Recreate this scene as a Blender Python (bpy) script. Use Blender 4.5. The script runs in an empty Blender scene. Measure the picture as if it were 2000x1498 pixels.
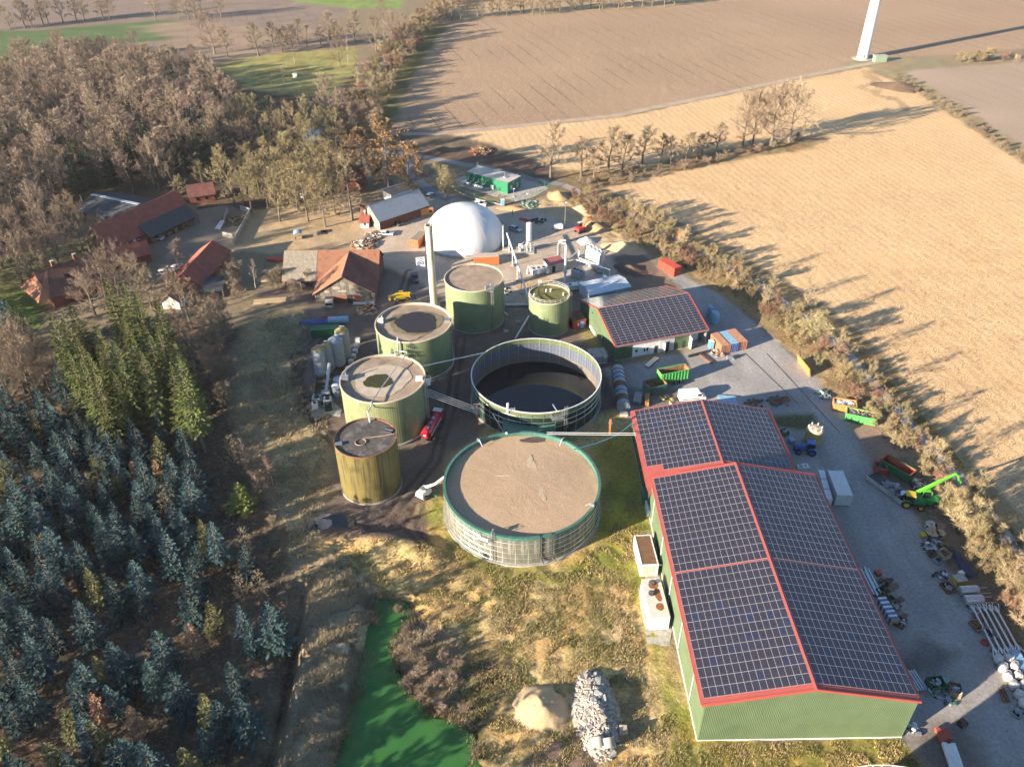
import bpy, math, random
import numpy as np
from mathutils import Vector, Matrix, Euler

# ---------------------------------------------------------------- camera, sky, sun, exposure
scene = bpy.context.scene
COL = scene.collection
R = math.radians
CAM_H = 113.428            # drone height above the yard
CAM_F = 1594.53 / 2000.0   # focal length / picture width
CAM_PITCH = R(35.636)
CAM_ROLL = R(-0.4466)
cam_data = bpy.data.cameras.new('camera')
cam = bpy.data.objects.new('camera', cam_data)
COL.objects.link(cam)
cam_data.sensor_fit = 'HORIZONTAL'
cam_data.sensor_width = 36.0
cam_data.lens = 36.0 * CAM_F
cam_data.clip_start = 1.0
cam_data.clip_end = 9000.0
cam.matrix_world = (Matrix.Translation((0, 0, CAM_H)) @ Matrix.Rotation(math.pi / 2 - CAM_PITCH, 4, 'X')
     @ Matrix.Rotation(CAM_ROLL, 4, 'Z'))
scene.camera = cam

SUN_AZ = R(29.6)           # direction the light travels, measured from +X towards +Y
SUN_EL = R(14.8)
world = bpy.data.worlds.new('World')
scene.world = world
world.use_nodes = True
wn = world.node_tree
bg = wn.nodes['Background']
sky = wn.nodes.new('ShaderNodeTexSky')
sky.sky_type = 'NISHITA'
sky.sun_disc = False
sky.sun_elevation = SUN_EL
# the sun stands opposite to the light direction; Nishita rotation is clockwise from +Y
to_sun = (-math.cos(SUN_AZ), -math.sin(SUN_AZ))
sky.sun_rotation = math.atan2(to_sun[0], to_sun[1]) % (2 * math.pi)
sky.air_density = 1.0
sky.dust_density = 0.3
sky.ozone_density = 3.0
wn.links.new(sky.outputs['Color'], bg.inputs['Color'])
bg.inputs['Strength'].default_value = 0.07

sun_data = bpy.data.lights.new('sun', 'SUN')
sun_data.energy = 5.0
sun_data.angle = R(0.55)
sun_data.color = (1.0, 0.845, 0.655)
sun = bpy.data.objects.new('sun', sun_data)
COL.objects.link(sun)
sun.rotation_euler = Vector((math.cos(SUN_AZ) * math.cos(SUN_EL), math.sin(SUN_AZ) * math.cos(SUN_EL),
       -math.sin(SUN_EL))).to_track_quat('-Z', 'Y').to_euler()
vs = scene.view_settings
vs.view_transform = 'Standard'
vs.look = 'None'
vs.gamma = 1.0
vs.use_curve_mapping = False
vs.exposure = 1.82
scene.cycles.use_denoising = True
scene.cycles.use_adaptive_sampling = True
scene.cycles.adaptive_threshold = 0.03
scene.cycles.max_bounces = 4
scene.cycles.volume_bounces = 0
scene.cycles.diffuse_bounces = 1
scene.cycles.glossy_bounces = 2
scene.cycles.transmission_bounces = 2
scene.cycles.transparent_max_bounces = 4

random.seed(7)
rng = np.random.default_rng(7)

# ---------------------------------------------------------------- surveying: point of the land seen at a measured photo point
def g(u, v, z=0.0):
 a = (u - 1000.0) / 1594.53
 b = (v - 749.0) / 1594.53
 cr, sr = math.cos(CAM_ROLL), math.sin(CAM_ROLL)
 a, b = a * cr + b * sr, -a * sr + b * cr
 c, s = math.cos(CAM_PITCH), math.sin(CAM_PITCH)
 d = (a, c - b * s, -s - b * c)
 t = (z - CAM_H) / d[2]
 return (d[0] * t, d[1] * t)

def g3(u, v, z=0.0):
 x, y = g(u, v, z)
 return (x, y, z)

def G(pts, z=0.0):
 return [g(p[0], p[1], z) for p in pts]

def ang(p, q):
 return math.atan2(q[1] - p[1], q[0] - p[0])

def dist(p, q):
 return math.hypot(q[0] - p[0], q[1] - p[1])

# ---------------------------------------------------------------- mesh builder
class MB:
 def __init__(s):
  s.v = []; s.f = []; s.m = []; s.cur = 0
 def add(s, vs_, fs_):
  o = len(s.v)
  s.v.extend([tuple(p) for p in vs_])
  for f in fs_:
   s.f.append(tuple(i + o for i in f)); s.m.append(s.cur)
  return s
 def mat(s, i):
  s.cur = i; return s
 def box(s, c, size, rz=0.0, tilt=None):
  hx, hy, hz = size[0] / 2, size[1] / 2, size[2] / 2
  ca, sa = math.cos(rz), math.sin(rz)
  P = []
  for dz in (-hz, hz):
   for dx, dy in ((-hx, -hy), (hx, -hy), (hx, hy), (-hx, hy)):
    q = Vector((dx, dy, dz))
    if tilt: q = tilt @ q
    P.append((c[0] + q[0] * ca - q[1] * sa, c[1] + q[0] * sa + q[1] * ca, c[2] + q[2]))
  return s.add(P, [(3, 2, 1, 0), (4, 5, 6, 7), (0, 1, 5, 4), (1, 2, 6, 5), (2, 3, 7, 6), (3, 0, 4, 7)])
 def bx(s, x0, y0, z0, x1, y1, z1):
  return s.box(((x0 + x1) / 2, (y0 + y1) / 2, (z0 + z1) / 2), (abs(x1 - x0), abs(y1 - y0), abs(z1 - z0)))
 def quad(s, a, b, c, d):
  return s.add([a, b, c, d], [(0, 1, 2, 3)])
 def slab(s, a, b, c, d, t):
  """a quadrilateral plate of thickness t (below the given face)"""
  A, B, C, D = [Vector(p) for p in (a, b, c, d)]
  n = (B - A).cross(D - A).normalized() * t
  P = [A, B, C, D, A - n, B - n, C - n, D - n]
  return s.add(P, [(0, 1, 2, 3), (7, 6, 5, 4), (0, 4, 5, 1), (1, 5, 6, 2), (2, 6, 7, 3), (3, 7, 4, 0)])
 def prism(s, poly, z0, z1, cap=True):
  n = len(poly)
  P = [(p[0], p[1], z0) for p in poly] + [(p[0], p[1], z1) for p in poly]
  F = [(i, (i + 1) % n, (i + 1) % n + n, i + n) for i in range(n)]
  if cap: F += [tuple(range(n - 1, -1, -1)), tuple(range(n, 2 * n))]
  return s.add(P, F)
 def cyl(s, c, r, h, n=20, r2=None, cap=True, axis=None):
  r2 = r if r2 is None else r2
  P = []
  for k, (zz, rr) in enumerate(((0, r), (h, r2))):
   for i in range(n):
    a = 2 * math.pi * i / n
    P.append((rr * math.cos(a), rr * math.sin(a), zz))
  if axis is not None:
   q = Vector((0, 0, 1)).rotation_difference(Vector(axis).normalized())
   P = [q @ Vector(p) for p in P]
  P = [(p[0] + c[0], p[1] + c[1], p[2] + c[2]) for p in P]
  F = [(i, (i + 1) % n, (i + 1) % n + n, i + n) for i in range(n)]
  if cap: F += [tuple(range(n - 1, -1, -1)), tuple(range(n, 2 * n))]
  return s.add(P, F)
 def lathe(s, prof, c=(0, 0, 0), n=24, a0=0.0, a1=2 * math.pi):
  """prof = [(r, z)...] turned about the vertical through c"""
  full = abs(a1 - a0 - 2 * math.pi) < 1e-6
  k = n if full else n + 1
  P = []
  for (r, z) in prof:
   for i in range(k):
    a = a0 + (a1 - a0) * i / n
    P.append((c[0] + r * math.cos(a), c[1] + r * math.sin(a), c[2] + z))
  F = []
  for j in range(len(prof) - 1):
   for i in range(n):
    i2 = (i + 1) % k
    F.append((j * k + i, j * k + i2, (j + 1) * k + i2, (j + 1) * k + i))
  return s.add(P, F)
 def tube(s, path, r, n=8, cap=True, closed=False):
  pts = [Vector(p) for p in path]
  N = len(pts); P = []
  for i, p in enumerate(pts):
   a = pts[i - 1] if (i > 0 or closed) else p
   b = pts[(i + 1) % N] if (i < N - 1 or closed) else p
   t = (b - a)
   t = t.normalized() if t.length > 1e-9 else Vector((0, 0, 1))
   up = Vector((0, 0, 1)) if abs(t.z) < 0.95 else Vector((1, 0, 0))
   x = t.cross(up).normalized(); y = x.cross(t)
   rr = r[i] if isinstance(r, (list, tuple)) else r
   for k in range(n):
    q = 2 * math.pi * k / n
    P.append(p + x * (rr * math.cos(q)) + y * (rr * math.sin(q)))
  F = []
  for i in range(N if closed else N - 1):
   j = (i + 1) % N
   for k in range(n):
    k2 = (k + 1) % n
    F.append((i * n + k, j * n + k, j * n + k2, i * n + k2))
  if cap and not closed:
   F += [tuple(range(n)), tuple(range(N * n - 1, (N - 1) * n - 1, -1))]
  return s.add(P, F)
 def dome(s, c, r, h, n=32, k=10, zs=1.0):
  prof = [(r * math.cos(i / k * math.pi / 2), h * math.sin(i / k * math.pi / 2)) for i in range(k + 1)]
  prof[-1] = (0.001, h)
  return s.lathe(prof, c, n)
 def mesh(s, name, mats, smooth=False):
  me = bpy.data.meshes.new(name)
  me.from_pydata(s.v, [], s.f)
  if not isinstance(mats, (list, tuple)): mats = [mats]
  for m in mats: me.materials.append(m)
  if len(mats) > 1: me.polygons.foreach_set('material_index', s.m)
  if smooth:
   me.polygons.foreach_set('use_smooth', [True] * len(me.polygons))
   try: me.set_sharp_from_angle(angle=R(38))
   except Exception: pass
  me.update()
  return me
 def obj(s, name, mats, parent=None, smooth=False, loc=None, rz=0.0):
  o = bpy.data.objects.new(name, s.mesh(name, mats, smooth))
  COL.objects.link(o)
  if parent: o.parent = parent
  if loc is not None: o.location = loc
  if rz: o.rotation_euler = (0, 0, rz)
  return o

def tag(o, label=None, cat=None, group=None, kind=None):
 if label: o['label'] = label
 if cat: o['category'] = cat
 if group: o['group'] = group
 if kind: o['kind'] = kind
 return o

def thing(name, label, cat, loc=(0, 0, 0), rz=0.0, group=None):
 o = bpy.data.objects.new(name, None)
 COL.objects.link(o)
 o.empty_display_size = 0.2
 o.location = loc if len(loc) == 3 else (loc[0], loc[1], 0)
 o.rotation_euler = (0, 0, rz)
 return tag(o, label, cat, group)

def copy_tree(o, parent=None):
 c = o.copy(); COL.objects.link(c)
 c.parent = parent
 for ch in [k for k in CH.get(o.name, []) or list(o.children)]:
  copy_tree(ch, c)
 return c
CH = {}

def place(name, mesh, parent=None, loc=(0, 0, 0), rz=0.0, scale=None):
 o = bpy.data.objects.new(name, mesh)
 COL.objects.link(o)
 o.parent = parent; o.location = loc; o.rotation_euler = (0, 0, rz)
 if scale is not None: o.scale = (scale,) * 3 if not isinstance(scale, tuple) else scale
 return o

# ---------------------------------------------------------------- materials
MATS = {}
def mat(name, col, rough=0.7, metal=0.0, var=0.18, vs_=1.5, bump=0.0, bs=12.0, streak=0.0, streak_col=None,
  patch=None, patch_col=None, patch_s=0.6, coat=0.0, rnd=0.0, spec=0.5, fine=0.12):
 """procedural paint: base colour with soft blotches, fine grain, vertical streaks or patches of another colour"""
 if name in MATS: return MATS[name]
 m = bpy.data.materials.new(name); m.use_nodes = True
 nt = m.node_tree; N = nt.nodes; L = nt.links
 b = N['Principled BSDF']
 b.inputs['Roughness'].default_value = rough
 b.inputs['Metallic'].default_value = metal
 b.inputs['Specular IOR Level'].default_value = spec
 if coat: b.inputs['Coat Weight'].default_value = coat
 tc = N.new('ShaderNodeTexCoord')
 def noise(scale, detail=4.0, sx=1, sy=1, sz=1):
  mp = N.new('ShaderNodeMapping'); mp.inputs['Scale'].default_value = (sx, sy, sz)
  L.new(tc.outputs['Object'], mp.inputs['Vector'])
  n = N.new('ShaderNodeTexNoise'); n.inputs['Scale'].default_value = scale; n.inputs['Detail'].default_value = detail
  L.new(mp.outputs['Vector'], n.inputs['Vector'])
  return n.outputs['Fac']
 def mix(a, bcol, fac, mode='MIX'):
  x = N.new('ShaderNodeMix'); x.data_type = 'RGBA'; x.blend_type = mode
  for sock, val in ((x.inputs[6], a), (x.inputs[7], bcol)):
   if isinstance(val, (tuple, list)): sock.default_value = (*val[:3], 1)
   else: L.new(val, sock)
  if isinstance(fac, (int, float)): x.inputs[0].default_value = fac
  else: L.new(fac, x.inputs[0])
  return x.outputs[2]
 def ramp(src, a, bb, va=0.0, vb=1.0):
  r = N.new('ShaderNodeMapRange'); r.inputs['From Min'].default_value = a; r.inputs['From Max'].default_value = bb
  r.inputs['To Min'].default_value = va; r.inputs['To Max'].default_value = vb
  L.new(src, r.inputs['Value']); return r.outputs['Result']
 def gray(val):
  c = N.new('ShaderNodeCombineColor')
  for i in range(3): L.new(val, c.inputs[i])
  return c.outputs['Color']
 c = col
 if patch: c = mix(c, patch_col, ramp(noise(patch_s, 6), 1 - patch - 0.06, 1 - patch + 0.06))
 if streak: c = mix(c, streak_col or tuple(k * 0.45 for k in col), ramp(noise(1.0, 5, 2.6, 2.6, 0.12), 0.62 - 0.3 * streak, 0.82 - 0.2 * streak, 0, min(1.0, 0.35 + streak)))
 if var: c = mix(c, gray(ramp(noise(vs_, 5), 0.3, 0.7, 1 - var, 1 + var * 0.6)), 1.0, 'MULTIPLY')
 if fine: c = mix(c, gray(ramp(noise(bs * 2.2, 3), 0.3, 0.7, 1 - fine, 1 + fine)), 1.0, 'MULTIPLY')
 if rnd:
  oi = N.new('ShaderNodeObjectInfo')
  c = mix(c, gray(ramp(oi.outputs['Random'], 0, 1, 1 - rnd, 1 + rnd)), 1.0, 'MULTIPLY')
 if isinstance(c, (tuple, list)): b.inputs['Base Color'].default_value = (*c[:3], 1)
 else: L.new(c, b.inputs['Base Color'])
 if bump:
  bp = N.new('ShaderNodeBump'); bp.inputs['Strength'].default_value = bump; bp.inputs['Distance'].default_value = 0.07
  L.new(noise(bs, 5), bp.inputs['Height']); L.new(bp.outputs['Normal'], b.inputs['Normal'])
 MATS[name] = m
 return m

MW = lambda: mat('white_paint', (0.74, 0.73, 0.70), 0.55, var=0.10)
M_white = mat('white_paint', (0.74, 0.73, 0.70), 0.5, var=0.12, streak=0.12, streak_col=(0.45, 0.41, 0.35))
M_grey = mat('grey_steel', (0.36, 0.38, 0.40), 0.45, 0.5, var=0.15)
M_galv = mat('galvanised_steel', (0.55, 0.57, 0.58), 0.35, 0.8, var=0.15)
M_dark = mat('dark_steel', (0.05, 0.05, 0.055), 0.6, 0.2)
M_black = mat('black_rubber', (0.02, 0.02, 0.02), 0.85)
M_glass = mat('dark_glass', (0.015, 0.02, 0.025), 0.08, var=0, fine=0)
M_conc = mat('concrete', (0.40, 0.38, 0.34), 0.9, var=0.22, bump=0.3, patch=0.42, patch_col=(0.31, 0.29, 0.25))
M_rust = mat('rusty_steel', (0.20, 0.085, 0.04), 0.85, var=0.3, bump=0.3, patch=0.4, patch_col=(0.28, 0.14, 0.07))
M_wood = mat('weathered_wood', (0.24, 0.17, 0.11), 0.9, var=0.25, rnd=0.2)
M_palewood = mat('pale_wood', (0.42, 0.32, 0.20), 0.85, var=0.2, rnd=0.15)
M_red = mat('red_paint', (0.45, 0.05, 0.035), 0.5, var=0.15)
M_orange = mat('orange_paint', (0.60, 0.17, 0.04), 0.55, var=0.15, streak=0.15, streak_col=(0.25, 0.10, 0.05))
M_blue = mat('blue_paint', (0.03, 0.12, 0.42), 0.45, var=0.12)
M_yellow = mat('yellow_paint', (0.62, 0.42, 0.03), 0.5, var=0.15)
M_green = mat('green_paint', (0.03, 0.20, 0.07), 0.55, var=0.15)

# ---------------------------------------------------------------- land: heights, zones, ground sheet
_tab = np.random.default_rng(3).random((256, 256))
def vnoise(x, y, s, o=0):
 x = np.asarray(x) / s + 17.3 * o; y = np.asarray(y) / s + 9.1 * o
 xi = np.floor(x).astype(int); yi = np.floor(y).astype(int)
 fx = x - xi; fy = y - yi
 fx = fx * fx * (3 - 2 * fx); fy = fy * fy * (3 - 2 * fy)
 a = _tab[xi & 255, yi & 255]; b = _tab[(xi + 1) & 255, yi & 255]
 c = _tab[xi & 255, (yi + 1) & 255]; d = _tab[(xi + 1) & 255, (yi + 1) & 255]
 return (a * (1 - fx) + b * fx) * (1 - fy) + (c * (1 - fx) + d * fx) * fy
def fbm(x, y, s, o=0, k=4):
 t = 0; a = 0.5
 for i in range(k):
  t = t + a * vnoise(x, y, s / 2 ** i, o + i * 3); a *= 0.5
 return t / (1 - 0.5 ** k)
def sst(e0, e1, x):
 t = np.clip((x - e0) / (e1 - e0), 0, 1); return t * t * (3 - 2 * t)
def sdf(poly, x, y):
 """signed distance, positive inside"""
 P = np.array(poly); n = len(P)
 d = np.full(x.shape, 1e9); ins = np.zeros(x.shape, bool)
 for i in range(n):
  a = P[i]; b = P[(i + 1) % n]; e = b - a
  wx = x - a[0]; wy = y - a[1]
  t = np.clip((wx * e[0] + wy * e[1]) / (e @ e + 1e-12), 0, 1)
  d = np.minimum(d, (wx - e[0] * t) ** 2 + (wy - e[1] * t) ** 2)
  cr = ((a[1] > y) != (b[1] > y)) & (x < (b[0] - a[0]) * (y - a[1]) / (b[1] - a[1] + 1e-12) + a[0])
  ins ^= cr
 d = np.sqrt(d)
 return np.where(ins, d, -d)
def ldist(line, x, y):
 P = np.array(line); d = np.full(x.shape, 1e9)
 for a, b in zip(P[:-1], P[1:]):
  e = b - a; wx = x - a[0]; wy = y - a[1]
  t = np.clip((wx * e[0] + wy * e[1]) / (e @ e + 1e-12), 0, 1)
  d = np.minimum(d, (wx - e[0] * t) ** 2 + (wy - e[1] * t) ** 2)
 return np.sqrt(d)

POND = G([(738, 1178), (792, 1183), (806, 1212), (772, 1252), (770, 1300), (800, 1350), (845, 1398), (880, 1402), (915, 1425),
  (930, 1470), (932, 1580), (640, 1580), (655, 1490), (690, 1370), (712, 1290), (722, 1225)])
DITCH = G([(592, 1150), (580, 1215), (560, 1320), (535, 1430), (515, 1540)])
BERM = G([(452, 800), (462, 700), (498, 640), (560, 615), (625, 607)])
HUMP = G([(620, 1058), (700, 1050), (770, 1062), (840, 1085)])
BANK = G([(640, 1130), (655, 1230), (625, 1350), (585, 1480), (570, 1560)])
def hgt(x, y):
 x = np.atleast_1d(np.asarray(x, float)); y = np.atleast_1d(np.asarray(y, float))
 z = np.zeros(x.shape)
 near = (x > -95) & (x < 20) & (y > 30) & (y < 215)
 if near.any():
  xx = x[near]; yy = y[near]; q = np.zeros(xx.shape)
  q += 1.3 * sst(8.0, 0.5, ldist(BERM, xx, yy))
  q += 1.3 * sst(4.0, 0.3, ldist(HUMP, xx, yy))
  q += 0.9 * sst(6.0, 1.0, ldist(BANK, xx, yy))
  q -= 1.5 * sst(2.6, 0.2, ldist(DITCH, xx, yy))
  s = sdf(POND, xx, yy) + (fbm(xx, yy, 3.5, 5, 3) - 0.5) * 4.5
  w = sst(-2.5, 0.9, s)
  q = q * (1 - w) - 0.95 * w
  z[near] = q
 return z
def hz(p):
 return float(hgt(p[0], p[1])[0])

#  name, outline, colour, edge softness, edge noise, (stubble, plough, grass, hard), relief
Z = []
def zone(pts, col, soft=1.0, en=1.5, aux=(0, 0, 0, 0), amp=0.05, var=0.25, vs_=6.0, z=0.0, world=False):
 Z.append((pts if world else G(pts, z), np.array(col), soft, en, np.array(aux, float), amp, var, vs_))
# far land, left to right
zone([(-400, -60), (760, -60), (640, 60), (400, 130), (-400, 190)], (0.25, 0.19, 0.15), 4, 4, (0, 0.7, 0, 0))
zone([(-400, 60), (60, 62), (330, 38), (390, 60), (330, 80), (150, 95), (0, 130), (-400, 200)], (0.10, 0.15, 0.06), 3, 3, (0, 0, .5, 0))
zone([(270, 52), (380, 40), (560, 60), (700, 55), (700, 92), (420, 120), (360, 135), (300, 110), (340, 80)], (0.30, 0.22, 0.155), 3, 3, (0, .5, 0, 0))
zone([(560, 0), (700, -20), (800, -20), (780, 16), (690, 18), (600, 8)], (0.20, 0.27, 0.08), 3, 3, (0, 0, .5, 0))
zone([(410, 128), (520, 108), (700, 92), (690, 150), (640, 190), (560, 185), (470, 170), (400, 150)], (0.28, 0.27, 0.10), 2, 4, (0, 0, 1, 0), .1, .5)
zone([(850, -60), (1600, -60), (1600, 0), (1300, 14), (1000, 30), (900, 38)], (0.36, 0.26, 0.15), 3, 3, (.5, 0, .3, 0))
zone([(700, 252), (745, 170), (800, 90), (860, 42), (1000, 32), (1300, 15), (1700, -30), (2400, -60), (2400, 60), (2000, 95), (1900, 105), (1760, 128), (1680, 132), (1400, 185), (1200, 228), (1000, 247), (870, 262)],
 (0.39, 0.27, 0.175), 3, 2, (0, 1, 0, 0), .06, .12, 40)
zone([(720, 240), (748, 170), (800, 95), (850, 48), (875, 48), (830, 110), (790, 180), (770, 240)], (0.13, 0.13, 0.055), 3, 3, (0, 0.4, .6, 0))
zone([(1740, 150), (1800, 132), (2000, 118), (2400, 100), (2400, 420), (2000, 292), (1880, 225), (1790, 165)], (0.40, 0.30, 0.22), 3, 2, (0, .5, 0, 0), .05, .12, 30)
zone([(1640, 128), (1690, 105), (1760, 112), (1990, 104), (1990, 122), (1780, 138), (1700, 140)], (0.27, 0.23, 0.14), 2, 2, (0, 0, .6, 0))
zone([(1690, 135), (1760, 140), (1850, 190), (1960, 262), (2100, 350), (2100, 400), (1990, 318), (1880, 240), (1780, 175)], (0.30, 0.24, 0.13), 2, 3, (0, 0, .8, 0), .12, .4)
# stubble
zone([(870, 262), (1000, 247), (1200, 232), (1400, 190), (1690, 132), (1790, 180), (1880, 240), (2000, 320), (2300, 520), (2300, 1420), (2010, 1035),
 (1950, 955), (1840, 830), (1745, 715), (1690, 655), (1600, 590), (1500, 530), (1420, 480), (1300, 420), (1190, 372), (1060, 318), (960, 282)],
 (0.67, 0.45, 0.24), 1.5, 2.5, (1, 0, 0, 0), .07, .14, 14)
zone([(1040, 350), (1100, 335), (1200, 330), (1330, 308), (1480, 285), (1560, 268), (1610, 268), (1590, 288), (1450, 312), (1340, 330), (1200, 365), (1100, 385)],
 (0.20, 0.155, 0.085), 2.5, 4, (.2, 0, .8, 0), .15, .4)
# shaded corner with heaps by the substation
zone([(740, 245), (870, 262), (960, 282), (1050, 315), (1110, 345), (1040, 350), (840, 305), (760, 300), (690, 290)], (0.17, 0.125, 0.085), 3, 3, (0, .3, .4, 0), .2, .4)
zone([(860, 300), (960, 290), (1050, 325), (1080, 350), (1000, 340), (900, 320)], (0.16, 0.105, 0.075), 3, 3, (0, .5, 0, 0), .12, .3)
# wood and farm
zone([(-400, 190), (0, 135), (200, 75), (300, 95), (420, 125), (470, 175), (640, 190), (700, 250), (690, 300), (640, 400), (430, 415), (380, 400), (190, 395), (60, 640), (-400, 900)],
 (0.115, 0.08, 0.052), 4, 5, (0, 0, .5, 0), .15, .35)
zone([(640, 195), (735, 105), (840, 10), (870, -30), (900, -30), (850, 45), (790, 100), (745, 170), (720, 245), (680, 300), (640, 290)], (0.13, 0.105, 0.06), 3, 4, (0, 0, .7, 0), .12, .35)
zone([(430, 420), (640, 392), (700, 385), (720, 430), (735, 470), (690, 492), (440, 495), (425, 470), (480, 440)], (0.44, 0.32, 0.19), 1.5, 2, (0, 0, .1, 0), .06, .22, 5)
zone([(280, 470), (330, 450), (390, 405), (440, 400), (480, 415), (470, 440), (430, 480), (450, 500), (420, 560), (330, 545), (300, 500)], (0.27, 0.215, 0.16), 1.5, 2, (0, 0, 0, .5), .04, .2)
zone([(-300, 560), (70, 490), (180, 470), (190, 500), (110, 540), (75, 610), (60, 690), (-300, 760)], (0.12, 0.13, 0.05), 2, 3, (0, 0, 1, 0), .12, .4)
zone([(-10, 580), (70, 560), (75, 660), (30, 690), (-40, 690)], (0.075, 0.125, 0.03), 2, 2, (0, 0, 1, 0), .1, .3)
# spruce plantation floor, colour lowered for the shade under the trees
zone([(-500, 720), (80, 650), (380, 610), (470, 640), (455, 720), (450, 820), (520, 950), (570, 1080), (590, 1200), (540, 1400), (500, 1700), (-500, 1700)],
 (0.10, 0.08, 0.06), 3, 4, (0, 0, .7, 0), .2, .35)
# slope grass, berm
zone([(470, 690), (500, 630), (590, 600), (640, 610), (610, 680), (600, 740), (640, 800), (660, 870), (640, 980), (640, 1060), (600, 1180), (575, 1120), (530, 950), (465, 830)],
 (0.28, 0.24, 0.14), 2, 4, (0, 0, 1, 0), .22, .35)
# muddy plant yard
zone([(500, 570), (560, 560), (740, 505), (760, 520), (880, 590), (1000, 590), (1130, 590), (1150, 640), (1200, 700), (1240, 760), (1240, 800), (1180, 850), (1100, 850), (960, 840), (870, 900),
 (840, 960), (760, 1060), (640, 1060), (615, 1010), (650, 960), (640, 870), (620, 800), (575, 760), (575, 700), (600, 640), (590, 600)],
 (0.17, 0.13, 0.105), 1.5, 3, (0, 0, .1, .2), .06, .3, 4)
zone([(560, 690), (585, 690), (590, 750), (640, 830), (620, 850), (575, 790)], (0.10, 0.075, 0.055), 1, 1, (0, 0, 0, 0), .1, .2)
# dry and green grass in front
zone([(640, 1050), (760, 1040), (860, 960), (880, 880), (960, 840), (1240, 800), (1262, 960), (1330, 1300), (1362, 1452), (1790, 1440), (1850, 1520), (1900, 1700), (560, 1700), (600, 1498), (640, 1350), (670, 1200), (620, 1130)],
 (0.45, 0.335, 0.15), 2, 4, (.1, 0, 1, 0), .25, .3, 5)
zone([(850, 960), (900, 1040), (980, 1110), (1090, 1112), (1180, 1040), (1250, 950), (1268, 1030), (1250, 1130), (1110, 1150), (990, 1150), (880, 1090), (830, 1010)],
 (0.20, 0.21, 0.045), 2.5, 4, (0, 0, 1, 0), .18, .35, 4)
zone([(1175, 860), (1235, 840), (1262, 960), (1285, 1060), (1310, 1250), (1345, 1430), (1300, 1400), (1255, 1280), (1215, 1150), (1180, 1040)], (0.25, 0.25, 0.055), 2, 4, (0, 0, 1, 0), .18, .4, 3)
zone([(1360, 1448), (1765, 1440), (1800, 1470), (1840, 1540), (1340, 1560), (1330, 1470)], (0.25, 0.22, 0.06), 1.5, 3, (0, 0, 1, 0), .16, .4, 3)
zone([(820, 1350), (930, 1260), (1010, 1280), (1010, 1350), (940, 1400), (930, 1440), (880, 1400)], (0.11, 0.095, 0.05), 2, 3, (0, 0, 1, 0), .25, .4)
zone([(1180, 1190), (1215, 1190), (1260, 1300), (1280, 1400), (1240, 1498), (1210, 1440), (1215, 1340)], (0.42, 0.31, 0.19), 1.2, 2, (0, 0, .3, 0), .08, .2)
zone([(1020, 1498), (1080, 1420), (1140, 1430), (1170, 1498), (1150, 1560), (1010, 1560)], (0.20, 0.14, 0.10), 1, 1.5, (0, 0, 0, 0), .15, .2)
zone([(600, 1100), (650, 1090), (735, 1160), (725, 1230), (700, 1330), (655, 1470), (640, 1560), (540, 1560), (575, 1420), (600, 1250)], (0.37, 0.30, 0.20), 1.5, 2.5, (0, 0, 1, 0), .3, .25, 3)
zone([(770, 1250), (800, 1205), (850, 1220), (890, 1260), (900, 1330), (860, 1380), (800, 1345)], (0.24, 0.185, 0.12), 1.5, 2, (0, 0, 1, 0), .3, .3, 3)
zone([(700, 640), (740, 690), (690, 700), (660, 680)], (0.12, 0.095, 0.075), 1, 1, (0, 0, 0, 0), .03)
# wet margin of the pond
zone([(p[0] + (p[0] - 780) * .10, p[1] - (1420 - p[1]) * .06) for p in [(738, 1178), (792, 1183), (806, 1212), (772, 1252), (770, 1300), (800, 1350), (845, 1398), (880, 1402), (915, 1425), (930, 1470), (932, 1580), (640, 1580), (655, 1490), (690, 1370), (712, 1290), (722, 1225)]], (0.075, 0.06, 0.035), 1.0, 1.6, (0, 0, .8, 0), .2, .3, 2)
# wet ditch bottom
zone([(585, 1150), (598, 1152), (588, 1215), (568, 1320), (543, 1432), (524, 1545), (505, 1540), (526, 1428), (552, 1318), (573, 1214)], (0.045, 0.034, 0.026), .5, .8, (0, 0, .3, 0), .1, .2)
# puddle mud
zone([(612, 1010), (640, 990), (720, 1000), (780, 1000), (830, 1010), (840, 1060), (760, 1070), (690, 1050), (640, 1055)], (0.14, 0.105, 0.085), 1, 2, (0, 0, 0, 0), .12, .3)
# gravel yard round the gas dome
zone([(735, 515), (700, 470), (720, 440), (800, 400), (880, 375), (930, 395), (1010, 405), (1100, 410), (1160, 440), (1250, 490), (1290, 530), (1230, 560), (1140, 560), (1130, 600), (1020, 600), (960, 590), (880, 590), (760, 525)],
 (0.45, 0.365, 0.28), 1.5, 2, (0, 0, 0, .5), .04, .16, 5)
zone([(760, 528), (830, 560), (870, 600), (850, 620), (740, 640), (735, 560)], (0.21, 0.165, 0.135), 1.5, 2, (0, 0, 0, .2), .05, .2)
zone([(850, 372), (880, 355), (940, 385), (1010, 400), (1060, 400), (1010, 410), (930, 398)], (0.30, 0.225, 0.14), 1.5, 2, (0, 0, .6, 0), .1, .3)
zone([(1040, 400), (1085, 370), (1130, 385), (1160, 420), (1230, 455), (1260, 490), (1240, 510), (1180, 470), (1120, 440), (1060, 415)], (0.47, 0.345, 0.20), 1.5, 2, (0, 0, .1, 0), .25, .2)
zone([(990, 590), (1130, 560), (1140, 600), (1130, 650), (1010, 650), (985, 620)], (0.25, 0.19, 0.14), 1.5, 2, (0, 0, .1, .2), .06, .3)
zone([(1010, 545), (1060, 530), (1080, 560), (1060, 600), (1000, 600)], (0.46, 0.335, 0.20), 1.5, 2, (0, 0, .1, 0), .1, .2)
zone([(1195, 500), (1250, 495), (1290, 530), (1250, 565), (1205, 550)], (0.19, 0.145, 0.11), 1.5, 2, (0, 0, .2, 0), .08, .3)
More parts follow.
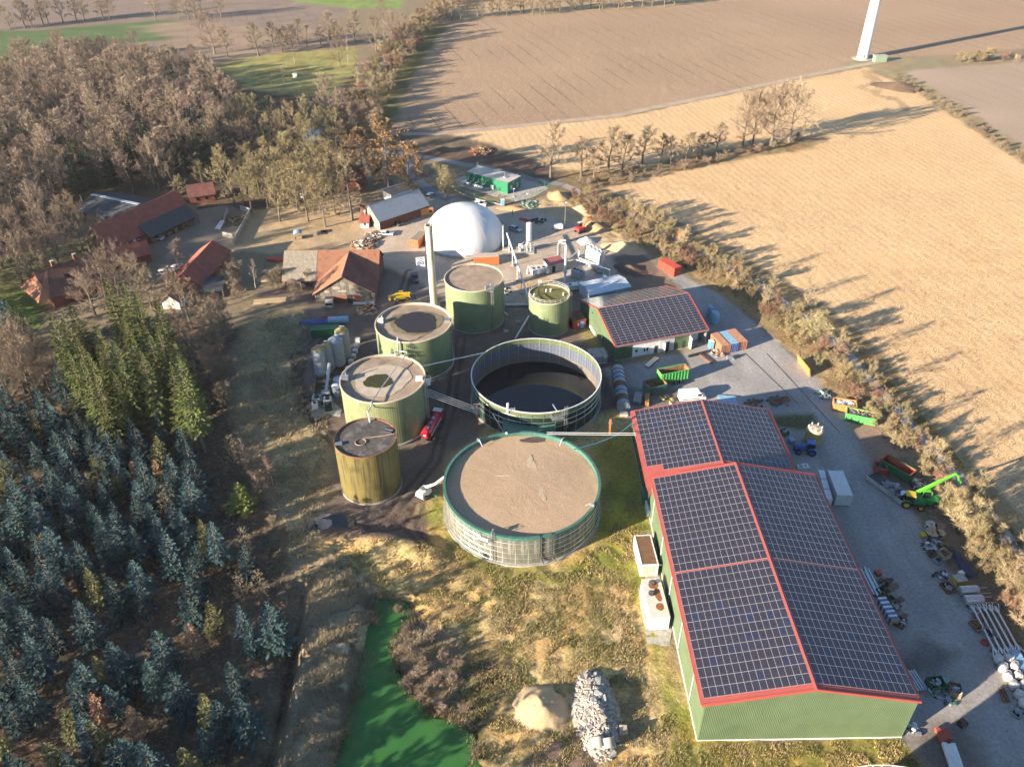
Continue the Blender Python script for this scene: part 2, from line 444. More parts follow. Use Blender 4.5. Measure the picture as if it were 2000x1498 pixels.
zone([(1140, 630), (1190, 640), (1215, 690), (1170, 690), (1130, 660)], (0.25, 0.21, 0.09), 1.5, 2, (0, 0, .8, 0), .08, .35)
# hedge strip, east of the yard
zone([(1080, 375), (1180, 380), (1300, 425), (1420, 485), (1500, 535), (1600, 595), (1690, 660), (1840, 835), (1950, 960), (2010, 1040), (2200, 1300), (2200, 1500), (2010, 1330), (1960, 1260), (1880, 1140), (1800, 1000), (1730, 880), (1650, 800), (1560, 700), (1470, 620), (1360, 545), (1290, 500), (1190, 440), (1110, 400)],
 (0.26, 0.195, 0.105), 1.5, 3, (.2, 0, 1, 0), .2, .35)
# paved yard and road
YARD = [(1180, 720), (1330, 690), (1390, 662), (1352, 590), (1322, 556), (1285, 520), (1312, 528), (1352, 548), (1410, 580), (1475, 628), (1570, 716), (1645, 800), (1700, 868), (1765, 965), (1835, 1085), (1895, 1175), (1965, 1285), (2010, 1345), (2200, 1600), (1900, 1700),
  (1820, 1500), (1765, 1442), (1690, 1300), (1560, 1000), (1480, 900), (1260, 860), (1215, 800)]
zone(YARD, (0.335, 0.315, 0.295), 0.8, 1.0, (0, 0, 0, 1), .015, .14, 6)
zone([(1215, 760), (1330, 760), (1345, 800), (1240, 810)], (0.22, 0.18, 0.15), 1.5, 2, (0, 0, 0, .6), .02, .2)
zone([(1500, 810), (1590, 806), (1605, 832), (1560, 840), (1510, 836)], (0.10, 0.105, 0.05), 1.2, 1.5, (0, 0, .8, 0), .03, .3)
zone([(1650, 830), (1700, 815), (1790, 890), (1760, 960), (1700, 905)], (0.30, 0.21, 0.16), 1, 1.5, (0, 0, .1, .3), .05, .2)
zone([(1700, 905), (1760, 890), (1850, 960), (1960, 1180), (2000, 1290), (1960, 1280), (1880, 1150), (1800, 1010)], (0.17, 0.13, 0.10), 1.2, 2, (0, 0, .3, .1), .08, .3)
zone([(1695, 1290), (1800, 1255), (1860, 1280), (1830, 1320), (1720, 1330)], (0.15, 0.14, 0.125), 2, 3, (0, 0, 0, .9), .01, .3, 2)
zone([(1790, 1440), (1850, 1400), (1900, 1420), (1930, 1498), (1950, 1600), (1820, 1560)], (0.20, 0.165, 0.14), 2, 3, (0, 0, 0, .5), .02, .3)

def axis(core0, core1, step, lo, hi, grow):
 a = list(np.arange(core0, core1 + 1e-6, step))
 s = step; x = a[-1]
 while x < hi:
  s = min(s * grow, 400); x += s; a.append(x)
 s = step; x = a[0]; pre = []
 while x > lo:
  s = min(s * 1.12, 400); x -= s; pre.append(x)
 return np.array(pre[::-1] + a)
gx = axis(-125, 125, 0.6, -4000, 4000, 1.02)
gy = axis(42, 250, 0.6, -1500, 5000, 1.008)
XX, YY = np.meshgrid(gx, gy)
shape = XX.shape
X = XX.ravel(); Y = YY.ravel()
colr = np.empty((X.size, 3)); colr[:] = (0.24, 0.19, 0.12)
aux = np.zeros((X.size, 4)); aux[:, 2] = 0.5
amp = np.full(X.size, 0.08)
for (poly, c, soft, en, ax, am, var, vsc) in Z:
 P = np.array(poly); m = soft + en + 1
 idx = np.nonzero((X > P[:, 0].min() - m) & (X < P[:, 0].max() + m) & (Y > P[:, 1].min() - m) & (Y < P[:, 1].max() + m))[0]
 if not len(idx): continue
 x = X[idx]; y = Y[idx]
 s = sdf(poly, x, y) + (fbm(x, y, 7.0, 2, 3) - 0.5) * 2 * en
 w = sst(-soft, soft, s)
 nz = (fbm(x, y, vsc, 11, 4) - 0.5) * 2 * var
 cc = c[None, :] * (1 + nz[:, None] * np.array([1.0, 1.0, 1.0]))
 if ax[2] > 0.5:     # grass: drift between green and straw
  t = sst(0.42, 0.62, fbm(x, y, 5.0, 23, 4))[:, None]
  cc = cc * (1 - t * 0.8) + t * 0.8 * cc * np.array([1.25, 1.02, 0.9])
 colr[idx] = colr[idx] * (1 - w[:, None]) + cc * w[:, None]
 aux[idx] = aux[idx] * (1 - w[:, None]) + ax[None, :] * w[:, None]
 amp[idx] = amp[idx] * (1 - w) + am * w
# level the lanes
for l in ([(1100, 362), (1180, 395), (1290, 455), (1380, 500), (1480, 555), (1560, 612), (1640, 675), (1700, 745), (1780, 832), (1880, 940), (1960, 1045), (2050, 1180), (2160, 1330)], [(700, 285), (760, 298), (845, 310), (905, 322), (960, 331), (1040, 351), (1100, 362)],
  [(690, 285), (688, 225), (715, 165), (760, 110), (820, 55), (880, 0), (930, -50)], [(740, 262), (850, 262), (1000, 248), (1200, 227), (1400, 186), (1560, 152), (1680, 128), (1760, 115)], [(790, 303), (800, 330), (822, 360), (850, 378), (880, 390)]):
 amp *= 1 - .93 * sst(6.0, 3.0, ldist(G(l), X, Y))
# wheel ruts in the mud and the grass
def ruts(line, wd, col, depth=0.1, gauge=1.9):
 L = np.array(G(line)) if True else line
 global colr
 bb = (X > L[:, 0].min() - 5) & (X < L[:, 0].max() + 5) & (Y > L[:, 1].min() - 5) & (Y < L[:, 1].max() + 5)
 i = np.nonzero(bb)[0]
 if not len(i): return
 d = ldist(L, X[i], Y[i])
 w = sst(wd, wd * 0.3, np.abs(d - gauge / 2)) * sst(0.25, 0.5, fbm(X[i], Y[i], 4, 41, 3) + 0.1)
 colr[i] = colr[i] * (1 - 0.8 * w[:, None]) + np.array(col) * 0.8 * w[:, None]
 RUT[i] -= depth * w
RUT = np.zeros(X.size)
for l in ([(800, 1000), (770, 1030), (720, 1040), (690, 1030)], [(820, 985), (800, 1030), (815, 1050), (830, 1070)], [(640, 650), (590, 690), (580, 740), (610, 800), (650, 860)],
  [(860, 860), (850, 900), (800, 960), (760, 1010)], [(900, 660), (890, 720), (880, 800), (860, 860)], [(780, 600), (790, 560), (800, 530)]):
 ruts(l, 0.7, (0.085, 0.06, 0.045))
for l in ([(1230, 1280), (1262, 1350), (1290, 1450)], [(850, 1080), (960, 1140), (1060, 1150), (1150, 1180), (1210, 1290)], [(1180, 1120), (1230, 1200), (1250, 1270)]):
 ruts(l, 0.7, (0.30, 0.22, 0.12), 0.06)
for l in ([(1690, 140), (1700, 160), (1680, 172), (1710, 180)], [(1700, 140), (1720, 165), (1710, 185), (1740, 195)], [(1740, 190), (1760, 200), (1770, 215)]):
 ruts(l, 1.5, (0.30, 0.19, 0.10), 0.03)
H0 = hgt(X, Y)
zz = H0 + amp * ((fbm(X, Y, 2.6, 31, 3) - 0.5) * 2.6 + (vnoise(X, Y, 0.9, 37) - 0.5) * 1.1) + RUT
nx, ny = shape[1], shape[0]
ii = (np.arange(ny - 1)[:, None] * nx + np.arange(nx - 1)[None, :]).ravel()
quads = np.stack([ii, ii + 1, ii + 1 + nx, ii + nx], 1)
me = bpy.data.meshes.new('ground')
me.vertices.add(X.size); me.vertices.foreach_set('co', np.stack([X, Y, zz], 1).astype(np.float32).ravel())
me.loops.add(quads.size); me.loops.foreach_set('vertex_index', quads.ravel().astype(np.int32))
me.polygons.add(len(quads)); me.polygons.foreach_set('loop_start', np.arange(0, quads.size, 4, dtype=np.int32))
me.update(calc_edges=True)
me.polygons.foreach_set('use_smooth', np.ones(len(quads), bool))
ca = me.attributes.new('col', 'FLOAT_COLOR', 'POINT')
ca.data.foreach_set('color', np.concatenate([np.clip(colr, 0.01, 0.9), np.ones((X.size, 1))], 1).astype(np.float32).ravel())
cb = me.attributes.new('aux', 'FLOAT_COLOR', 'POINT')
cb.data.foreach_set('color', aux.astype(np.float32).ravel())
ground = bpy.data.objects.new('ground', me); COL.objects.link(ground)
tag(ground, 'farmland, yards and grass the whole plant stands on', kind='structure')

def ground_material():
 m = bpy.data.materials.new('ground_soil'); m.use_nodes = True
 nt = m.node_tree; N = nt.nodes; L = nt.links
 b = N['Principled BSDF']; b.inputs['Roughness'].default_value = 0.95; b.inputs['Specular IOR Level'].default_value = 0.1
 A = N.new('ShaderNodeAttribute'); A.attribute_name = 'col'
 B = N.new('ShaderNodeAttribute'); B.attribute_name = 'aux'
 sep = N.new('ShaderNodeSeparateColor'); L.new(B.outputs['Color'], sep.inputs[0])
 geo = N.new('ShaderNodeNewGeometry')
 def noise(scale, detail=4, rot=0, sx=1, sy=1, rough=0.6):
  mp = N.new('ShaderNodeMapping'); mp.inputs['Scale'].default_value = (sx, sy, 1); mp.inputs['Rotation'].default_value = (0, 0, rot)
  L.new(geo.outputs['Position'], mp.inputs['Vector'])
  n = N.new('ShaderNodeTexNoise'); n.inputs['Scale'].default_value = scale; n.inputs['Detail'].default_value = detail
  n.inputs['Roughness'].default_value = rough
  L.new(mp.outputs['Vector'], n.inputs['Vector']); return n.outputs['Fac']
 def rng_(s, a, c, d=0.0, e=1.0):
  r = N.new('ShaderNodeMapRange'); r.inputs[1].default_value = a; r.inputs[2].default_value = c; r.inputs[3].default_value = d; r.inputs[4].default_value = e
  L.new(s, r.inputs[0]); return r.outputs[0]
 def mth(op, a, c):
  x = N.new('ShaderNodeMath'); x.operation = op
  for i, q in enumerate((a, c)):
   if isinstance(q, (int, float)): x.inputs[i].default_value = q
   else: L.new(q, x.inputs[i])
  return x.outputs[0]
 def mix(a, c, f, mode='MIX'):
  x = N.new('ShaderNodeMix'); x.data_type = 'RGBA'; x.blend_type = mode
  for s, q in ((x.inputs[6], a), (x.inputs[7], c)):
   if isinstance(q, tuple): s.default_value = (*q, 1)
   else: L.new(q, s)
  if isinstance(f, (int, float)): x.inputs[0].default_value = f
  else: L.new(f, x.inputs[0])
  return x.outputs[2]
 def gray(v):
  c = N.new('ShaderNodeCombineColor')
  for i in range(3): L.new(v, c.inputs[i])
  return c.outputs[0]
 c = A.outputs['Color']
 st, pl, gr = sep.outputs[0], sep.outputs[1], sep.outputs[2]
 # general mottling
 c = mix(c, gray(rng_(noise(1.7, 3), .3, .7, .80, 1.18)), 1.0, 'MULTIPLY')
 # stubble: dark dashes along the drill rows, bleached straw between
 rows = noise(1.5, 3, R(76), 0.55, 1.9, .7)
 c = mix(c, (0.20, 0.115, 0.05), mth('MULTIPLY', rng_(rows, .53, .66, 0, .85), st))
 c = mix(c, (0.74, 0.58, 0.42), mth('MULTIPLY', rng_(noise(1.9, 2, R(76), .7, 2.2), .50, .68, 0, .55), st))
 c = mix(c, (0.62, 0.41, 0.21), mth('MULTIPLY', rng_(noise(.035, 4), .42, .62, 0, .45), st))
 w3 = N.new('ShaderNodeTexWave'); w3.inputs['Scale'].default_value = .11; w3.inputs['Distortion'].default_value = 4.0; w3.inputs['Detail'].default_value = 1; w3.inputs['Detail Scale'].default_value = .3
 m3 = N.new('ShaderNodeMapping'); m3.inputs['Rotation'].default_value = (0, 0, R(-13.4)); L.new(geo.outputs['Position'], m3.inputs['Vector']); L.new(m3.outputs['Vector'], w3.inputs['Vector'])
 c = mix(c, gray(rng_(w3.outputs['Fac'], 0, 1, .92, 1.05)), st, 'MULTIPLY')
 # ploughland: furrows and wheelings
 wv = N.new('ShaderNodeTexWave'); wv.wave_type = 'BANDS'; wv.inputs['Scale'].default_value = .22; wv.inputs['Distortion'].default_value = 1.2
 wv.inputs['Detail'].default_value = 2; wv.inputs['Detail Scale'].default_value = .5
 mp = N.new('ShaderNodeMapping'); mp.inputs['Rotation'].default_value = (0, 0, R(-24)); L.new(geo.outputs['Position'], mp.inputs['Vector']); L.new(mp.outputs['Vector'], wv.inputs['Vector'])
 c = mix(c, gray(rng_(wv.outputs['Fac'], 0, 1, .85, 1.10)), pl, 'MULTIPLY')
 w2 = N.new('ShaderNodeTexWave'); w2.inputs['Scale'].default_value = .034; w2.inputs['Distortion'].default_value = 5.0; w2.inputs['Detail Scale'].default_value = .12; w2.inputs['Detail'].default_value = 1
 m2 = N.new('ShaderNodeMapping'); m2.inputs['Rotation'].default_value = (0, 0, R(-18)); L.new(geo.outputs['Position'], m2.inputs['Vector']); L.new(m2.outputs['Vector'], w2.inputs['Vector'])
 c = mix(c, (0.15, 0.11, 0.08), mth('MULTIPLY', mth('MULTIPLY', rng_(w2.outputs['Fac'], .965, .998, 0, .6), rng_(noise(.02, 2), .4, .6)), pl))
 c = mix(c, gray(rng_(noise(.9, 3), .35, .65, .82, 1.12)), pl, 'MULTIPLY')
 # grass: blades' patchwork of green, straw and bare soil
 c = mix(c, gray(rng_(noise(2.4, 4, 0, 1, 1, .75), .34, .66, .70, 1.28)), gr, 'MULTIPLY')
 c = mix(c, (0.10, 0.12, 0.028), mth('MULTIPLY', rng_(noise(.55, 3), .54, .68, 0, .5), gr))
 c = mix(c, (0.44, 0.345, 0.19), mth('MULTIPLY', rng_(noise(.9, 3, .6, 1, 1.6), .56, .70, 0, .55), gr))
 # paving: oil and tyre stains, fine joints
 hard = B.outputs['Alpha']
 c = mix(c, gray(rng_(noise(.16, 4, R(60), 1, .35), .42, .62, .86, 1.06)), hard, 'MULTIPLY')
 c = mix(c, (0.17, 0.15, 0.13), mth('MULTIPLY', rng_(noise(.45, 3), .62, .76, 0, .55), hard))
 L.new(c, b.inputs['Base Color'])
 # relief
 h = mth('MULTIPLY', noise(1.6, 4, 0, 1, 1, .72), .66)
 h = mth('ADD', h, mth('MULTIPLY', mth('MULTIPLY', rows, .55), st))
 soft = mth('SUBTRACT', 1.0, mth('MULTIPLY', hard, .93))
 bp = N.new('ShaderNodeBump'); bp.inputs['Distance'].default_value = 0.32
 L.new(mth('MULTIPLY', soft, .75), bp.inputs['Strength']); L.new(h, bp.inputs['Height']); L.new(bp.outputs['Normal'], b.inputs['Normal'])
 return m
me.materials.append(ground_material())

# pond under duckweed
def pond():
 xs = np.arange(-36, 8, 0.8); P = np.array(POND)
 mb = MB(); mb.prism([(p[0], p[1]) for p in (P + (P - P.mean(0)) * 0.06)], -0.9, -0.30)
 m = bpy.data.materials.new('duckweed_water'); m.use_nodes = True
 nt = m.node_tree; N = nt.nodes; L = nt.links; b = N['Principled BSDF']
 b.inputs['Roughness'].default_value = 0.55; b.inputs['Specular IOR Level'].default_value = 0.25
 geo = N.new('ShaderNodeNewGeometry')
 n1 = N.new('ShaderNodeTexNoise'); n1.inputs['Scale'].default_value = 0.35; n1.inputs['Detail'].default_value = 6; L.new(geo.outputs['Position'], n1.inputs['Vector'])
 n2 = N.new('ShaderNodeTexNoise'); n2.inputs['Scale'].default_value = 5; n2.inputs['Detail'].default_value = 5; L.new(geo.outputs['Position'], n2.inputs['Vector'])
 r = N.new('ShaderNodeValToRGB'); r.color_ramp.elements[0].position = .3; r.color_ramp.elements[0].color = (0.036, 0.150, 0.034, 1)
 r.color_ramp.elements[1].position = .7; r.color_ramp.elements[1].color = (0.050, 0.180, 0.040, 1)
 L.new(n1.outputs['Fac'], r.inputs['Fac'])
 x = N.new('ShaderNodeMix'); x.data_type = 'RGBA'; x.blend_type = 'MULTIPLY'; x.inputs[0].default_value = .35
 L.new(r.outputs['Color'], x.inputs[6]); L.new(n2.outputs['Color'], x.inputs[7]); L.new(x.outputs[2], b.inputs['Base Color'])
 o = mb.obj('water', m); tag(o, 'still green pond covered with duckweed', kind='structure')
pond()

# ---------------------------------------------------------------- tanks
def clad_mat(name, col, dark, streak=0.35, patchcol=None):
 return mat(name, col, 0.55, var=0.14, vs_=0.5, streak=streak, streak_col=dark, bump=0.0, patch=0.36 if patchcol else None, patch_col=patchcol, patch_s=0.22)
M_tgreen = clad_mat('tank_green', (0.195, 0.235, 0.125), (0.13, 0.165, 0.085), 0.25)
M_tgreen2 = clad_mat('tank_green_weathered', (0.215, 0.24, 0.125), (0.12, 0.14, 0.07), 0.35, (0.165, 0.20, 0.10))
M_trust = clad_mat('tank_stained', (0.175, 0.14, 0.045), (0.055, 0.045, 0.022), 0.55, (0.10, 0.085, 0.03))
M_rimc = mat('cream_edge', (0.58, 0.47, 0.33), 0.6)
M_gravel = mat('roof_gravel', (0.33, 0.25, 0.18), 0.95, var=0.25, vs_=0.35, bump=0.9, bs=5, fine=0.35, patch=0.38, patch_col=(0.24, 0.19, 0.135), patch_s=0.25)
M_moss = mat('roof_moss', (0.14, 0.14, 0.035), 0.95, var=0.3, vs_=0.4, bump=0.9, bs=5, fine=0.4, patch=0.42, patch_col=(0.22, 0.165, 0.06), patch_s=0.4)
M_tar = mat('roof_tar', (0.085, 0.075, 0.07), 0.8, var=0.35, vs_=0.5, fine=0.3, bs=4, patch=0.42, patch_col=(0.16, 0.14, 0.125), patch_s=0.7)
M_crust = mat('slurry_crust', (0.42, 0.295, 0.185), 0.95, var=0.12, vs_=0.12, bump=0.7, bs=2.6, fine=0.2)
M_crustpale = mat('slurry_crust_pale', (0.47, 0.36, 0.25), 0.95, var=0.1, bump=0.5, bs=3)
M_seg = mat('stained_concrete', (0.135, 0.13, 0.09), 0.85, var=0.3, vs_=0.5, streak=0.34, streak_col=(0.58, 0.56, 0.50), bump=0.2)
M_turq = mat('green_membrane', (0.06, 0.165, 0.13), 0.5, var=0.2, streak=0.15, streak_col=(0.30, 0.36, 0.30))
M_enam = mat('enamel_green_dark', (0.018, 0.04, 0.028), 0.28, var=0.15)
M_enamtop = mat('enamel_green_light', (0.125, 0.155, 0.075), 0.4, var=0.12, streak=0.12)
M_enamin = mat('enamel_inside', (0.085, 0.105, 0.15), 0.5, var=0.2, streak=0.4, streak_col=(0.23, 0.23, 0.25))
M_enamlow = mat('enamel_inside_stained', (0.15, 0.135, 0.12), 0.7, var=0.3, streak=0.4, streak_col=(0.20, 0.15, 0.11))
M_pipe = mat('pipe_white', (0.62, 0.63, 0.62), 0.4, 0.3, var=0.1)
M_slurry = mat('dark_slurry', (0.008, 0.009, 0.012), 0.06, var=0.0, fine=0.0)
M_puddle_b = mat('puddle_brown', (0.035, 0.026, 0.022), 0.12, var=0.2, fine=0.0)
M_puddle_g = mat('puddle_green', (0.055, 0.05, 0.012), 0.15, var=0.2, fine=0.0)
M_sandring = mat('bleached_silt', (0.46, 0.38, 0.29), 0.95, var=0.2, vs_=0.5, bump=0.6, bs=4, fine=0.2)

def blob(r, n=48, seed=0, jag=0.12, sx=1.0, sy=1.0):
 q = random.Random(seed); ph = [q.random() * 6.28 for _ in range(6)]
 P = []
 for i in range(n):
  a = 2 * math.pi * i / n
  k = 1 + jag * (math.sin(2 * a + ph[0]) + 0.7 * math.sin(3 * a + ph[1]) + 0.5 * math.sin(5 * a + ph[2]) + 0.35 * math.sin(9 * a + ph[3]) + 0.25 * math.sin(15 * a + ph[4])) / 1.6
  P.append((r * k * math.cos(a) * sx, r * k * math.sin(a) * sy))
 return P
def sheet(mb, poly, z, c=(0, 0), t=0.03):
 return mb.prism([(p[0] + c[0], p[1] + c[1]) for p in poly], z - t, z)

def ladder(mb, x, y, z0, z1, a, w=0.55, out=0.25, cage=False):
 """upright ladder; a = direction it faces"""
 dx, dy = math.cos(a), math.sin(a); sx, sy = -dy, dx
 bx_, by_ = x + dx * out, y + dy * out
 for s in (-1, 1):
  mb.box((bx_ + sx * s * w / 2, by_ + sy * s * w / 2, (z0 + z1) / 2), (0.07, 0.07, z1 - z0), a)
 z = z0 + 0.3
 while z < z1:
  mb.box((bx_, by_, z), (0.04, w, 0.04), a); z += 0.35
 if cage:
  z = z0 + 2.4
  while z <= z1:
   mb.lathe([(0.42, 0), (0.42, 0.06)], (bx_ + dx * 0.15, by_ + dy * 0.15, z), 10, a - 2.0, a + 2.0); z += 1.0
  for q in (-1.2, 0, 1.2):
   mb.box((bx_ + dx * 0.15 + 0.42 * math.cos(a + q), by_ + dy * 0.15 + 0.42 * math.sin(a + q), (z0 + 2.4 + z1) / 2), (0.05, 0.05, z1 - z0 - 2.4), a + q)
 return mb
def railing(mb, pts, h=1.0, closed=False, r=0.035, every=1):
 n = len(pts)
 for k in (0.5, 1.0):
  mb.tube([(p[0], p[1], p[2] + h * k) for p in pts], r, 5, closed=closed)
 for i in range(0, n, every):
  p = pts[i]; mb.box((p[0], p[1], p[2] + h / 2), (0.06, 0.06, h))
 return mb

def clad_tank(name, label, x, y, r, h, wall, roofm, rim=M_rimc, drop=0.35, ribs=120, rimr=0.11, roofn=None, cone=0.0):
 t = thing(name, label, 'tank', (x, y, 0))
 mb = MB()
 n = ribs * 2; P = []; F = []
 for zz in (0.0, h * 0.34, h * 0.67, h):
  for i in range(n):
   a = 2 * math.pi * i / n; rr = r - (0.018 if i % 2 else 0.0)
   P.append((rr * math.cos(a), rr * math.sin(a), zz))
 for j in range(3):
  for i in range(n):
   i2 = (i + 1) % n; F.append((j * n + i, j * n + i2, (j + 1) * n + i2, (j + 1) * n + i))
 mb.add(P, F); mb.obj('wall', wall, t)
 MB().lathe([(r + 0.12, -0.05), (r + 0.12, 0.35), (r - 0.1, 0.35)], (0, 0, 0), 72).obj('footing', M_conc, t)
 MB().lathe([(r - 0.16, -0.5), (r - 0.16, 0.02), (r + 0.05, 0.05), (r + rimr, 0.0), (r + rimr, -0.22), (r - 0.02, -0.24)], (0, 0, h), 96).obj('rim', rim, t)
 # roof skin: uneven bedding
 mb = MB(); K = 14; n = 72; P = [(0, 0, h - drop + cone)]; F = []
 q = random.Random(name + label)
 for k in range(1, K + 1):
  rr = (r - 0.14) * k / K
  for i in range(n):
   a = 2 * math.pi * i / n
   P.append((rr * math.cos(a), rr * math.sin(a), h - drop + cone * (1 - k / K) + q.uniform(-0.04, 0.04) * min(1, k / 8)))
 for i in range(n): F.append((0, 1 + i, 1 + (i + 1) % n))
 for k in range(K - 1):
  for i in range(n):
   a = 1 + k * n; b = a + n; j = (i + 1) % n
   F.append((a + i, b + i, b + j, a + j))
 mb.add(P, F); mb.obj('roof', roofm, t, smooth=True)
 return t

# three tall digesters
t = clad_tank('digester_tank', 'green digester with dark brown puddle on its gravel roof', -23.51, 167.5, 9.08, 11.75, M_tgreen, M_gravel, drop=0.55)
sheet(MB(), blob(4.9, 64, 5, 0.10, 1.05, 0.95), 11.75 - 0.40).obj('puddle', M_puddle_b, t, loc=(0.7, 0.4, 0))
sheet(MB(), blob(5.9, 64, 8, 0.14), 11.75 - 0.46).obj('algae_ring', mat('algae_gravel', (0.19, 0.16, 0.085), 0.95, var=.3, vs_=.5, bump=.8, bs=5, fine=.35), t, loc=(0.5, 0.3, 0))
mb = MB(); mb.box((-7.9, 0.6, 11.75), (1.3, 1.1, 0.9)); mb.box((-7.6, 1.1, 12.2), (0.2, 0.2, 1.2)); mb.obj('hatch', M_white, t)
mb = MB(); mb.box((8.1, 0.4, 11.75), (1.4, 1.2, 0.8)); mb.obj('hatch', M_galv, t)
mb = MB(); mb.tube([(-2.7, -8.7, 12.8), (-2.7, -9.25, 12.6), (-2.8, -9.4, 11.6), (-2.8, -9.4, 8.6)], 0.17, 8); mb.obj('vent_pipe', M_pipe, t)
mb = MB(); ladder(mb, 8.95, -1.6, 0.3, 12.6, -0.17, cage=True); mb.obj('ladder', M_galv, t)
mb = MB(); mb.tube([(9.25 * math.cos(a), 9.25 * math.sin(a), 0.9) for a in np.linspace(-2.2, 0.4, 24)], 0.1, 6); mb.obj('heating_pipe', M_pipe, t)

t = clad_tank('digester_tank', 'green digester with bleached roof and a small olive puddle', -27.84, 143.71, 9.1, 12.25, M_tgreen2, M_gravel, drop=0.6)
sheet(MB(), blob(6.0, 72, 2, 0.08, 1.0, 0.95), 12.25 - 0.53).obj('silt_ring', M_sandring, t, loc=(0.0, -0.2, 0))
sheet(MB(), blob(2.9, 64, 3, 0.12, 1.0, 0.95), 12.25 - 0.49).obj('puddle', M_puddle_g, t, loc=(-0.9, -0.6, 0))
mb = MB(); mb.box((-8.1, 0.0, 12.3), (1.5, 1.3, 0.8)); mb.box((-8.0, 0.5, 12.9), (0.2, 0.2, 1.4)); mb.obj('hatch', M_galv, t)
mb = MB(); mb.box((7.9, -0.5, 12.25), (1.5, 1.2, 0.7)); mb.obj('hatch', M_white, t)
mb = MB(); mb.cyl((2.1, 8.5, 12.1), 0.35, 1.1, 12); mb.tube([(2.9, 8.7, 12.4), (2.9, 8.7, 13.3), (4.4, 8.3, 13.3), (4.4, 8.3, 12.6)], 0.14, 8); mb.obj('gas_dome_pipe', M_galv, t)
mb = MB(); mb.tube([(4.3, 8.2, 12.7), (2.2, 2.4, 12.35), (0.4, -3.2, 12.35), (-1.2, -9.2, 12.45), (-1.4, -9.5, 11.5), (-1.5, -14.2, 12.6)], 0.13, 8); mb.obj('roof_pipe', M_galv, t)
mb = MB(); ladder(mb, 8.9, -1.9, 0.3, 13.0, -0.2, cage=True); mb.obj('ladder', M_galv, t)
mb = MB(); mb.box((9.7, -0.6, 11.2), (1.2, 2.0, 0.12)); railing(mb, [(9.2, -1.6, 11.2), (10.3, -1.6, 11.2), (10.3, 0.4, 11.2), (9.2, 0.4, 11.2)]); mb.obj('platform', M_galv, t)
mb = MB(); mb.tube([(9.3 * math.cos(a), 9.3 * math.sin(a), 0.6) for a in np.linspace(-1.9, 0.2, 24)], 0.12, 6); mb.obj('heating_pipe', M_pipe, t)

t = clad_tank('storage_tank', 'rust-stained brown tank with black tar roof and loose hose', -28.71, 123.48, 6.07, 12.3, M_trust, M_tar, drop=0.25, rim=M_rust, ribs=80, rimr=0.07)
hose = [(1.0 * math.cos(a) * (1.0 if a < 5 else 1.1) - 0.8, 0.95 * math.sin(a) - 1.3, 12.16) for a in np.linspace(2.4, 7.6, 22)] + [(1.6, 0.2, 12.18), (3.4, 0.5, 12.2), (5.6, 1.0, 12.3)]
mb = MB(); mb.tube(hose, 0.09, 6); mb.obj('hose', mat('hose_tan', (0.36, 0.25, 0.14), 0.7), t)
mb = MB(); mb.box((4.4, 2.1, 12.25), (1.5, 1.2, 0.35), -0.3); mb.obj('hatch', M_dark, t)
mb = MB(); mb.box((4.4, 2.1, 12.44), (1.7, 0.16, 0.1), -0.3); mb.obj('hatch_frame', M_galv, t)
mb = MB(); mb.box((-4.9, -1.9, 12.25), (1.3, 0.8, 0.35), 0.2); mb.obj('scrap_bundle', M_galv, t)
mb = MB(); mb.tube([(0.2, 5.0, 12.1), (0.1, 5.3, 13.0), (-0.1, 5.5, 14.4)], 0.15, 8); mb.obj('vent_pipe', M_white, t)
mb = MB(); ladder(mb, 5.95, 1.0, 0.3, 13.0, 0.15); mb.obj('ladder', M_dark, t)

t = clad_tank('digester_tank', 'tall green digester with plain gravel roof behind the chimney', -9.68, 188.2, 7.62, 12.53, M_tgreen, M_gravel, drop=0.3)
mb = MB(); ladder(mb, 4.6, -6.0, 0.3, 13.4, -0.92, cage=True); mb.obj('ladder', M_galv, t)
mb = MB(); mb.box((4.1, -6.3, 12.2), (2.4, 1.6, 0.12), -0.3)
railing(mb, [(2.9, -6.7, 12.2), (3.4, -7.4, 12.2), (5.6, -6.3, 12.2), (5.3, -5.4, 12.2)]); mb.box((3.6, -6.0, 12.9), (1.0, 0.7, 0.9), 0.4); mb.cyl((4.6, -5.7, 12.3), 0.3, 1.3, 10); mb.obj('platform', M_galv, t)
mb = MB(); mb.tube([(7.4, -2.3, 13.0), (7.75, -2.4, 12.6), (7.75, -2.4, 3.4), (8.9, -2.6, 2.6), (8.9, -2.6, 0.2)], 0.14, 8); mb.obj('downpipe', M_galv, t)
mb = MB(); mb.cyl((-0.6, -7.65, 1.4), 0.45, 0.25, 14, axis=(0, -1, 0)); mb.obj('manhole', M_galv, t)

t = clad_tank('storage_tank', 'small green tank with railing round its mossy roof', 9.77, 183.99, 5.24, 9.73, M_tgreen, M_moss, drop=0.25, ribs=72)
mb = MB(); railing(mb, [(5.2 * math.cos(a), 5.2 * math.sin(a), 9.73) for a in np.linspace(0, 2 * math.pi, 25)[:-1]], 1.0, True, 0.05, 1); mb.obj('railing', mat('cream_rail', (0.55, 0.52, 0.42), 0.5), t)
for s_, (qx, qy) in enumerate(((-0.8, 1.4), (0.4, 1.7), (3.6, -0.4), (-4.0, -0.9))):
 mb = MB(); mb.cyl((qx, qy, 9.45), 0.16, 0.75, 8); mb.box((qx, qy, 10.25), (0.4, 0.3, 0.18)); mb.obj('valve', M_white, t)
mb = MB(); mb.tube([(-1.0, 0.9, 9.56), (-0.8, -0.6, 9.58), (0.6, -2.6, 9.56), (2.6, -3.4, 9.56)], 0.06, 5); mb.obj('dark_curve', M_black, t)  # black curved lines across the mossy roof
mb = MB(); mb.tube([(-2.6, -1.2, 9.56), (-1.9, -2.4, 9.58), (-0.4, -3.6, 9.56)], 0.06, 5); mb.obj('dark_curve', M_black, t)
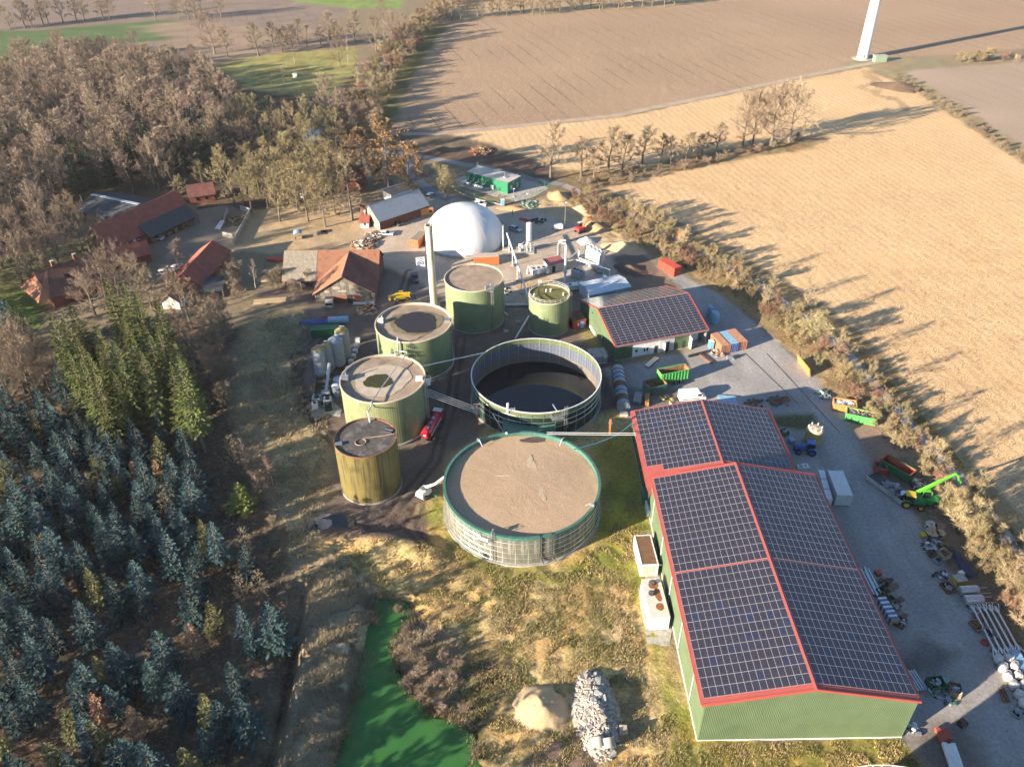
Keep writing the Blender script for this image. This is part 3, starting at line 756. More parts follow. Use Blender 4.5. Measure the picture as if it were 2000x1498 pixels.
mb = MB(); ladder(mb, 5.1, -0.6, 0.3, 10.6, -0.1, cage=True); mb.obj('ladder', M_galv, t)
mb = MB(); mb.tube([(-2.5, 4.5, 9.6), (-2.5, 5.2, 10.9), (-1.9, 5.2, 10.9), (-1.9, 5.0, 9.9)], 0.13, 8); mb.obj('vent_pipe', M_white, t)

# big slurry store in front: open, brown crust, cabled concrete wall
def slurry_store():
 x, y, r, h = 1.75, 116.54, 14.98, 6.93
 t = thing('slurry_store', 'large open slurry store full of brown crust, streaked concrete wall', 'tank', (x, y, 0))
 nseg = 40
 seg = MB(); a1 = 2 * math.pi / nseg; P = []
 m_ = 4
 for zz in (0.0, h - 0.75):
  for rr in (r, r - 0.2):
   for i in range(m_ + 1):
    a = -a1 / 2 * 0.985 + a1 * 0.985 * i / m_
    P.append((rr * math.cos(a), rr * math.sin(a), zz))
 k = m_ + 1; F = []
 for i in range(m_):
  F += [(i, i + 1, 2 * k + i + 1, 2 * k + i), (k + i + 1, k + i, 3 * k + i, 3 * k + i + 1)]
 F += [(0, 2 * k, 3 * k, k), (m_, k + m_, 3 * k + m_, 2 * k + m_)]
 seg.add(P, F); sm = seg.mesh('wall_panel', M_seg)
 for i in range(nseg):
  place('wall_panel', sm, t, (0, 0, 0), i * a1)
 MB().lathe([(r - 0.21, 0.0), (r - 0.21, h - 0.76)], (0, 0, 0), 80).obj('inner_lining', M_turq, t)
 MB().lathe([(r + 0.03, h - 0.78), (r + 0.05, h - 0.1), (r + 0.16, h - 0.02), (r + 0.16, h + 0.04), (r - 0.34, h + 0.04), (r - 0.36, h - 1.0)], (0, 0, 0), 120).obj('rim_membrane', M_turq, t)
 for zz in (0.35, 1.6, 2.9, 4.2, 5.4):
  MB().tube([((r + 0.06) * math.cos(a), (r + 0.06) * math.sin(a), zz) for a in np.linspace(0, 2 * math.pi, 97)[:-1]], 0.05 if zz < 5 else 0.08, 5, closed=True).obj('tension_cable', M_galv, t)
 MB().lathe([(r + 0.5, -0.1), (r + 0.5, 0.14), (r - 0.1, 0.14)], (0, 0, 0), 80).obj('footing', M_conc, t)
 mb = MB(); P = [(0, 0, h - 0.60)]; F = []; K = 26; n = 110; q = random.Random(4)
 for k in range(1, K + 1):
  rr = (r - 0.38) * k / K
  for i in range(n):
   a = 2 * math.pi * (i + 0.5 * (k % 2)) / n
   P.append((rr * math.cos(a), rr * math.sin(a), h - 0.85 + 0.25 * (1 - k / K) + q.uniform(-0.03, 0.03) * min(1, k / 9)))
 for i in range(n): F.append((0, 1 + i, 1 + (i + 1) % n))
 for k in range(K - 1):
  for i in range(n):
   a = 1 + k * n; b = a + n; j = (i + 1) % n
   F.append((a + i, b + i, b + j, a + j))
 mb.add(P, F); mb.obj('crust', M_crust, t, smooth=True)
 sheet(MB(), blob(1.1, 40, 11, 0.5, 0.75, 2.0), h - 0.665, (2.0, 5.6), 0.06).obj('pale_patch', M_crustpale, t)
 sheet(MB(), blob(0.8, 40, 12, 0.55, 0.6, 2.0), h - 0.655, (3.8, -3.0), 0.05).obj('pale_patch', M_crustpale, t)
 sheet(MB(), blob(0.7, 36, 13, 0.35, 1.8, 0.35), h - 0.635, (-3.4, 2.2), 0.05).obj('pale_patch', M_crustpale, t)
 sheet(MB(), blob(1.5, 36, 14, 0.2, 1.6, 0.7), h - 0.80, (2.6, 13.2), 0.06).obj('wet_patch', mat('wet_crust', (0.10, 0.075, 0.055), 0.6, bump=.5), t)
 a = math.atan2(-13.8, -5.2)
 mb = MB(); ladder(mb, r * math.cos(a), r * math.sin(a), 0.1, h + 0.9, a, cage=False); mb.obj('ladder', M_galv, t)
 a2 = a - 0.1
 mb = MB(); c = ((r + 0.7) * math.cos(a2), (r + 0.7) * math.sin(a2)); mb.box((c[0], c[1], h - 1.3), (1.2, 2.2, 0.1), a2)
 e = [(c[0] + math.cos(a2) * u - math.sin(a2) * v, c[1] + math.sin(a2) * u + math.cos(a2) * v, h - 1.3) for u, v in ((-.6, -1.1), (.6, -1.1), (.6, 1.1), (-.6, 1.1))]
 railing(mb, e, 1.0); mb.obj('platform', M_galv, t)
 for a in (-1.37, -1.22):
  c, s = math.cos(a), math.sin(a); rr = r + 0.12
  mb = MB(); mb.tube([((r - .4) * c, (r - .4) * s, h + .1), (rr * c, rr * s, h + .12), ((rr + .1) * c, (rr + .1) * s, h - .3), (rr * c + .1, rr * s, 2.5), (rr * c + .35, rr * s, 1.2), (rr * c + 0.8, rr * s - .3, .3)], 0.09, 6); mb.obj('hose', M_dark, t)
 for a, nm in ((2.2, 'mixer_bracket'), (0.95, 'mixer_bracket'), (-0.5, 'mixer_bracket'), (-1.95, 'mixer_bracket')):
  c, s = math.cos(a), math.sin(a); mb = MB()
  mb.box(((r - .3) * c, (r - .3) * s, h + .3), (.9, .25, .6), a); mb.tube([((r - .5) * c, (r - .5) * s, h + .7), ((r - 1.6) * c, (r - 1.6) * s, h - .5)], .06, 6); mb.obj(nm, M_galv, t)
slurry_store()

# open enamelled-steel tank, almost empty
def open_tank():
 x, y, r, h = 5.5, 152.33, 14.72, 7.0
 t = thing('open_slurry_tank', 'wide open steel panel tank nearly empty, black liquid inside, white rim', 'tank', (x, y, 0))
 nseg = 36; a1 = 2 * math.pi / nseg; rows = 5; hh = h / rows
 def panel(out, inn):
  mb = MB(); m_ = 3; P = []; k = m_ + 1; w = a1 * 0.988
  for zz in (0.012, hh - 0.012):
   for rr in (r, r - 0.05):
    for i in range(k):
     a = -w / 2 + w * i / m_; P.append((rr * math.cos(a), rr * math.sin(a), zz))
  for i in range(m_):
   mb.cur = 0; mb.add([P[i], P[i + 1], P[2 * k + i + 1], P[2 * k + i]], [(0, 1, 2, 3)])
   mb.cur = 1; mb.add([P[k + i + 1], P[k + i], P[3 * k + i], P[3 * k + i + 1]], [(0, 1, 2, 3)])
  mb.cur = 0
  mb.add([P[0], P[2 * k], P[3 * k], P[k]], [(0, 1, 2, 3)]); mb.add([P[m_], P[k + m_], P[3 * k + m_], P[2 * k + m_]], [(0, 1, 2, 3)])
  for i in range(m_): mb.add([P[2 * k + i], P[2 * k + i + 1], P[3 * k + i + 1], P[3 * k + i]], [(0, 1, 2, 3)])
  return mb.mesh('wall_panel', [out, inn])
 top = panel(M_enamtop, M_enamtop); mid = panel(M_enam, M_enamin); low = panel(M_enam, M_enamlow)
 for j in range(rows):
  for i in range(nseg):
   place('wall_panel', top if j == rows - 1 else (mid if j >= 2 else low), t, (0, 0, j * hh), i * a1)
 js = MB(); js.box((r + 0.01, 0, h / 2), (0.10, 0.07, h)); jm = js.mesh('joint_strip', M_galv)
 for i in range(nseg): place('joint_strip', jm, t, (0, 0, 0), (i + .5) * a1)
 ji = MB(); ji.box((r - 0.07, 0, h / 2 + 1.4), (0.04, 0.09, h - 2.8)); jm = ji.mesh('joint_cover', mat('joint_sealant', (0.30, 0.30, 0.30), 0.6))
 for i in range(nseg): place('joint_cover', jm, t, (0, 0, 0), (i + .5) * a1)
 for zz in (2 * hh, 3 * hh, 4 * hh):
  MB().tube([((r + 0.05) * math.cos(a), (r + 0.05) * math.sin(a), zz) for a in np.linspace(0, 2 * math.pi, 97)[:-1]], 0.06, 5, closed=True).obj('stiffener_ring', M_galv, t)
 MB().lathe([(r - 0.08, h - 0.03), (r - 0.08, h + 0.05), (r + 0.16, h + 0.05), (r + 0.16, h - 0.12), (r + 0.02, h - 0.12)], (0, 0, 0), 120).obj('rim', M_white, t)
 MB().lathe([(r + 0.5, -0.1), (r + 0.5, 0.12), (r - 0.2, 0.12)], (0, 0, 0), 80).obj('footing', M_conc, t)
 MB().cyl((0, 0, 0.05), r - 0.06, 0.25, 90).obj('liquid', M_slurry, t)
 a = -1.30
 mb = MB(); ladder(mb, r * math.cos(a + .14), r * math.sin(a + .14), 0.1, h + 1.0, a + .14, cage=True); mb.obj('ladder', M_galv, t)
 mb = MB(); c = ((r + 0.75) * math.cos(a), (r + 0.75) * math.sin(a)); mb.box((c[0], c[1], h - 1.3), (1.3, 2.6, 0.1), a)
 e = [(c[0] + math.cos(a) * u - math.sin(a) * v, c[1] + math.sin(a) * u + math.cos(a) * v, h - 1.3) for u, v in ((-.6, -1.3), (.6, -1.3), (.6, 1.3), (-.6, 1.3))]
 railing(mb, e, 1.1); mb.tube([((r - .6) * math.cos(a - .05), (r - .6) * math.sin(a - .05), h + 1.6), ((r + .3) * math.cos(a), (r + .3) * math.sin(a), h + .3)], .12, 6); mb.obj('platform', M_galv, t)
 a = -2.02; c, s = math.cos(a), math.sin(a)
 mb = MB(); mb.tube([(r * c * 1.01, r * s * 1.01, h - 1.0), (r * c * 1.01, r * s * 1.01, h + 1.6)], .28, 10); mb.obj('vent_pipe', M_white, t)
 mb = MB(); mb.box((r * c * 1.02 + .9, r * s * 1.02, h - .1), (.7, .6, .8)); mb.box((r * c * 1.02 + 1.5, r * s * 1.02 - .1, h + .1), (.3, .3, 1.0)); mb.obj('valve_unit', M_grey, t)
open_tank()

# another tank at the lower edge, only its rim railing in view
t = clad_tank('storage_tank', 'tank with white railed rim cut off by the lower edge', 46.6, 39.3, 17.0, 11.5, M_tgreen, M_gravel, drop=0.4, ribs=100)
mb = MB(); railing(mb, [(17.0 * math.cos(a), 17.0 * math.sin(a), 11.5) for a in np.linspace(1.1, 2.2, 16)], 1.1, False, .05); mb.obj('railing', M_white, t)

# gas dome
def gas_dome():
 t = thing('gas_dome', 'huge white membrane gas dome on a round base', 'gas dome', (-14.6, 236.2, 0))
 prof = [(12.45, 0.75)]
 for i in range(1, 19):
  a = i / 18 * math.pi / 2
  prof.append((12.45 * math.cos(a) ** 0.86 + 0.001, 0.75 + 10.5 * math.sin(a)))
 MB().lathe(prof, (0, 0, 0), 96).obj('membrane', mat('white_membrane', (0.66, 0.66, 0.645), 0.38, var=0.05, vs_=0.2, spec=0.4, fine=0.02), t, smooth=True)
 MB().lathe([(12.75, 0.0), (12.75, 0.62), (12.3, 0.75)], (0, 0, 0), 96).obj('base_ring', M_conc, t)
 MB().tube([(12.62 * math.cos(a), 12.62 * math.sin(a), 0.8) for a in np.linspace(0, 2 * math.pi, 97)[:-1]], 0.12, 6, closed=True).obj('clamping_ring', M_galv, t)
 for k in range(20):
  mb = MB(); a = k * math.pi / 10; mb.tube([((r_ + .01) * math.cos(a), (r_ + .01) * math.sin(a), z_ + .01) for r_, z_ in prof[:-1]], .022, 4); mb.obj('membrane_seam', mat('seam_grey', (.62, .62, .61), .5), t)
 for a in (-1.62, -2.55):
  mb = MB(); mb.cyl((12.0 * math.cos(a), 12.0 * math.sin(a), 2.6), 0.22, 0.3, 12, axis=(math.cos(a), math.sin(a), .15)); mb.obj('sight_glass', M_black, t)
 mb = MB(); mb.tube([(8.4 * math.cos(a) , 8.4 * math.sin(a) , 8.6) for a in np.linspace(.45, .75, 5)], .12, 5); mb.obj('membrane_strap', M_white, t)
 mb = MB(); mb.box((12.6, -4.6, .6), (1.6, 1.4, 1.2), .3); mb.tube([(12.0, -4.4, 1.0), (11.2, -4.0, 2.2)], .25, 8); mb.obj('air_blower', M_grey, t)
gas_dome()

# chimney
def chimney():
 t = thing('chimney', 'tall cream steel chimney streaked with rust', 'chimney', (-21.24, 195.0, 0))
 m = mat('chimney_cream', (0.60, 0.54, 0.43), 0.5, var=0.12, vs_=0.5, streak=0.42, streak_col=(0.33, 0.19, 0.08))
 for k, (z0, z1) in enumerate(((0.4, 8.2), (8.2, 16.0), (16.0, 23.3))):
  MB().lathe([(0.98, z0), (0.98, z1 - 0.06), (1.04, z1 - 0.05), (1.04, z1 + 0.05), (0.98, z1 + 0.06)], (0, 0, 0), 28).obj('shaft_section', m, t, smooth=True)
 MB().lathe([(1.02, 23.3), (1.02, 24.0), (0.8, 24.0), (0.8, 23.0)], (0, 0, 0), 28).obj('crown_ring', M_rimc, t)
 mb = MB()
 for a in (0.3, 1.4, 2.6, 3.9, 5.2): mb.box((0.85 * math.cos(a), 0.85 * math.sin(a), 24.15), (0.4, 0.3, 0.35), a)
 mb.obj('cap_lug', M_galv, t)
 MB().box((0, 0, 0.2), (3.2, 3.2, 0.4)).obj('footing', M_conc, t)
 mb = MB(); ladder(mb, -0.98, 0, 0.5, 23.2, math.pi, .45, .2); mb.obj('ladder', M_dark, t)
chimney()

# ---------------------------------------------------------------- halls with solar roofs
M_hgreen = mat('hall_green', (0.110, 0.160, 0.088), 0.5, var=0.14, vs_=0.4, streak=0.06)
M_hgreen2 = mat('hall_green_dark', (0.085, 0.14, 0.06), 0.5, var=0.08, vs_=0.4, streak=0.08)
M_hred = mat('roof_red', (0.32, 0.075, 0.065), 0.55, var=0.10, vs_=0.4, streak=0.05)
M_hredd = mat('trim_red', (0.37, 0.07, 0.055), 0.55, var=0.08)
M_frame = mat('panel_frame', (0.34, 0.33, 0.34), 0.45, 0.2, var=0.0, fine=0.0)
def cell_material():
 m = bpy.data.materials.new('solar_cells'); m.use_nodes = True
 nt = m.node_tree; N = nt.nodes; L = nt.links; b = N['Principled BSDF']
 b.inputs['Roughness'].default_value = 0.22; b.inputs['Specular IOR Level'].default_value = 0.5
 oi = N.new('ShaderNodeObjectInfo')
 r = N.new('ShaderNodeValToRGB'); e = r.color_ramp.elements
 e[0].position = 0.0; e[0].color = (0.020, 0.020, 0.033, 1)
 e[1].position = 1.0; e[1].color = (0.014, 0.023, 0.058, 1)
 q = e.new(0.72); q.color = (0.022, 0.022, 0.038, 1)
 q = e.new(0.93); q.color = (0.018, 0.021, 0.042, 1)
 L.new(oi.outputs['Random'], r.inputs['Fac'])
 tc = N.new('ShaderNodeTexCoord')
 br = N.new('ShaderNodeTexBrick'); br.offset = 0; br.inputs['Scale'].default_value = 1.0
 br.inputs['Brick Width'].default_value = 0.158; br.inputs['Row Height'].default_value = 0.158; br.inputs['Mortar Size'].default_value = 0.006
 br.inputs['Color1'].default_value = (1, 1, 1, 1); br.inputs['Color2'].default_value = (.9, .9, .9, 1); br.inputs['Mortar'].default_value = (6, 5.5, 4.2, 1)
 L.new(tc.outputs['Object'], br.inputs['Vector'])
 x = N.new('ShaderNodeMix'); x.data_type = 'RGBA'; x.blend_type = 'MULTIPLY'; x.inputs[0].default_value = 1
 L.new(r.outputs['Color'], x.inputs[6]); L.new(br.outputs['Color'], x.inputs[7]); L.new(x.outputs[2], b.inputs['Base Color'])
 return m
M_cell = cell_material()
def panel_box(mb, o, ux, uy, w, l, t=0.045, f=0.03):
 """a framed module at corner o, spanning w along ux and l along uy"""
 o = Vector(o); ux = Vector(ux); uy = Vector(uy); n = ux.cross(uy)
 def p(a, c, z): return o + ux * a + uy * c + n * z
 mb.cur = 0
 A = [p(0, 0, t), p(w, 0, t), p(w, l, t), p(0, l, t)]
 B = [p(f, f, t), p(w - f, f, t), p(w - f, l - f, t), p(f, l - f, t)]
 Cc = [p(f, f, t - .008), p(w - f, f, t - .008), p(w - f, l - f, t - .008), p(f, l - f, t - .008)]
 D = [p(0, 0, 0), p(w, 0, 0), p(w, l, 0), p(0, l, 0)]
 V = A + B + Cc + D
 F = []
 for i in range(4):
  j = (i + 1) % 4
  F += [(i, j, 4 + j, 4 + i), (4 + i, 4 + j, 8 + j, 8 + i), (12 + i, 12 + j, j, i)]
 mb.add(V, F); mb.cur = 1; mb.add(Cc, [(0, 1, 2, 3)]); mb.cur = 0

def panel_field(t, items, near_of, limit=300):
 """items = list of (corner, ux, uy, w, l); the limit nearest ones are single parts, the rest one mass"""
 items = sorted(items, key=near_of)
 cache = {}
 for (o, ux, uy, w, l) in items[:limit]:
  key = (round(w, 3), round(l, 3))
  if key not in cache:
   mb = MB(); panel_box(mb, (0, 0, 0), (1, 0, 0), (0, 1, 0), w, l); cache[key] = mb.mesh('solar_panel', [M_frame, M_cell])
  ob = bpy.data.objects.new('solar_panel', cache[key]); COL.objects.link(ob); ob.parent = t
  ux = Vector(ux); uy = Vector(uy); n = ux.cross(uy)
  M = Matrix((( ux.x, uy.x, n.x, o[0]), (ux.y, uy.y, n.y, o[1]), (ux.z, uy.z, n.z, o[2]), (0, 0, 0, 1)))
  ob.matrix_local = M
 rest = items[limit:]
 if rest:
  # far modules, joined
  mb = MB()
  for (o, ux, uy, w, l) in rest: panel_box(mb, o, ux, uy, w, l)
  ob = mb.obj('solar_array', [M_frame, M_cell], t); ob['kind'] = 'stuff'

def ribbed_roof(t, side, y0, y1, xr, zr, xe, ze, m, pitch=0.25, name='roof_sheet', th=0.06):
 """trapezoid sheet from ridge (xr,zr) to eave (xe,ze), ribs down the slope"""
 prof = []; y = y0
 while y < y1 - 1e-6:
  for f, d in ((0, 0), (0.55, 0), (0.65, 0.035), (0.9, 0.035)):
   yy = y + f * pitch
   if yy < y1: prof.append((yy, d))
  y += pitch
 prof.append((y1, 0))
 mb = MB(); n = len(prof); P = []
 for (yy, d) in prof: P.append((xr, yy, zr + d))
 for (yy, d) in prof: P.append((xe, yy, ze + d))
 for (yy, d) in ((y0, 0), (y1, 0)): P += [(xr, yy, zr - th), (xe, yy, ze - th)]
 F = []
 for i in range(n - 1):
  F.append((i, i + 1, n + i + 1, n + i) if side < 0 else (i, n + i, n + i + 1, i + 1))
 b = 2 * n
 F += [(b, b + 2, b + 3, b + 1), (0, n, b + 1, b), (n - 1, 2 * n - 1, b + 3, b + 2), (n, 2 * n - 1, b + 3, b + 1)]
 mb.add(P, F); return mb.obj(name, m, t)

def ribbed_wall(a, b, z0, zt, m, pitch=0.235, depth=0.035, parent=None, name='wall', flip=1):
 """upright ribbed sheet from a to b; zt(s) = top height at fraction s"""
 L_ = dist(a, b); ux, uy = (b[0] - a[0]) / L_, (b[1] - a[1]) / L_
 nxx, nyy = uy * flip, -ux * flip
 st = [0.0]; dp = [0.0]; s = 0.0
 while s < L_ - 1e-6:
  for f, d in ((0.45, 0.0), (0.55, 1.0), (0.9, 1.0), (1.0, 0.0)):
   v = s + f * pitch
   if v <= L_: st.append(v); dp.append(d)
  s += pitch
 if st[-1] < L_: st.append(L_); dp.append(0.0)
 P = []; n = len(st)
 for z in (0, 1):
  for v, d in zip(st, dp):
   P.append((a[0] + ux * v + nxx * d * depth, a[1] + uy * v + nyy * d * depth, z0 if z == 0 else zt(v / L_)))
 F = [(i, i + 1, n + i + 1, n + i) if flip > 0 else (i + 1, i, n + i, n + i + 1) for i in range(n - 1)]
 mb = MB(); mb.add(P, F)
 return mb.obj(name, m, parent)

def tall_hall():
 th = 1.5807206
 t = thing('machine_hall', 'long green hall with dark solar roof edged in red, nearest the camera', 'hall', (42.063, 68.285, 0), th - math.pi / 2)
 al = 0.21074733; hr = 12.58; d0 = 0.342; L = 46.08; W = 15.157
 ca, sa = math.cos(al), math.sin(al)
 zr = hr - 0.09
 y0, y1 = -0.98, L + 0.62
 gy0, gy1 = -0.90, L + 0.5
 def zroof(x): return zr - abs(x) * math.tan(al)
 ribbed_wall((-W, gy0), (W, gy0), 0.30, lambda s: zroof(-W + 2 * W * s) - 0.05, M_hgreen, 0.26, 0.07, parent=t, name='gable_wall')
 ribbed_wall((W, gy1), (-W, gy1), 0.30, lambda s: zroof(-W + 2 * W * s) - 0.05, M_hgreen, 0.5, parent=t, name='gable_wall')
 ribbed_wall((-W, gy1), (-W, gy0), 0.30, lambda s: zroof(W) - 0.02, M_hgreen, 0.235, 0.01, parent=t, name='side_wall')
 ribbed_wall((W, gy0), (W, gy1), 0.30, lambda s: zroof(W) - 0.02, M_hgreen, 0.235, 0.02, parent=t, name='side_wall')
 MB().bx(-W - .06, gy0 - .06, -0.1, W + .06, gy1 + .06, 0.30).obj('plinth', M_white, t)
 xe = 15.95 * ca
 for s in (-1, 1):
  ribbed_roof(t, s, y0, y1, 0.0, zr, s * xe, zr - 15.95 * sa, M_hred)
  # gutter at the eave
  mb = MB(); mb.tube([(s * (xe + .06), y0 + .1, zr - 15.95 * sa - .08), (s * (xe + .06), y1 - .1, zr - 15.95 * sa - .08)], .09, 8); mb.obj('gutter', M_hredd, t)
  for yy, nm in ((y0, 'verge_trim'), (y1, 'verge_trim')):
   mb = MB(); mb.slab((0, yy - .03, zr + .07), (s * xe, yy - .03, zr - 15.95 * sa + .07), (s * xe, yy + .12, zr - 15.95 * sa + .07), (0, yy + .12, zr + .07), 0.0)
   mb.v = []; mb.f = []; mb.m = []
   A = Vector((0, yy, zr + .09)); B = Vector((s * xe, yy, zr - 15.95 * sa + .09))
   mb.add([A + Vector((0, -.08, 0)), B + Vector((0, -.08, 0)), B + Vector((0, .10, 0)), A + Vector((0, .10, 0)),
     A + Vector((0, -.08, -.46)), B + Vector((0, -.08, -.46)), B + Vector((0, .10, -.2)), A + Vector((0, .10, -.2))],
    [(0, 1, 2, 3), (4, 7, 6, 5), (0, 4, 5, 1), (1, 5, 6, 2), (2, 6, 7, 3), (3, 7, 4, 0)])
   mb.obj(nm, M_hredd, t)
 mb = MB(); mb.add([(-.34, y0 - .05, zr - .02), (0, y0 - .05, zr + .13), (.34, y0 - .05, zr - .02), (-.34, y1 + .05, zr - .02), (0, y1 + .05, zr + .13), (.34, y1 + .05, zr - .02)],
    [(0, 1, 4, 3), (1, 2, 5, 4), (0, 2, 1), (3, 4, 5), (0, 3, 5, 2)])
 mb.obj('ridge_cap', M_hredd, t)
 items = []
 pw, pl = 1.01, 1.632
 gap = L - 28 * pl
 for s in (-1, 1):
  for r_ in range(28):
   y = r_ * pl + (gap if r_ >= 14 else 0)
   for c in range(15):
    d = d0 + c * pw
    # corner so that ux x uy points up
    if s > 0: o = (d * ca, y + .012, hr - d * sa - .045); ux = (ca, 0, -sa)
    else: o = (-(d + pw - .012) * ca, y + .012, hr - (d + pw - .012) * sa - .045); ux = (ca, 0, sa)
    items.append((o, ux, (0, 1, 0), pw - .012, pl - .015))
 panel_field(t, items, lambda it: it[0][1] * 1.0 + abs(it[0][0]) * .01)
 # downpipes on the west wall, gutter outlets
 for yy in (5.2, 14.6, 24.0, 33.0, 42.5):
  mb = MB(); mb.tube([(-xe - .02, yy, zr - 15.95 * sa - .15), (-W - .12, yy, zr - 15.95 * sa - .8), (-W - .12, yy, 0.3)], .07, 6); mb.obj('downpipe', M_white, t)
 # roller doors on the east side
 for yy in (6.0, 17.0, 28.0, 39.0):
  mb = MB()
  for k in range(10): mb.bx(W + .035, yy - 2.3, .3 + k * .48, W + .08, yy + 2.3, .3 + k * .48 + .46)
  mb.obj('roller_door', M_grey, t)
 # small vents on the centre strip
 for xx in (-1.8, -4.2, -6.0, -8.3, -10.4, -12.0, -13.6):
  MB().cyl((xx * ca, 14 * pl + gap / 2, hr + xx * sa - .1), .05, .12, 6).obj('roof_bolt', M_dark, t)
 return t
tall_hall()

def low_hall():
 t = thing('machine_hall', 'lower green hall with solar roof and bare red strip, joined behind the taller one', 'hall', (40.75, 114.75, 0), 1.5807206 - math.pi / 2)
 zr = 8.80; xe = 15.0; ze = 5.93; al = math.atan2(zr - ze, xe); ca, sa = math.cos(al), math.sin(al); W = 14.5; L = 24.7
 for s in (-1, 1):
  ribbed_roof(t, s, 0.75, L, 0.0, zr, s * xe, ze, M_hred)
  mb = MB(); mb.tube([(s * (xe + .05), .8, ze - .08), (s * (xe + .05), L - .1, ze - .08)], .09, 8); mb.obj('gutter', M_hredd, t)
  A = Vector((0, L, zr + .09)); B = Vector((s * xe, L, ze + .09)); mb = MB()
  mb.add([A + Vector((0, -.1, 0)), B + Vector((0, -.1, 0)), B + Vector((0, .08, 0)), A + Vector((0, .08, 0)), A + Vector((0, -.1, -.2)), B + Vector((0, -.1, -.2)), B + Vector((0, .08, -.45)), A + Vector((0, .08, -.45))],
   [(0, 1, 2, 3), (4, 7, 6, 5), (0, 4, 5, 1), (1, 5, 6, 2), (2, 6, 7, 3), (3, 7, 4, 0)])
  mb.obj('verge_trim', M_hredd, t)
 # a tongue of the west eave runs past the taller hall
 mb = MB(); mb.slab((-xe, -1.2, ze - .005), (-14.2, -1.2, ze + .145), (-14.2, .75, ze + .145), (-xe, .75, ze - .005), .06); mb.obj('eave_tongue', M_hred, t)
 mb = MB(); mb.add([(-.32, .8, zr - .02), (0, .8, zr + .13), (.32, .8, zr - .02), (-.32, L + .04, zr - .02), (0, L + .04, zr + .13), (.32, L + .04, zr - .02)],
    [(0, 1, 4, 3), (1, 2, 5, 4), (0, 2, 1), (3, 4, 5), (0, 3, 5, 2)]); mb.obj('ridge_cap', M_hredd, t)
 ribbed_wall((-W, L - .3), (-W, .3), 0.2, lambda s: ze + .02, M_hgreen2, parent=t, name='side_wall')
 ribbed_wall((W, .3), (W, L - .3), 0.2, lambda s: ze + .02, M_hgreen2, parent=t, name='side_wall')
 ribbed_wall((W, L - .3), (-W, L - .3), 0.2, lambda s: zr - abs(-W + 2 * W * s) * math.tan(al) - .05, M_hgreen2, parent=t, name='gable_wall')
 MB().bx(-W - .05, .3, -.1, W + .05, L - .25, .2).obj('plinth', M_white, t)
 items = []; pw, pl = 1.01, 1.632; d0 = .32
 for s in (-1, 1):
  for r_ in range(12 if s < 0 else 12):
   y = L - .15 - (r_ + 1) * pl
   for c in range(14):
    if s < 0 and r_ == 11 and c >= 11: continue
    d = d0 + c * pw
    if s > 0: o = (d * ca, y, zr + .09 - d * sa - .045); ux = (ca, 0, -sa)
    else: o = (-(d + pw - .012) * ca, y, zr + .09 - (d + pw - .012) * sa - .045); ux = (ca, 0, sa)
    items.append((o, ux, (0, 1, 0), pw - .012, pl - .015))
 panel_field(t, items, lambda it: it[0][1])
 mb = MB(); mb.tube([(-12.9, 1.6, ze + .62), (-13.1, 3.3, ze + .60)], .06, 6); mb.obj('roof_cable', M_dark, t)
low_hall()

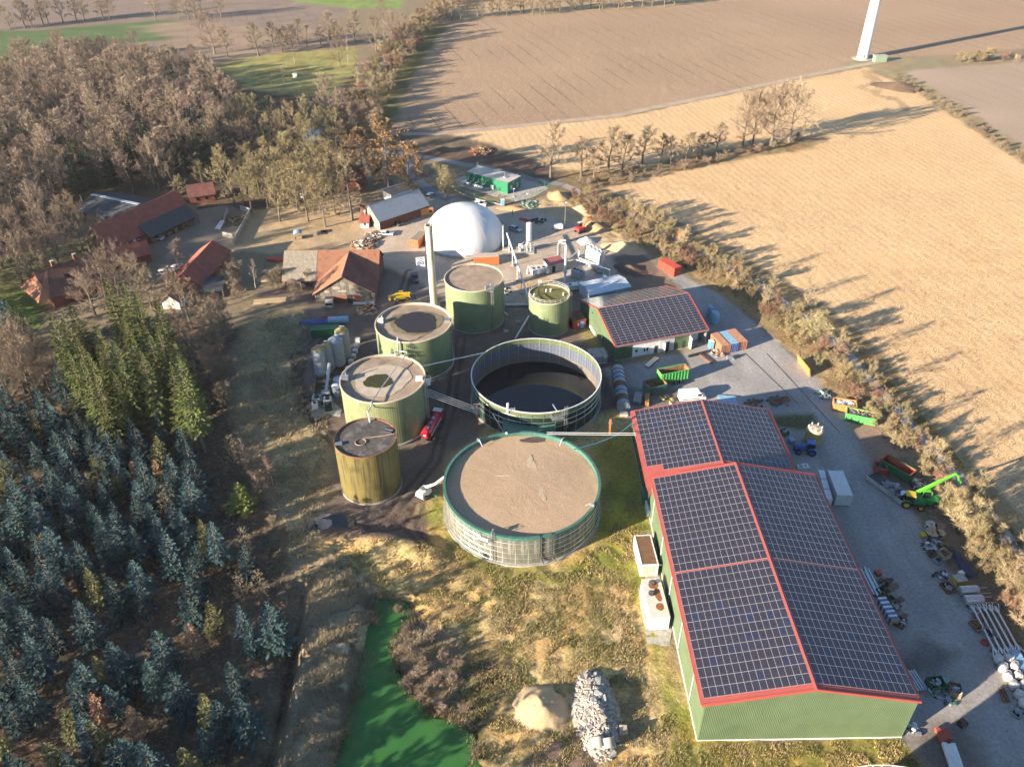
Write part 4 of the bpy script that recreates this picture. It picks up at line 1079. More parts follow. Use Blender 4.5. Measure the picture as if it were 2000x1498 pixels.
def north_hall():
 a = math.atan2(185.9 - 178.6, 45.6 - 21.98)
 # local x along the ridge, y towards the back
 t = thing('machine_hall', 'green hall with solar roof and white front beside the small mossy tank', 'hall', (21.98, 178.62, 0), a)
 L = 25.0; zr = 8.50; ye = 12.15; ze = 4.42; al = math.atan2(zr - ze, ye); ca, sa = math.cos(al), math.sin(al); Wd = 11.75
 # roof skins
 for s in (-1, 1):
  mb = MB()
  mb.slab(*( ((0 - .2, 0, zr), (0 - .2, -ye, ze), (L + .2, -ye, ze), (L + .2, 0, zr)) if s < 0 else ((L + .2, 0, zr), (L + .2, ye, ze), (-.2, ye, ze), (-.2, 0, zr)) ), .08)
  mb.obj('roof_sheet', M_hred, t)
  for xx in (-.22, L + .22):
   A = Vector((xx, 0, zr + .1)); B = Vector((xx, s * ye, ze + .1)); mb = MB()
   mb.add([A + Vector((-.1, 0, 0)), B + Vector((-.1, 0, 0)), B + Vector((.1, 0, 0)), A + Vector((.1, 0, 0)), A + Vector((-.1, 0, -.4)), B + Vector((-.1, 0, -.4)), B + Vector((.1, 0, -.4)), A + Vector((.1, 0, -.4))],
    [(0, 1, 2, 3), (4, 7, 6, 5), (0, 4, 5, 1), (1, 5, 6, 2), (2, 6, 7, 3), (3, 7, 4, 0)]); mb.obj('verge_trim', M_hredd, t)
  mb = MB(); mb.tube([(-.2, s * (ye + .06), ze - .1), (L + .2, s * (ye + .06), ze - .1)], .08, 6); mb.obj('gutter', M_grey, t)
 MB().box((L / 2, 0, zr + .08), (L + .3, .25, .07)).obj('ridge_cap', mat('ridge_pink', (0.42, 0.22, 0.18), .6), t)
 zg = lambda q: zr - .1 - abs(q) * math.tan(al)
 ribbed_wall((0, Wd), (0, -Wd), .2, lambda s: zg(Wd - 2 * Wd * s), M_hgreen, parent=t, name='gable_wall')
 ribbed_wall((L, -Wd), (L, Wd), .2, lambda s: zg(-Wd + 2 * Wd * s), M_hgreen, parent=t, name='gable_wall')
 top = lambda s: zg(Wd)
 ribbed_wall((L, Wd), (0, Wd), .2, top, M_hgreen2, parent=t, name='rear_wall')
 ribbed_wall((0, -Wd), (4.6, -Wd), .2, top, M_hgreen2, parent=t, name='front_wall')
 mb = MB(); mb.bx(4.6, -Wd - .02, .1, 12.0, -Wd + .2, zg(Wd)); mb.obj('office_wall', M_white, t)
 mb = MB(); mb.bx(12.0, -Wd - .1, .05, 16.0, -Wd, 3.9)
 mb.obj('sliding_door', mat('door_sheet', (0.50, 0.49, 0.46), .5, streak=.2), t)
 mb = MB(); mb.bx(13.8, -Wd - .16, .1, 14.6, -Wd - .1, 3.0); mb.obj('door_opening', M_dark, t)
 mb = MB(); mb.bx(13.1, -Wd - .9, .1, 13.2, -Wd - .1, 3.0); mb.obj('door_leaf', M_white, t)
 ribbed_wall((16.0, -Wd), (20.2, -Wd), .2, top, M_hgreen2, parent=t, name='front_wall')
 mb = MB(); mb.bx(18.4, -Wd - .06, .1, 19.2, -Wd + .02, 2.2); mb.obj('door', M_dark, t)
 mb = MB(); mb.bx(20.2, -Wd - .05, .1, 20.45, -Wd + 2.5, zg(Wd)); mb.bx(20.2, -Wd - 1.2, .1, 20.4, -Wd - .05, 3.4); mb.obj('pier', M_white, t)
 mb = MB(); mb.bx(20.45, -Wd + 2.4, .1, L - .1, -Wd + 2.5, zg(Wd)); mb.obj('recess_wall', M_hgreen2, t)
 mb = MB()
 for k in range(8): mb.bx(21.2, -Wd + 2.3, .1 + k * .48, 24.0, -Wd + 2.38, .1 + k * .48 + .465)
 mb.obj('garage_door', M_white, t)
 mb = MB(); mb.bx(L - .25, -Wd, .1, L - .02, -Wd + 2.4, zg(Wd)); mb.obj('corner_post', M_grey, t)
 for xx, ww, zz0, zz1 in ((5.3, .8, 1.5, 2.3), (7.6, .55, 1.2, 2.4), (8.35, .55, 1.2, 2.4)):
  w = MB().bx(xx, -Wd - .07, zz0, xx + ww, -Wd - .02, zz1).obj('window', M_white, t)
  MB().bx(xx + .06, -Wd - .085, zz0 + .06, xx + ww - .06, -Wd - .07, zz1 - .06).obj('pane', M_glass, w)
 mb = MB(); mb.bx(10.6, -Wd - .07, .15, 11.5, -Wd - .02, 2.3); mb.obj('door', mat('door_brown', (.07, .05, .045), .5), t)
 MB().bx(-.03, -Wd - .03, -.1, L + .03, Wd + .03, .2).obj('plinth', M_conc, t)
 for k in range(4):
  mb = MB(); yy = 3.4 - k * .95; mb.box((-.32, yy, 1.1 - .12 * k), (.4, .8, .7)); mb.cyl((-.53, yy, 1.1 - .12 * k), .26, .02, 12, axis=(-1, 0, 0)); mb.obj('air_unit', M_white, t)
 mb = MB(); mb.cyl((-.4, -4.2, 0), .22, 2.6, 10); mb.obj('exhaust_pipe', M_galv, t)
 mb = MB(); mb.cyl((-.1, 3.0, 5.6), .14, .2, 10, axis=(-1, 0, 0)); mb.obj('wall_lamp', M_dark, t)
 items = []; pl, pw = 1.645, .78
 for s in (-1, 1):
  for r_ in range(16):
   d = .12 + r_ * pw
   if d + pw > ye / ca: continue
   for c in range(15):
    x = .12 + c * pl
    if s < 0: o = (x, -(d + pw - .012) * ca, zr + .1 - (d + pw - .012) * sa - .045); uy = (0, ca, sa)
    else: o = (x, d * ca, zr + .1 - d * sa - .045); uy = (0, ca, -sa)
    items.append((o, (1, 0, 0), uy, pl - .015, pw - .012))
 panel_field(t, items, lambda it: it[0][1])
north_hall()

# ---------------------------------------------------------------- farm and plant buildings
M_tile = mat('red_tiles', (0.30, 0.085, 0.055), 0.8, var=0.25, vs_=0.6, bump=0.4, bs=6, fine=0.25, patch=0.36, patch_col=(0.22, 0.075, 0.05), patch_s=.5)
M_tileold = mat('old_orange_tiles', (0.31, 0.135, 0.075), 0.85, var=0.35, vs_=0.8, bump=0.4, bs=6, fine=0.3, patch=0.42, patch_col=(0.20, 0.115, 0.07), patch_s=.8)
M_tileshade = mat('old_red_tiles_shaded', (0.19, 0.07, 0.055), 0.85, var=0.3, vs_=0.6, bump=0.4, bs=6, fine=0.3, patch=0.40, patch_col=(0.14, 0.075, 0.065), patch_s=.7)  # old tiles with the shade of the right slope put into the colour
M_brownroof = mat('brown_tiles', (0.155, 0.072, 0.05), 0.8, var=0.25, bump=0.3, bs=6, fine=0.25)
M_fibre = mat('fibre_cement', (0.27, 0.235, 0.185), 0.9, var=0.25, streak=0.35, streak_col=(0.16, 0.14, 0.10), fine=0.2)
M_slate = mat('grey_sheet_roof', (0.235, 0.27, 0.31), 0.55, var=0.18, streak=0.15)
M_darkroof = mat('dark_felt_roof', (0.06, 0.065, 0.07), 0.8, var=0.25)
M_brick = mat('red_brick', (0.25, 0.09, 0.06), 0.9, var=0.25, bump=0.3, bs=8, fine=0.25)
M_board = mat('dark_boards', (0.085, 0.062, 0.045), 0.9, var=0.3, streak=0.4, streak_col=(0.18, 0.15, 0.12))
M_boardgrey = mat('grey_boards', (0.20, 0.18, 0.155), 0.9, var=0.3, streak=0.55, streak_col=(0.08, 0.07, 0.06), fine=0.3)
M_boardred = mat('red_boards', (0.16, 0.06, 0.042), 0.9, var=0.3, streak=0.3)
M_timber = mat('light_boards', (0.36, 0.30, 0.24), 0.9, var=0.2, streak=0.3)
M_subgreen = mat('substation_green', (0.02, 0.18, 0.085), 0.45, var=0.1)

def gable(name, label, p, q, W, he, hr, wall, roof, cat='barn', over=.45, W2=None, roof2=None, pitch=.32, gwall=None, ribs=True):
 """p, q = ends of the ridge line on the ground; W half width (W2 on the far side)"""
 L = dist(p, q); a = ang(p, q) - math.pi / 2
 t = thing(name, label, cat, (p[0], p[1], 0), a)
 W2 = W2 or W
 for s, w in ((1, W), (-1, W2)):      # +x is the near side when walking p -> q with the camera on the right
  k = (hr - he) / w
  xe = s * (w + over); ze = hr - k * (w + over)
  ribbed_roof(t, s, -over, L + over, 0.0, hr + .1, xe, ze + .1, roof if s > 0 else (roof2 or roof), pitch, 'roof_slope', .14)
  mb = MB()
  ribbed_wall((s * w, 0), (s * w, L), 0, lambda f: he - .02, wall, .3, .02, t, 'side_wall', s)
 gw = gwall or wall
 zt = lambda x: hr - .02 - ((hr - he) / (W if x > 0 else W2)) * abs(x)
 for yy, fl in ((0, 1), (L, -1)):
  # two halves so that the apex is exact
  ribbed_wall((-W2, yy), (0, yy), 0, lambda f: zt(-W2 + W2 * f - 1e-6), gw, .25, .02, t, 'gable_wall', fl)
  ribbed_wall((0, yy), (W, yy), 0, lambda f: zt(W * f + 1e-6), gw, .25, .02, t, 'gable_wall', fl)
 MB().tube([(0, -over, hr + .12), (0, L + over, hr + .12)], .14, 6).obj('ridge', roof, t)
 return t, L
def opening(t, name, x, y0, y1, z0, z1, m, out=.06, frame=None):
 """rectangle on the +x side wall"""
 o = MB().bx(x, y0, z0, x + out, y1, z1).obj(name, m, t)
 if frame: MB().bx(x - .01, y0 - .08, z1, x + out + .02, y1 + .08, z1 + .12).obj('lintel', frame, o)
 return o
def end_opening(t, name, y, x0, x1, z0, z1, m, out=-.06):
 return MB().bx(x0, y, z0, x1, y + out, z1).obj(name, m, t)

# old barn with a cross gable
t, L = gable('old_barn', 'long old barn, grey roof at one end and rusty tiles at the other', (-64.3, 211.9), (-38.0, 212.2), 7.3, 3.3, 8.6, M_boardred, M_tileold, pitch=.3)
mb = MB(); mb.slab((.2, -.5, 8.74), (7.85, -.5, 3.05), (7.85, 9.0, 3.05), (.2, 9.0, 8.74), .05)
mb.v = []; mb.f = []; mb.m = []
ribbed_roof(t, 1, -.47, 9.1, 0.02, 8.78, 7.8, 3.12, M_fibre, .36, 'fibre_sheet_roof', .03)
opening(t, 'dark_bay', 7.33, .6, 8.6, .1, 2.3, M_dark)
opening(t, 'bay_post', 7.36, 4.4, 4.7, .1, 2.9, M_wood, .12)
t2, L2 = gable('old_barn', 'barn wing with steep rusty cross gable and patched plank front', (-45.9, 197.2), (-46.2, 211.5), 8.2, 3.2, 8.3, M_brick, M_tileshade, roof2=M_tileold, pitch=.3, gwall=M_boardgrey, over=.6)
end_opening(t2, 'doorway', 0, .6, 2.0, 0, 2.5, M_black)
end_opening(t2, 'brick_base', 0, 2.1, 4.2, 0, 2.4, M_brick, -.05)
end_opening(t2, 'brick_base', 0, -4.0, .5, 0, 2.3, M_brick, -.05)
for k, (x0, x1, z0, z1) in enumerate(((-.9, .3, 5.3, 6.4), (-3.0, -1.0, 4.3, 5.1), (1.4, 2.6, 4.4, 5.6), (-1.8, .6, 3.4, 4.0), (3.4, 5.2, 3.3, 4.3), (-5.4, -4.2, 3.2, 4.0))):
 end_opening(t2, 'board_patch', 0, x0, x1, z0, z1, M_timber if k % 2 else M_fibre, -.045)

# grey roofed barn by the dome
t, L = gable('grey_roof_barn', 'barn with smooth blue-grey roof and dark plank side, near the white dome', (-45.6, 247.7), (-30.9, 260.3), 5.2, 3.35, 6.9, M_boardred, M_slate, gwall=M_timber, pitch=.5)
for k in range(3): opening(t, 'roof_light', 1.0 + k, L - 2.2, L - .6, 3.4, 3.42, M_slate, .02)
end_opening(t, 'gable_door', 0, -1.2, 1.4, 0, 2.7, M_boardgrey)
t, L = gable('white_outhouse', 'small white outhouse with red roof at the grey barn end', g(707, 441), g(722, 441), 1.8, 2.2, 3.6, M_white, M_tile, 'outhouse')
mb = MB(); mb.box((-1.2, .3, 3.0), (.8, .8, 6.0)); mb.obj('chimney_stack', M_brick, t)
opening(t, 'window', 1.82, 1.0, 1.7, 1.0, 1.8, M_glass)
c = g(778, 386); t = thing('flat_annex', 'white flat-roofed annex behind the grey-roofed barn', 'annex', (c[0], c[1], 0), R(40))
MB().bx(-4.5, -2.6, 0, 4.5, 2.6, 3.0).obj('wall', M_white, t); MB().bx(-4.7, -2.8, 3.0, 4.7, 2.8, 3.2).obj('roof', mat('bitumen', (.30, .24, .19), .9), t)
MB().bx(-3.6, -2.66, .9, -2.6, -2.6, 2.0).obj('window', M_glass, t); MB().bx(-4.8, 2.5, 3.2, 4.8, 2.85, 3.5).obj('parapet', M_white, t)

# red farm barn with lean-to
t, L = gable('farm_barn', 'long farm barn with red tiled roof and half-timbered front', (-125.7, 227.3), (-109.9, 254.9), 5.2, 3.7, 9.4, M_brick, M_tile, gwall=M_board, pitch=.33)
mb = MB(); mb.slab((3.3, 12.2, 5.75), (8.7, 12.2, 2.75), (8.7, 31.8, 2.75), (3.3, 31.8, 5.75), .12); mb.obj('lean_to_roof', M_darkroof, t)
for yy in (12.6, 17.2, 22.0, 26.8, 31.4): MB().bx(8.3, yy, 0, 8.5, yy + .2, 2.75).obj('lean_to_post', M_wood, t)
for k, yy in enumerate((1.5, 4.2, 6.9, 9.6)):
 opening(t, 'window', 5.23, yy, yy + 1.0, 1.2, 2.2, M_glass, .05, M_white)
for yy in (2.9, 5.6, 8.3): opening(t, 'white_infill', 5.225, yy, yy + .9, .3, 2.9, M_white, .03)
for k in range(6):
 x = 5.5 + .8 * (k % 2); mb = MB(); mb.box((6.6 + .2 * (k % 3), 14 + 2.9 * k, .8), (1.4, 2.0, 1.5), .1 * k); mb.obj('stored_crate', M_wood if k % 2 else M_rust, t)
t, L = gable('dark_shed_hall', 'wide dark felt-roofed shed with pale ridge strip behind the red barn', (-141.5, 262.4), (-122.8, 253.9), 8.5, 3.0, 5.2, M_board, M_darkroof, 'shed', pitch=.8)
mb = MB(); mb.bx(-.6, -.3, 5.33, .6, L + .3, 5.42); mb.obj('ridge_light', mat('ridge_sheet', (.45, .52, .58), .5), t)
t, L = gable('farmhouse', 'farmhouse with brown hipped roof and two brick chimneys among trees', (-130.5, 200.2), (-119.5, 211.2), 7.0, 3.4, 8.6, M_brick, M_brownroof, 'house', pitch=.3)
mb = MB(); mb.add([(-7.4, -.5, 3.3), (7.4, -.5, 3.3), (0, 3.2, 8.75), (-7.4, -3.6, 3.3), (7.4, -3.6, 3.3)], [(3, 4, 1, 0), (3, 0, 2), (1, 4, 2), (4, 3, 2), (0, 1, 2)]); mb.obj('hip_roof', M_tileold, t)
for yy in (4.5, 10.5):
 c_ = MB().bx(-.45, yy, 8.2, .45, yy + .9, 10.2).obj('chimney_stack', M_brick, t)
 MB().bx(-.5, yy - .05, 10.2, .5, yy + .95, 10.35).obj('chimney_cap', M_conc, c_)
MB().bx(3.0, 6.0, 6.3, 4.2, 7.0, 6.8).obj('roof_window', M_glass, t)
t, L = gable('red_outbuilding', 'narrow red-roofed brick outbuilding beside the manure clamp', (-91.8, 203.4), (-89.6, 224.4), 4.6, 3.0, 6.0, M_brick, M_tile, 'outbuilding')
for yy in (3, 8, 13): opening(t, 'window', 4.63, yy, yy + 1.0, 1.1, 2.1, M_glass, .05, M_white)
t, L = gable('red_outbuilding', 'short red-roofed outbuilding half hidden behind a bare crown', (-119.2, 221.0), (-110.5, 226.2), 4.2, 3.0, 5.4, M_brick, M_tile, 'outbuilding')
t, L = gable('garden_shed', 'small brown-roofed shed with white gable among the firs', (-93.2, 194.6), (-92.8, 200.5), 2.4, 2.4, 4.4, M_white, M_tileold, 'shed')
c = g(418, 572); t = thing('lean_shed', 'dark flat shed at the end of the red outbuilding', 'shed', (c[0], c[1], 0), .2)
mb = MB(); mb.slab((-3, -3.6, 2.4), (3.2, -3.6, 2.4), (3.2, 3.6, 3.1), (-3, 3.6, 3.1), .14); mb.obj('roof', M_darkroof, t)
for x in (-2.8, 3.0):
 for y in (-3.4, 3.4): MB().bx(x - .1, y - .1, 0, x + .1, y + .1, 2.35 if y < 0 else 2.95).obj('post', M_wood, t)
MB().bx(-2.9, 3.3, 0, 3.0, 3.42, 2.9).obj('back_wall', M_board, t)
t, L = gable('brick_house', 'brick house with red gable glimpsed behind the larch', g(684, 377), g(700, 358), 3.6, 3.4, 6.6, M_brick, M_tile, 'house')
end_opening(t, 'window', 0, -.6, .4, 3.8, 4.9, M_glass)
t, L = gable('brick_house', 'low brick house in the shade of the wood, beyond the red barn', g(372, 392), g(420, 385), 3.6, 2.8, 5.4, M_brick, M_tileshade, 'house')
for yy in (2, 5, 8): opening(t, 'window', 3.63, yy, yy + .9, 1.0, 2.0, M_glass)

# green transformer and compressor building
def substation():
 a = math.atan2(272.9 - 284.1, -.7 + 15.8)
 t = thing('compressor_building', 'bright green flat-roofed building with white roof inside a fenced pad', 'building', (-15.8, 284.1, 0), a)
 L = 18.8; D = 7.2; H = 4.1
 ribbed_wall((0, 0), (11.2, 0), .1, lambda s: H - .3, M_subgreen, .4, .04, t, 'front_wall')
 ribbed_wall((11.2, -.5), (L, -.5), .1, lambda s: H, M_subgreen, .4, .02, t, 'front_wall')
 ribbed_wall((0, D), (0, 0), .1, lambda s: H - .3, M_subgreen, .4, .03, t, 'end_wall')
 ribbed_wall((L, -.5), (L, D), .1, lambda s: H, M_subgreen, .4, .03, t, 'end_wall')
 ribbed_wall((L, D), (0, D), .1, lambda s: H - .3, M_subgreen, .4, .03, t, 'rear_wall')
 MB().bx(11.15, -.5, .1, 11.25, .05, H).obj('wall_return', M_subgreen, t)
 m = mat('pale_roof', (.50, .45, .40), .8, var=.15)
 r1 = MB().bx(-.15, -.15, H - .3, 11.1, D + .1, H - .12).obj('roof', m, t); r2 = MB().bx(11.1, -.65, H, L + .15, D + .1, H + .18).obj('roof', m, t)
 MB().bx(-.2, -.2, H - .55, 11.1, -.1, H - .1).obj('fascia', M_subgreen, t); MB().bx(11.1, -.72, H - .28, L + .2, -.6, H + .2).obj('fascia', M_subgreen, t)
 for y0 in (1.0, 4.6):
  d = MB().bx(L + .03, y0, .1, L + .1, y0 + 1.1, 2.6).obj('door', M_galv, t)
  MB().bx(L + .1, y0 + .1, 1.2, L + .14, y0 + .2, 1.35).obj('handle', M_dark, d)
 mb = MB(); mb.cyl((L + .04, 2.9, 3.3), .45, .08, 16, axis=(1, 0, 0)); mb.obj('fan_grille', M_grey, t)
 for k in range(4): MB().cyl((L + .7, 1.9 + .75 * k, 0), .29, .88, 12).obj('barrel_stand', M_blue, t)
 for x, y, h in ((15.5, 2.2, 2.6), (14.2, 3.8, 1.0), (15.9, 4.2, 1.0), (6.5, 5.6, .8), (8.5, 5.9, .8), (L - .2, 5.8, 1.6), (0, 6.6, 1.5)):
  MB().cyl((x, y, H - .3), .09, h, 8).obj('roof_vent', M_galv, t)
 MB().box((15.2, 3.0, H + .32), (1.3, .9, .3)).obj('roof_plinth', M_galv, t)
 for x in (.6, 3.0, 5.2, 8.2):
  mb = MB(); mb.tube([(x, -1.6, .5), (x, -1.6, 1.4), (x + .6, -.9, 1.6), (x + .6, -.1, 2.6)], .13, 6); mb.obj('gas_pipe', M_white, t)
 for x, w in ((-.6, 3.6), (4.6, 4.2)):
  mb = MB(); mb.cyl((x, -2.0, .7), .42, w, 12, axis=(1, 0, 0)); mb.box((x + .6, -2.0, .2), (.3, .8, .5)); mb.box((x + w - .6, -2.0, .2), (.3, .8, .5)); mb.obj('filter_vessel', M_white, t)
 MB().bx(11.8, -1.2, .6, 13.0, -.55, 2.0).obj('switch_box', M_white, t)
 MB().bx(-.1, -.6, -.05, L + .1, D + .1, .1).obj('plinth', M_conc, t)
substation()
def slab(name, label, px, z=0.05, m=None, kind='structure', cat=None):
 mb = MB(); mb.prism(G(px), -.3, z); o = mb.obj(name, m or M_conc); tag(o, label, cat, kind=kind); return o
slab('concrete_pad', 'pale concrete pad under the green compressor building', [(884, 352), (905, 345), (1010, 340), (1066, 364), (1072, 369), (1040, 386), (1008, 394), (975, 386), (905, 366)])
for k, (x, y, h) in enumerate(((5.2, 274.2, 1.0),)):
 pass

# ---------------------------------------------------------------- fences, pipes, silos, plant
def fence(label, px, h=1.9, step=2.6, m=None, name='mesh_fence', wires=5):
 P = G(px); t = thing(name, label, 'fence', (P[0][0], P[0][1], 0))
 o = P[0]; m = m or M_galv
 pm = MB(); pm.cyl((0, 0, 0), .05, h, 6); pm = pm.mesh('post', m)
 for a, b in zip(P[:-1], P[1:]):
  L = dist(a, b); n = max(1, int(round(L / step)))
  for i in range(n):
   f = i / n; place('post', pm, t, (a[0] + (b[0] - a[0]) * f - o[0], a[1] + (b[1] - a[1]) * f - o[1], 0))
 place('post', pm, t, (P[-1][0] - o[0], P[-1][1] - o[1], 0))
 for k in range(wires):
  z = .12 + (h - .2) * k / (wires - 1)
  MB().tube([(p[0] - o[0], p[1] - o[1], z) for p in P], .022, 4).obj('rail', m, t)
 return t
M_fgreen = mat('fence_green', (.05, .17, .09), .5)
fence('green wire fence along the front of the compressor pad', [(886, 366), (905, 380), (960, 402), (1002, 398), (1040, 387)], m=M_fgreen)
fence('green wire fence behind the compressor building by the lane', [(905, 323), (960, 333), (1040, 352), (1072, 368), (1040, 387)], m=M_fgreen)
fence('dark rail fence behind the sandy paddock', [(500, 418), (600, 404), (690, 392), (700, 392)], 1.2, 3.0, M_wood, 'paddock_fence', 3)
fence('post and wire fence along the far hedge of the stubble', [(1745, 152), (1800, 185), (1880, 240), (1950, 288), (2010, 330)], 1.6, 9.0, M_wood, 'field_fence', 2)
# kerb in front of the pad
mb = MB()
K = G([(888, 372), (915, 386), (955, 396), (985, 402)])
for a, b in zip(K[:-1], K[1:]): mb.box(((a[0] + b[0]) / 2, (a[1] + b[1]) / 2, .15), (dist(a, b) + .1, .35, .5), ang(a, b))
tag(mb.obj('kerb', M_conc), 'pale kerb line below the compressor pad', kind='structure')

def pipe(label, pts, r=.11, m=None, name='overhead_pipe', cat='pipe', n=8, group=None):
 mb = MB(); mb.tube(pts, r, n); o = mb.obj(name, m or M_pipe, smooth=True); return tag(o, label, cat, group)
pipe('thin steel pipe bridging from the second digester to the open tank', [g3(822, 716, 11.2), g3(950, 688, 7.1)], .13, M_galv)
for k in range(4):
 d = k * .62
 a = g(835, 760, 10.2); b = g(945, 801, 6.3)
 mb = [(a[0] - d * .5, a[1] - d * .8, 10.2 - .05 * k), (b[0] - d * .5, b[1] - d * .8, 6.3)]
 pipe(('uppermost', 'second', 'third', 'lowest')[k] + ' of four parallel pipes sloping down to the open tank', mb, .05, M_galv)
for k, (dz, py) in enumerate(((0, 845.5), (0, 849))):
 pipe(('upper' if k == 0 else 'lower') + ' of two pipes crossing to the solar hall', [g3(1068, py - 1, 7.1), g3(1190, py + .3, 7.1), g3(1242, py + .5, 7.1)], .055, M_white)
c = g(1188, 876); t = thing('pipe_post', 'orange steel post carrying two pipes beside the slurry store', 'post', (c[0], c[1], 0)); MB().bx(-.17, -.17, 0, .17, .17, 8.0).obj('shaft', M_orange, t); MB().bx(-.5, -.12, 6.9, .5, .12, 7.05).obj('crossarm', M_galv, t)
c = g(933, 832); t = thing('pipe_post', 'orange steel post under the four parallel pipes', 'post', (c[0], c[1], 0)); MB().bx(-.17, -.17, 0, .17, .17, 6.0).obj('shaft', M_orange, t); MB().bx(-.8, -.12, 6.0, .8, .12, 6.15).obj('crossarm', M_galv, t)
pipe('blue hose hanging between the slurry store and the hall wall', [g3(1120, 878, 7.2), g3(1165, 866, 6.4), g3(1205, 850, 6.0), g3(1236, 826, 6.4)], .10, mat('hose_blue', (.12, .36, .45), .5), 'hose', 'hose')
pipe('white vent pipe standing between the open tank and the slurry store', [g3(989, 846, 2.0), g3(989, 846, 7.8)], .22, M_white, 'vent_pipe')
pipe('slanting brace pipe on the open tank front', [g3(962, 808, 6.2), g3(984, 845, 3.0)], .12, M_galv)
c = g(1033, 856); t = thing('pump_shed', 'turquoise steel pump shed tucked between the two open tanks', 'shed', (c[0], c[1] - .3, 0))
mb = MB(); mb.bx(-5.4, -1.0, 0, 5.4, 2.0, 3.2); mb.obj('wall', M_turq, t); mb = MB(); mb.slab((-5.7, -1.3, 3.2), (5.7, -1.3, 3.2), (5.7, 2.3, 3.9), (-5.7, 2.3, 3.9), .1); mb.obj('roof', M_turq, t)

# long inclined pipe from the dome to the small tank on stands
P = [g3(980, 453, 5.0), (1.2, 215.0, 5.6), (3.0, 200.0, 6.0), (4.9, 186.0, 6.0)]
P = [(-1.2, 229.0, 5.6), (1.2, 213.0, 5.6), (3.2, 199.0, 5.6), (4.9, 186.6, 5.6)]
pipe('long white gas pipe on stands running from dome to small tank', P, .24, M_white)
pipe('white pipe dropping from the small tank to the ground', [(4.6, 182.6, 4.2), (1.0, 177.5, .6), (1.0, 177.5, 0)], .2, M_white)
pipe('thin steel pipe from the tall digester to the container row', [(-2.1, 188.5, 11.0), (5.0, 203.0, 4.0), (9.5, 211.0, 3.2)], .09, M_galv)
for k, (f) in enumerate((.08, .22, .42, .60, .78)):
 i = min(int(f * 3), 2); u = f * 3 - i; a, b = P[i], P[i + 1]; x = a[0] + (b[0] - a[0]) * u; y = a[1] + (b[1] - a[1]) * u
 t = thing('pipe_stand', ('first', 'second', 'third', 'fourth', 'last')[k] + ' stand from the dome under the long white gas pipe', 'pipe stand', (x, y, 0))
 MB().bx(-.09, -.09, .3, .09, .09, 5.4).obj('post', M_white, t); MB().bx(-.5, -.5, 0, .5, .5, .3).obj('footing', M_conc, t)
c = g(993, 488); t = thing('pipe_mast', 'thin white mast with valve beside the dome', 'mast', (c[0] - 1.6, c[1], 0)); MB().cyl((0, 0, 0), .16, 8.0, 8).obj('shaft', M_white, t); MB().box((0, 0, 8.1), (.5, .5, .3)).obj('cap', M_galv, t); MB().box((.9, 0, .3), (2.4, 1.6, .6)).obj('footing', M_conc, t)
for i, (px, py) in enumerate(((1041, 630), (1018, 648))):
 c = g(px, py); t = thing('concrete_footing', ('upper' if i == 0 else 'lower') + ' white-topped concrete footing left of the small mossy tank', 'footing', (c[0] - 4, c[1], 0)); MB().bx(-.6, -.6, 0, .6, .6, .4).obj('block', M_conc, t); MB().cyl((0, 0, .4), .08, 3.5, 6).obj('rod', M_galv, t)
mb = MB(); mb.bx(-1.6, 193.8, .3, 4.8, 194.4, .9); tag(mb.obj('pipe_duct', M_galv), 'horizontal galvanised duct between digester and small tank', 'duct')

# scrubber column
def column():
 t = thing('scrubber_column', 'tall white scrubber column on a skirt of pipes, right of the dome', 'column', (5.51, 227.6, 0))
 MB().lathe([(.01, 3.2), (.85, 3.4), (.85, 9.3), (.7, 9.6), (.01, 9.65)], (0, 0, 0), 20).obj('vessel', M_white, t, smooth=True)
 for z in (4.6, 6.2, 7.8): MB().lathe([(.86, z), (.93, z), (.93, z + .1), (.86, z + .1)], (0, 0, 0), 20).obj('flange', M_galv, t)
 for a in (.6, 2.2, 3.7, 5.3): MB().box((.75 * math.cos(a), .75 * math.sin(a), 1.7), (.14, .14, 3.4), a).obj('leg', M_white, t)
 MB().bx(-2.4, -1.6, 0, 1.6, 1.4, .25).obj('footing', M_conc, t)
 mb = MB(); mb.cyl((-3.2, .2, 1.9), .75, 1.2, 16, axis=(1, 0, 0)); mb.box((-2.6, .2, .7), (.9, 1.0, 1.3)); mb.obj('blower', M_white, t)
 mb = MB(); mb.tube([(-.7, -.2, 3.2), (-1.2, -.4, 2.2), (-1.2, -.4, .6)], .16, 8); mb.tube([(.6, .3, 2.6), (1.5, .5, 2.4), (1.6, .5, .4)], .12, 8); mb.tube([(-2.2, .2, 2.5), (-1.0, .5, 3.6)], .14, 8); mb.obj('duct', M_galv, t)
 MB().bx(.7, .9, .2, 1.5, 1.7, 1.7).obj('control_box', M_white, t)
column()

# process house with red roof
t = thing('process_house', 'small concrete process house with striped red roof and white vents', 'building', (11.1, 213.2, 0), math.atan2(2.0, 4.7))
MB().bx(0, 0, 0, 5.1, 3.6, 2.7).obj('wall', mat('panel_wall', (.42, .38, .36), .8, streak=.15), t)
ribbed_roof(t, 1, -.3, 5.4, 0, 0, 1, 1, M_tile, .3, 'tmp') if False else None
mb = MB()
for k in range(15):
 x = -.3 + k * .38; mb.slab((x, -.4, 2.75), (x + .3, -.4, 2.75), (x + .3, 3.9, 3.15), (x, 3.9, 3.15), .08)
mb.obj('roof', M_hred, t); mb = MB(); mb.slab((-.35, -.42, 2.72), (5.5, -.42, 2.72), (5.5, 3.92, 3.12), (-.35, 3.92, 3.12), .06); mb.obj('roof_deck', M_white, t)
MB().bx(1.0, -.06, .1, 2.0, 0, 2.2).obj('door', M_black, t); MB().bx(-.9, -.3, .3, -.05, .5, 1.6).obj('cabinet', M_white, t)
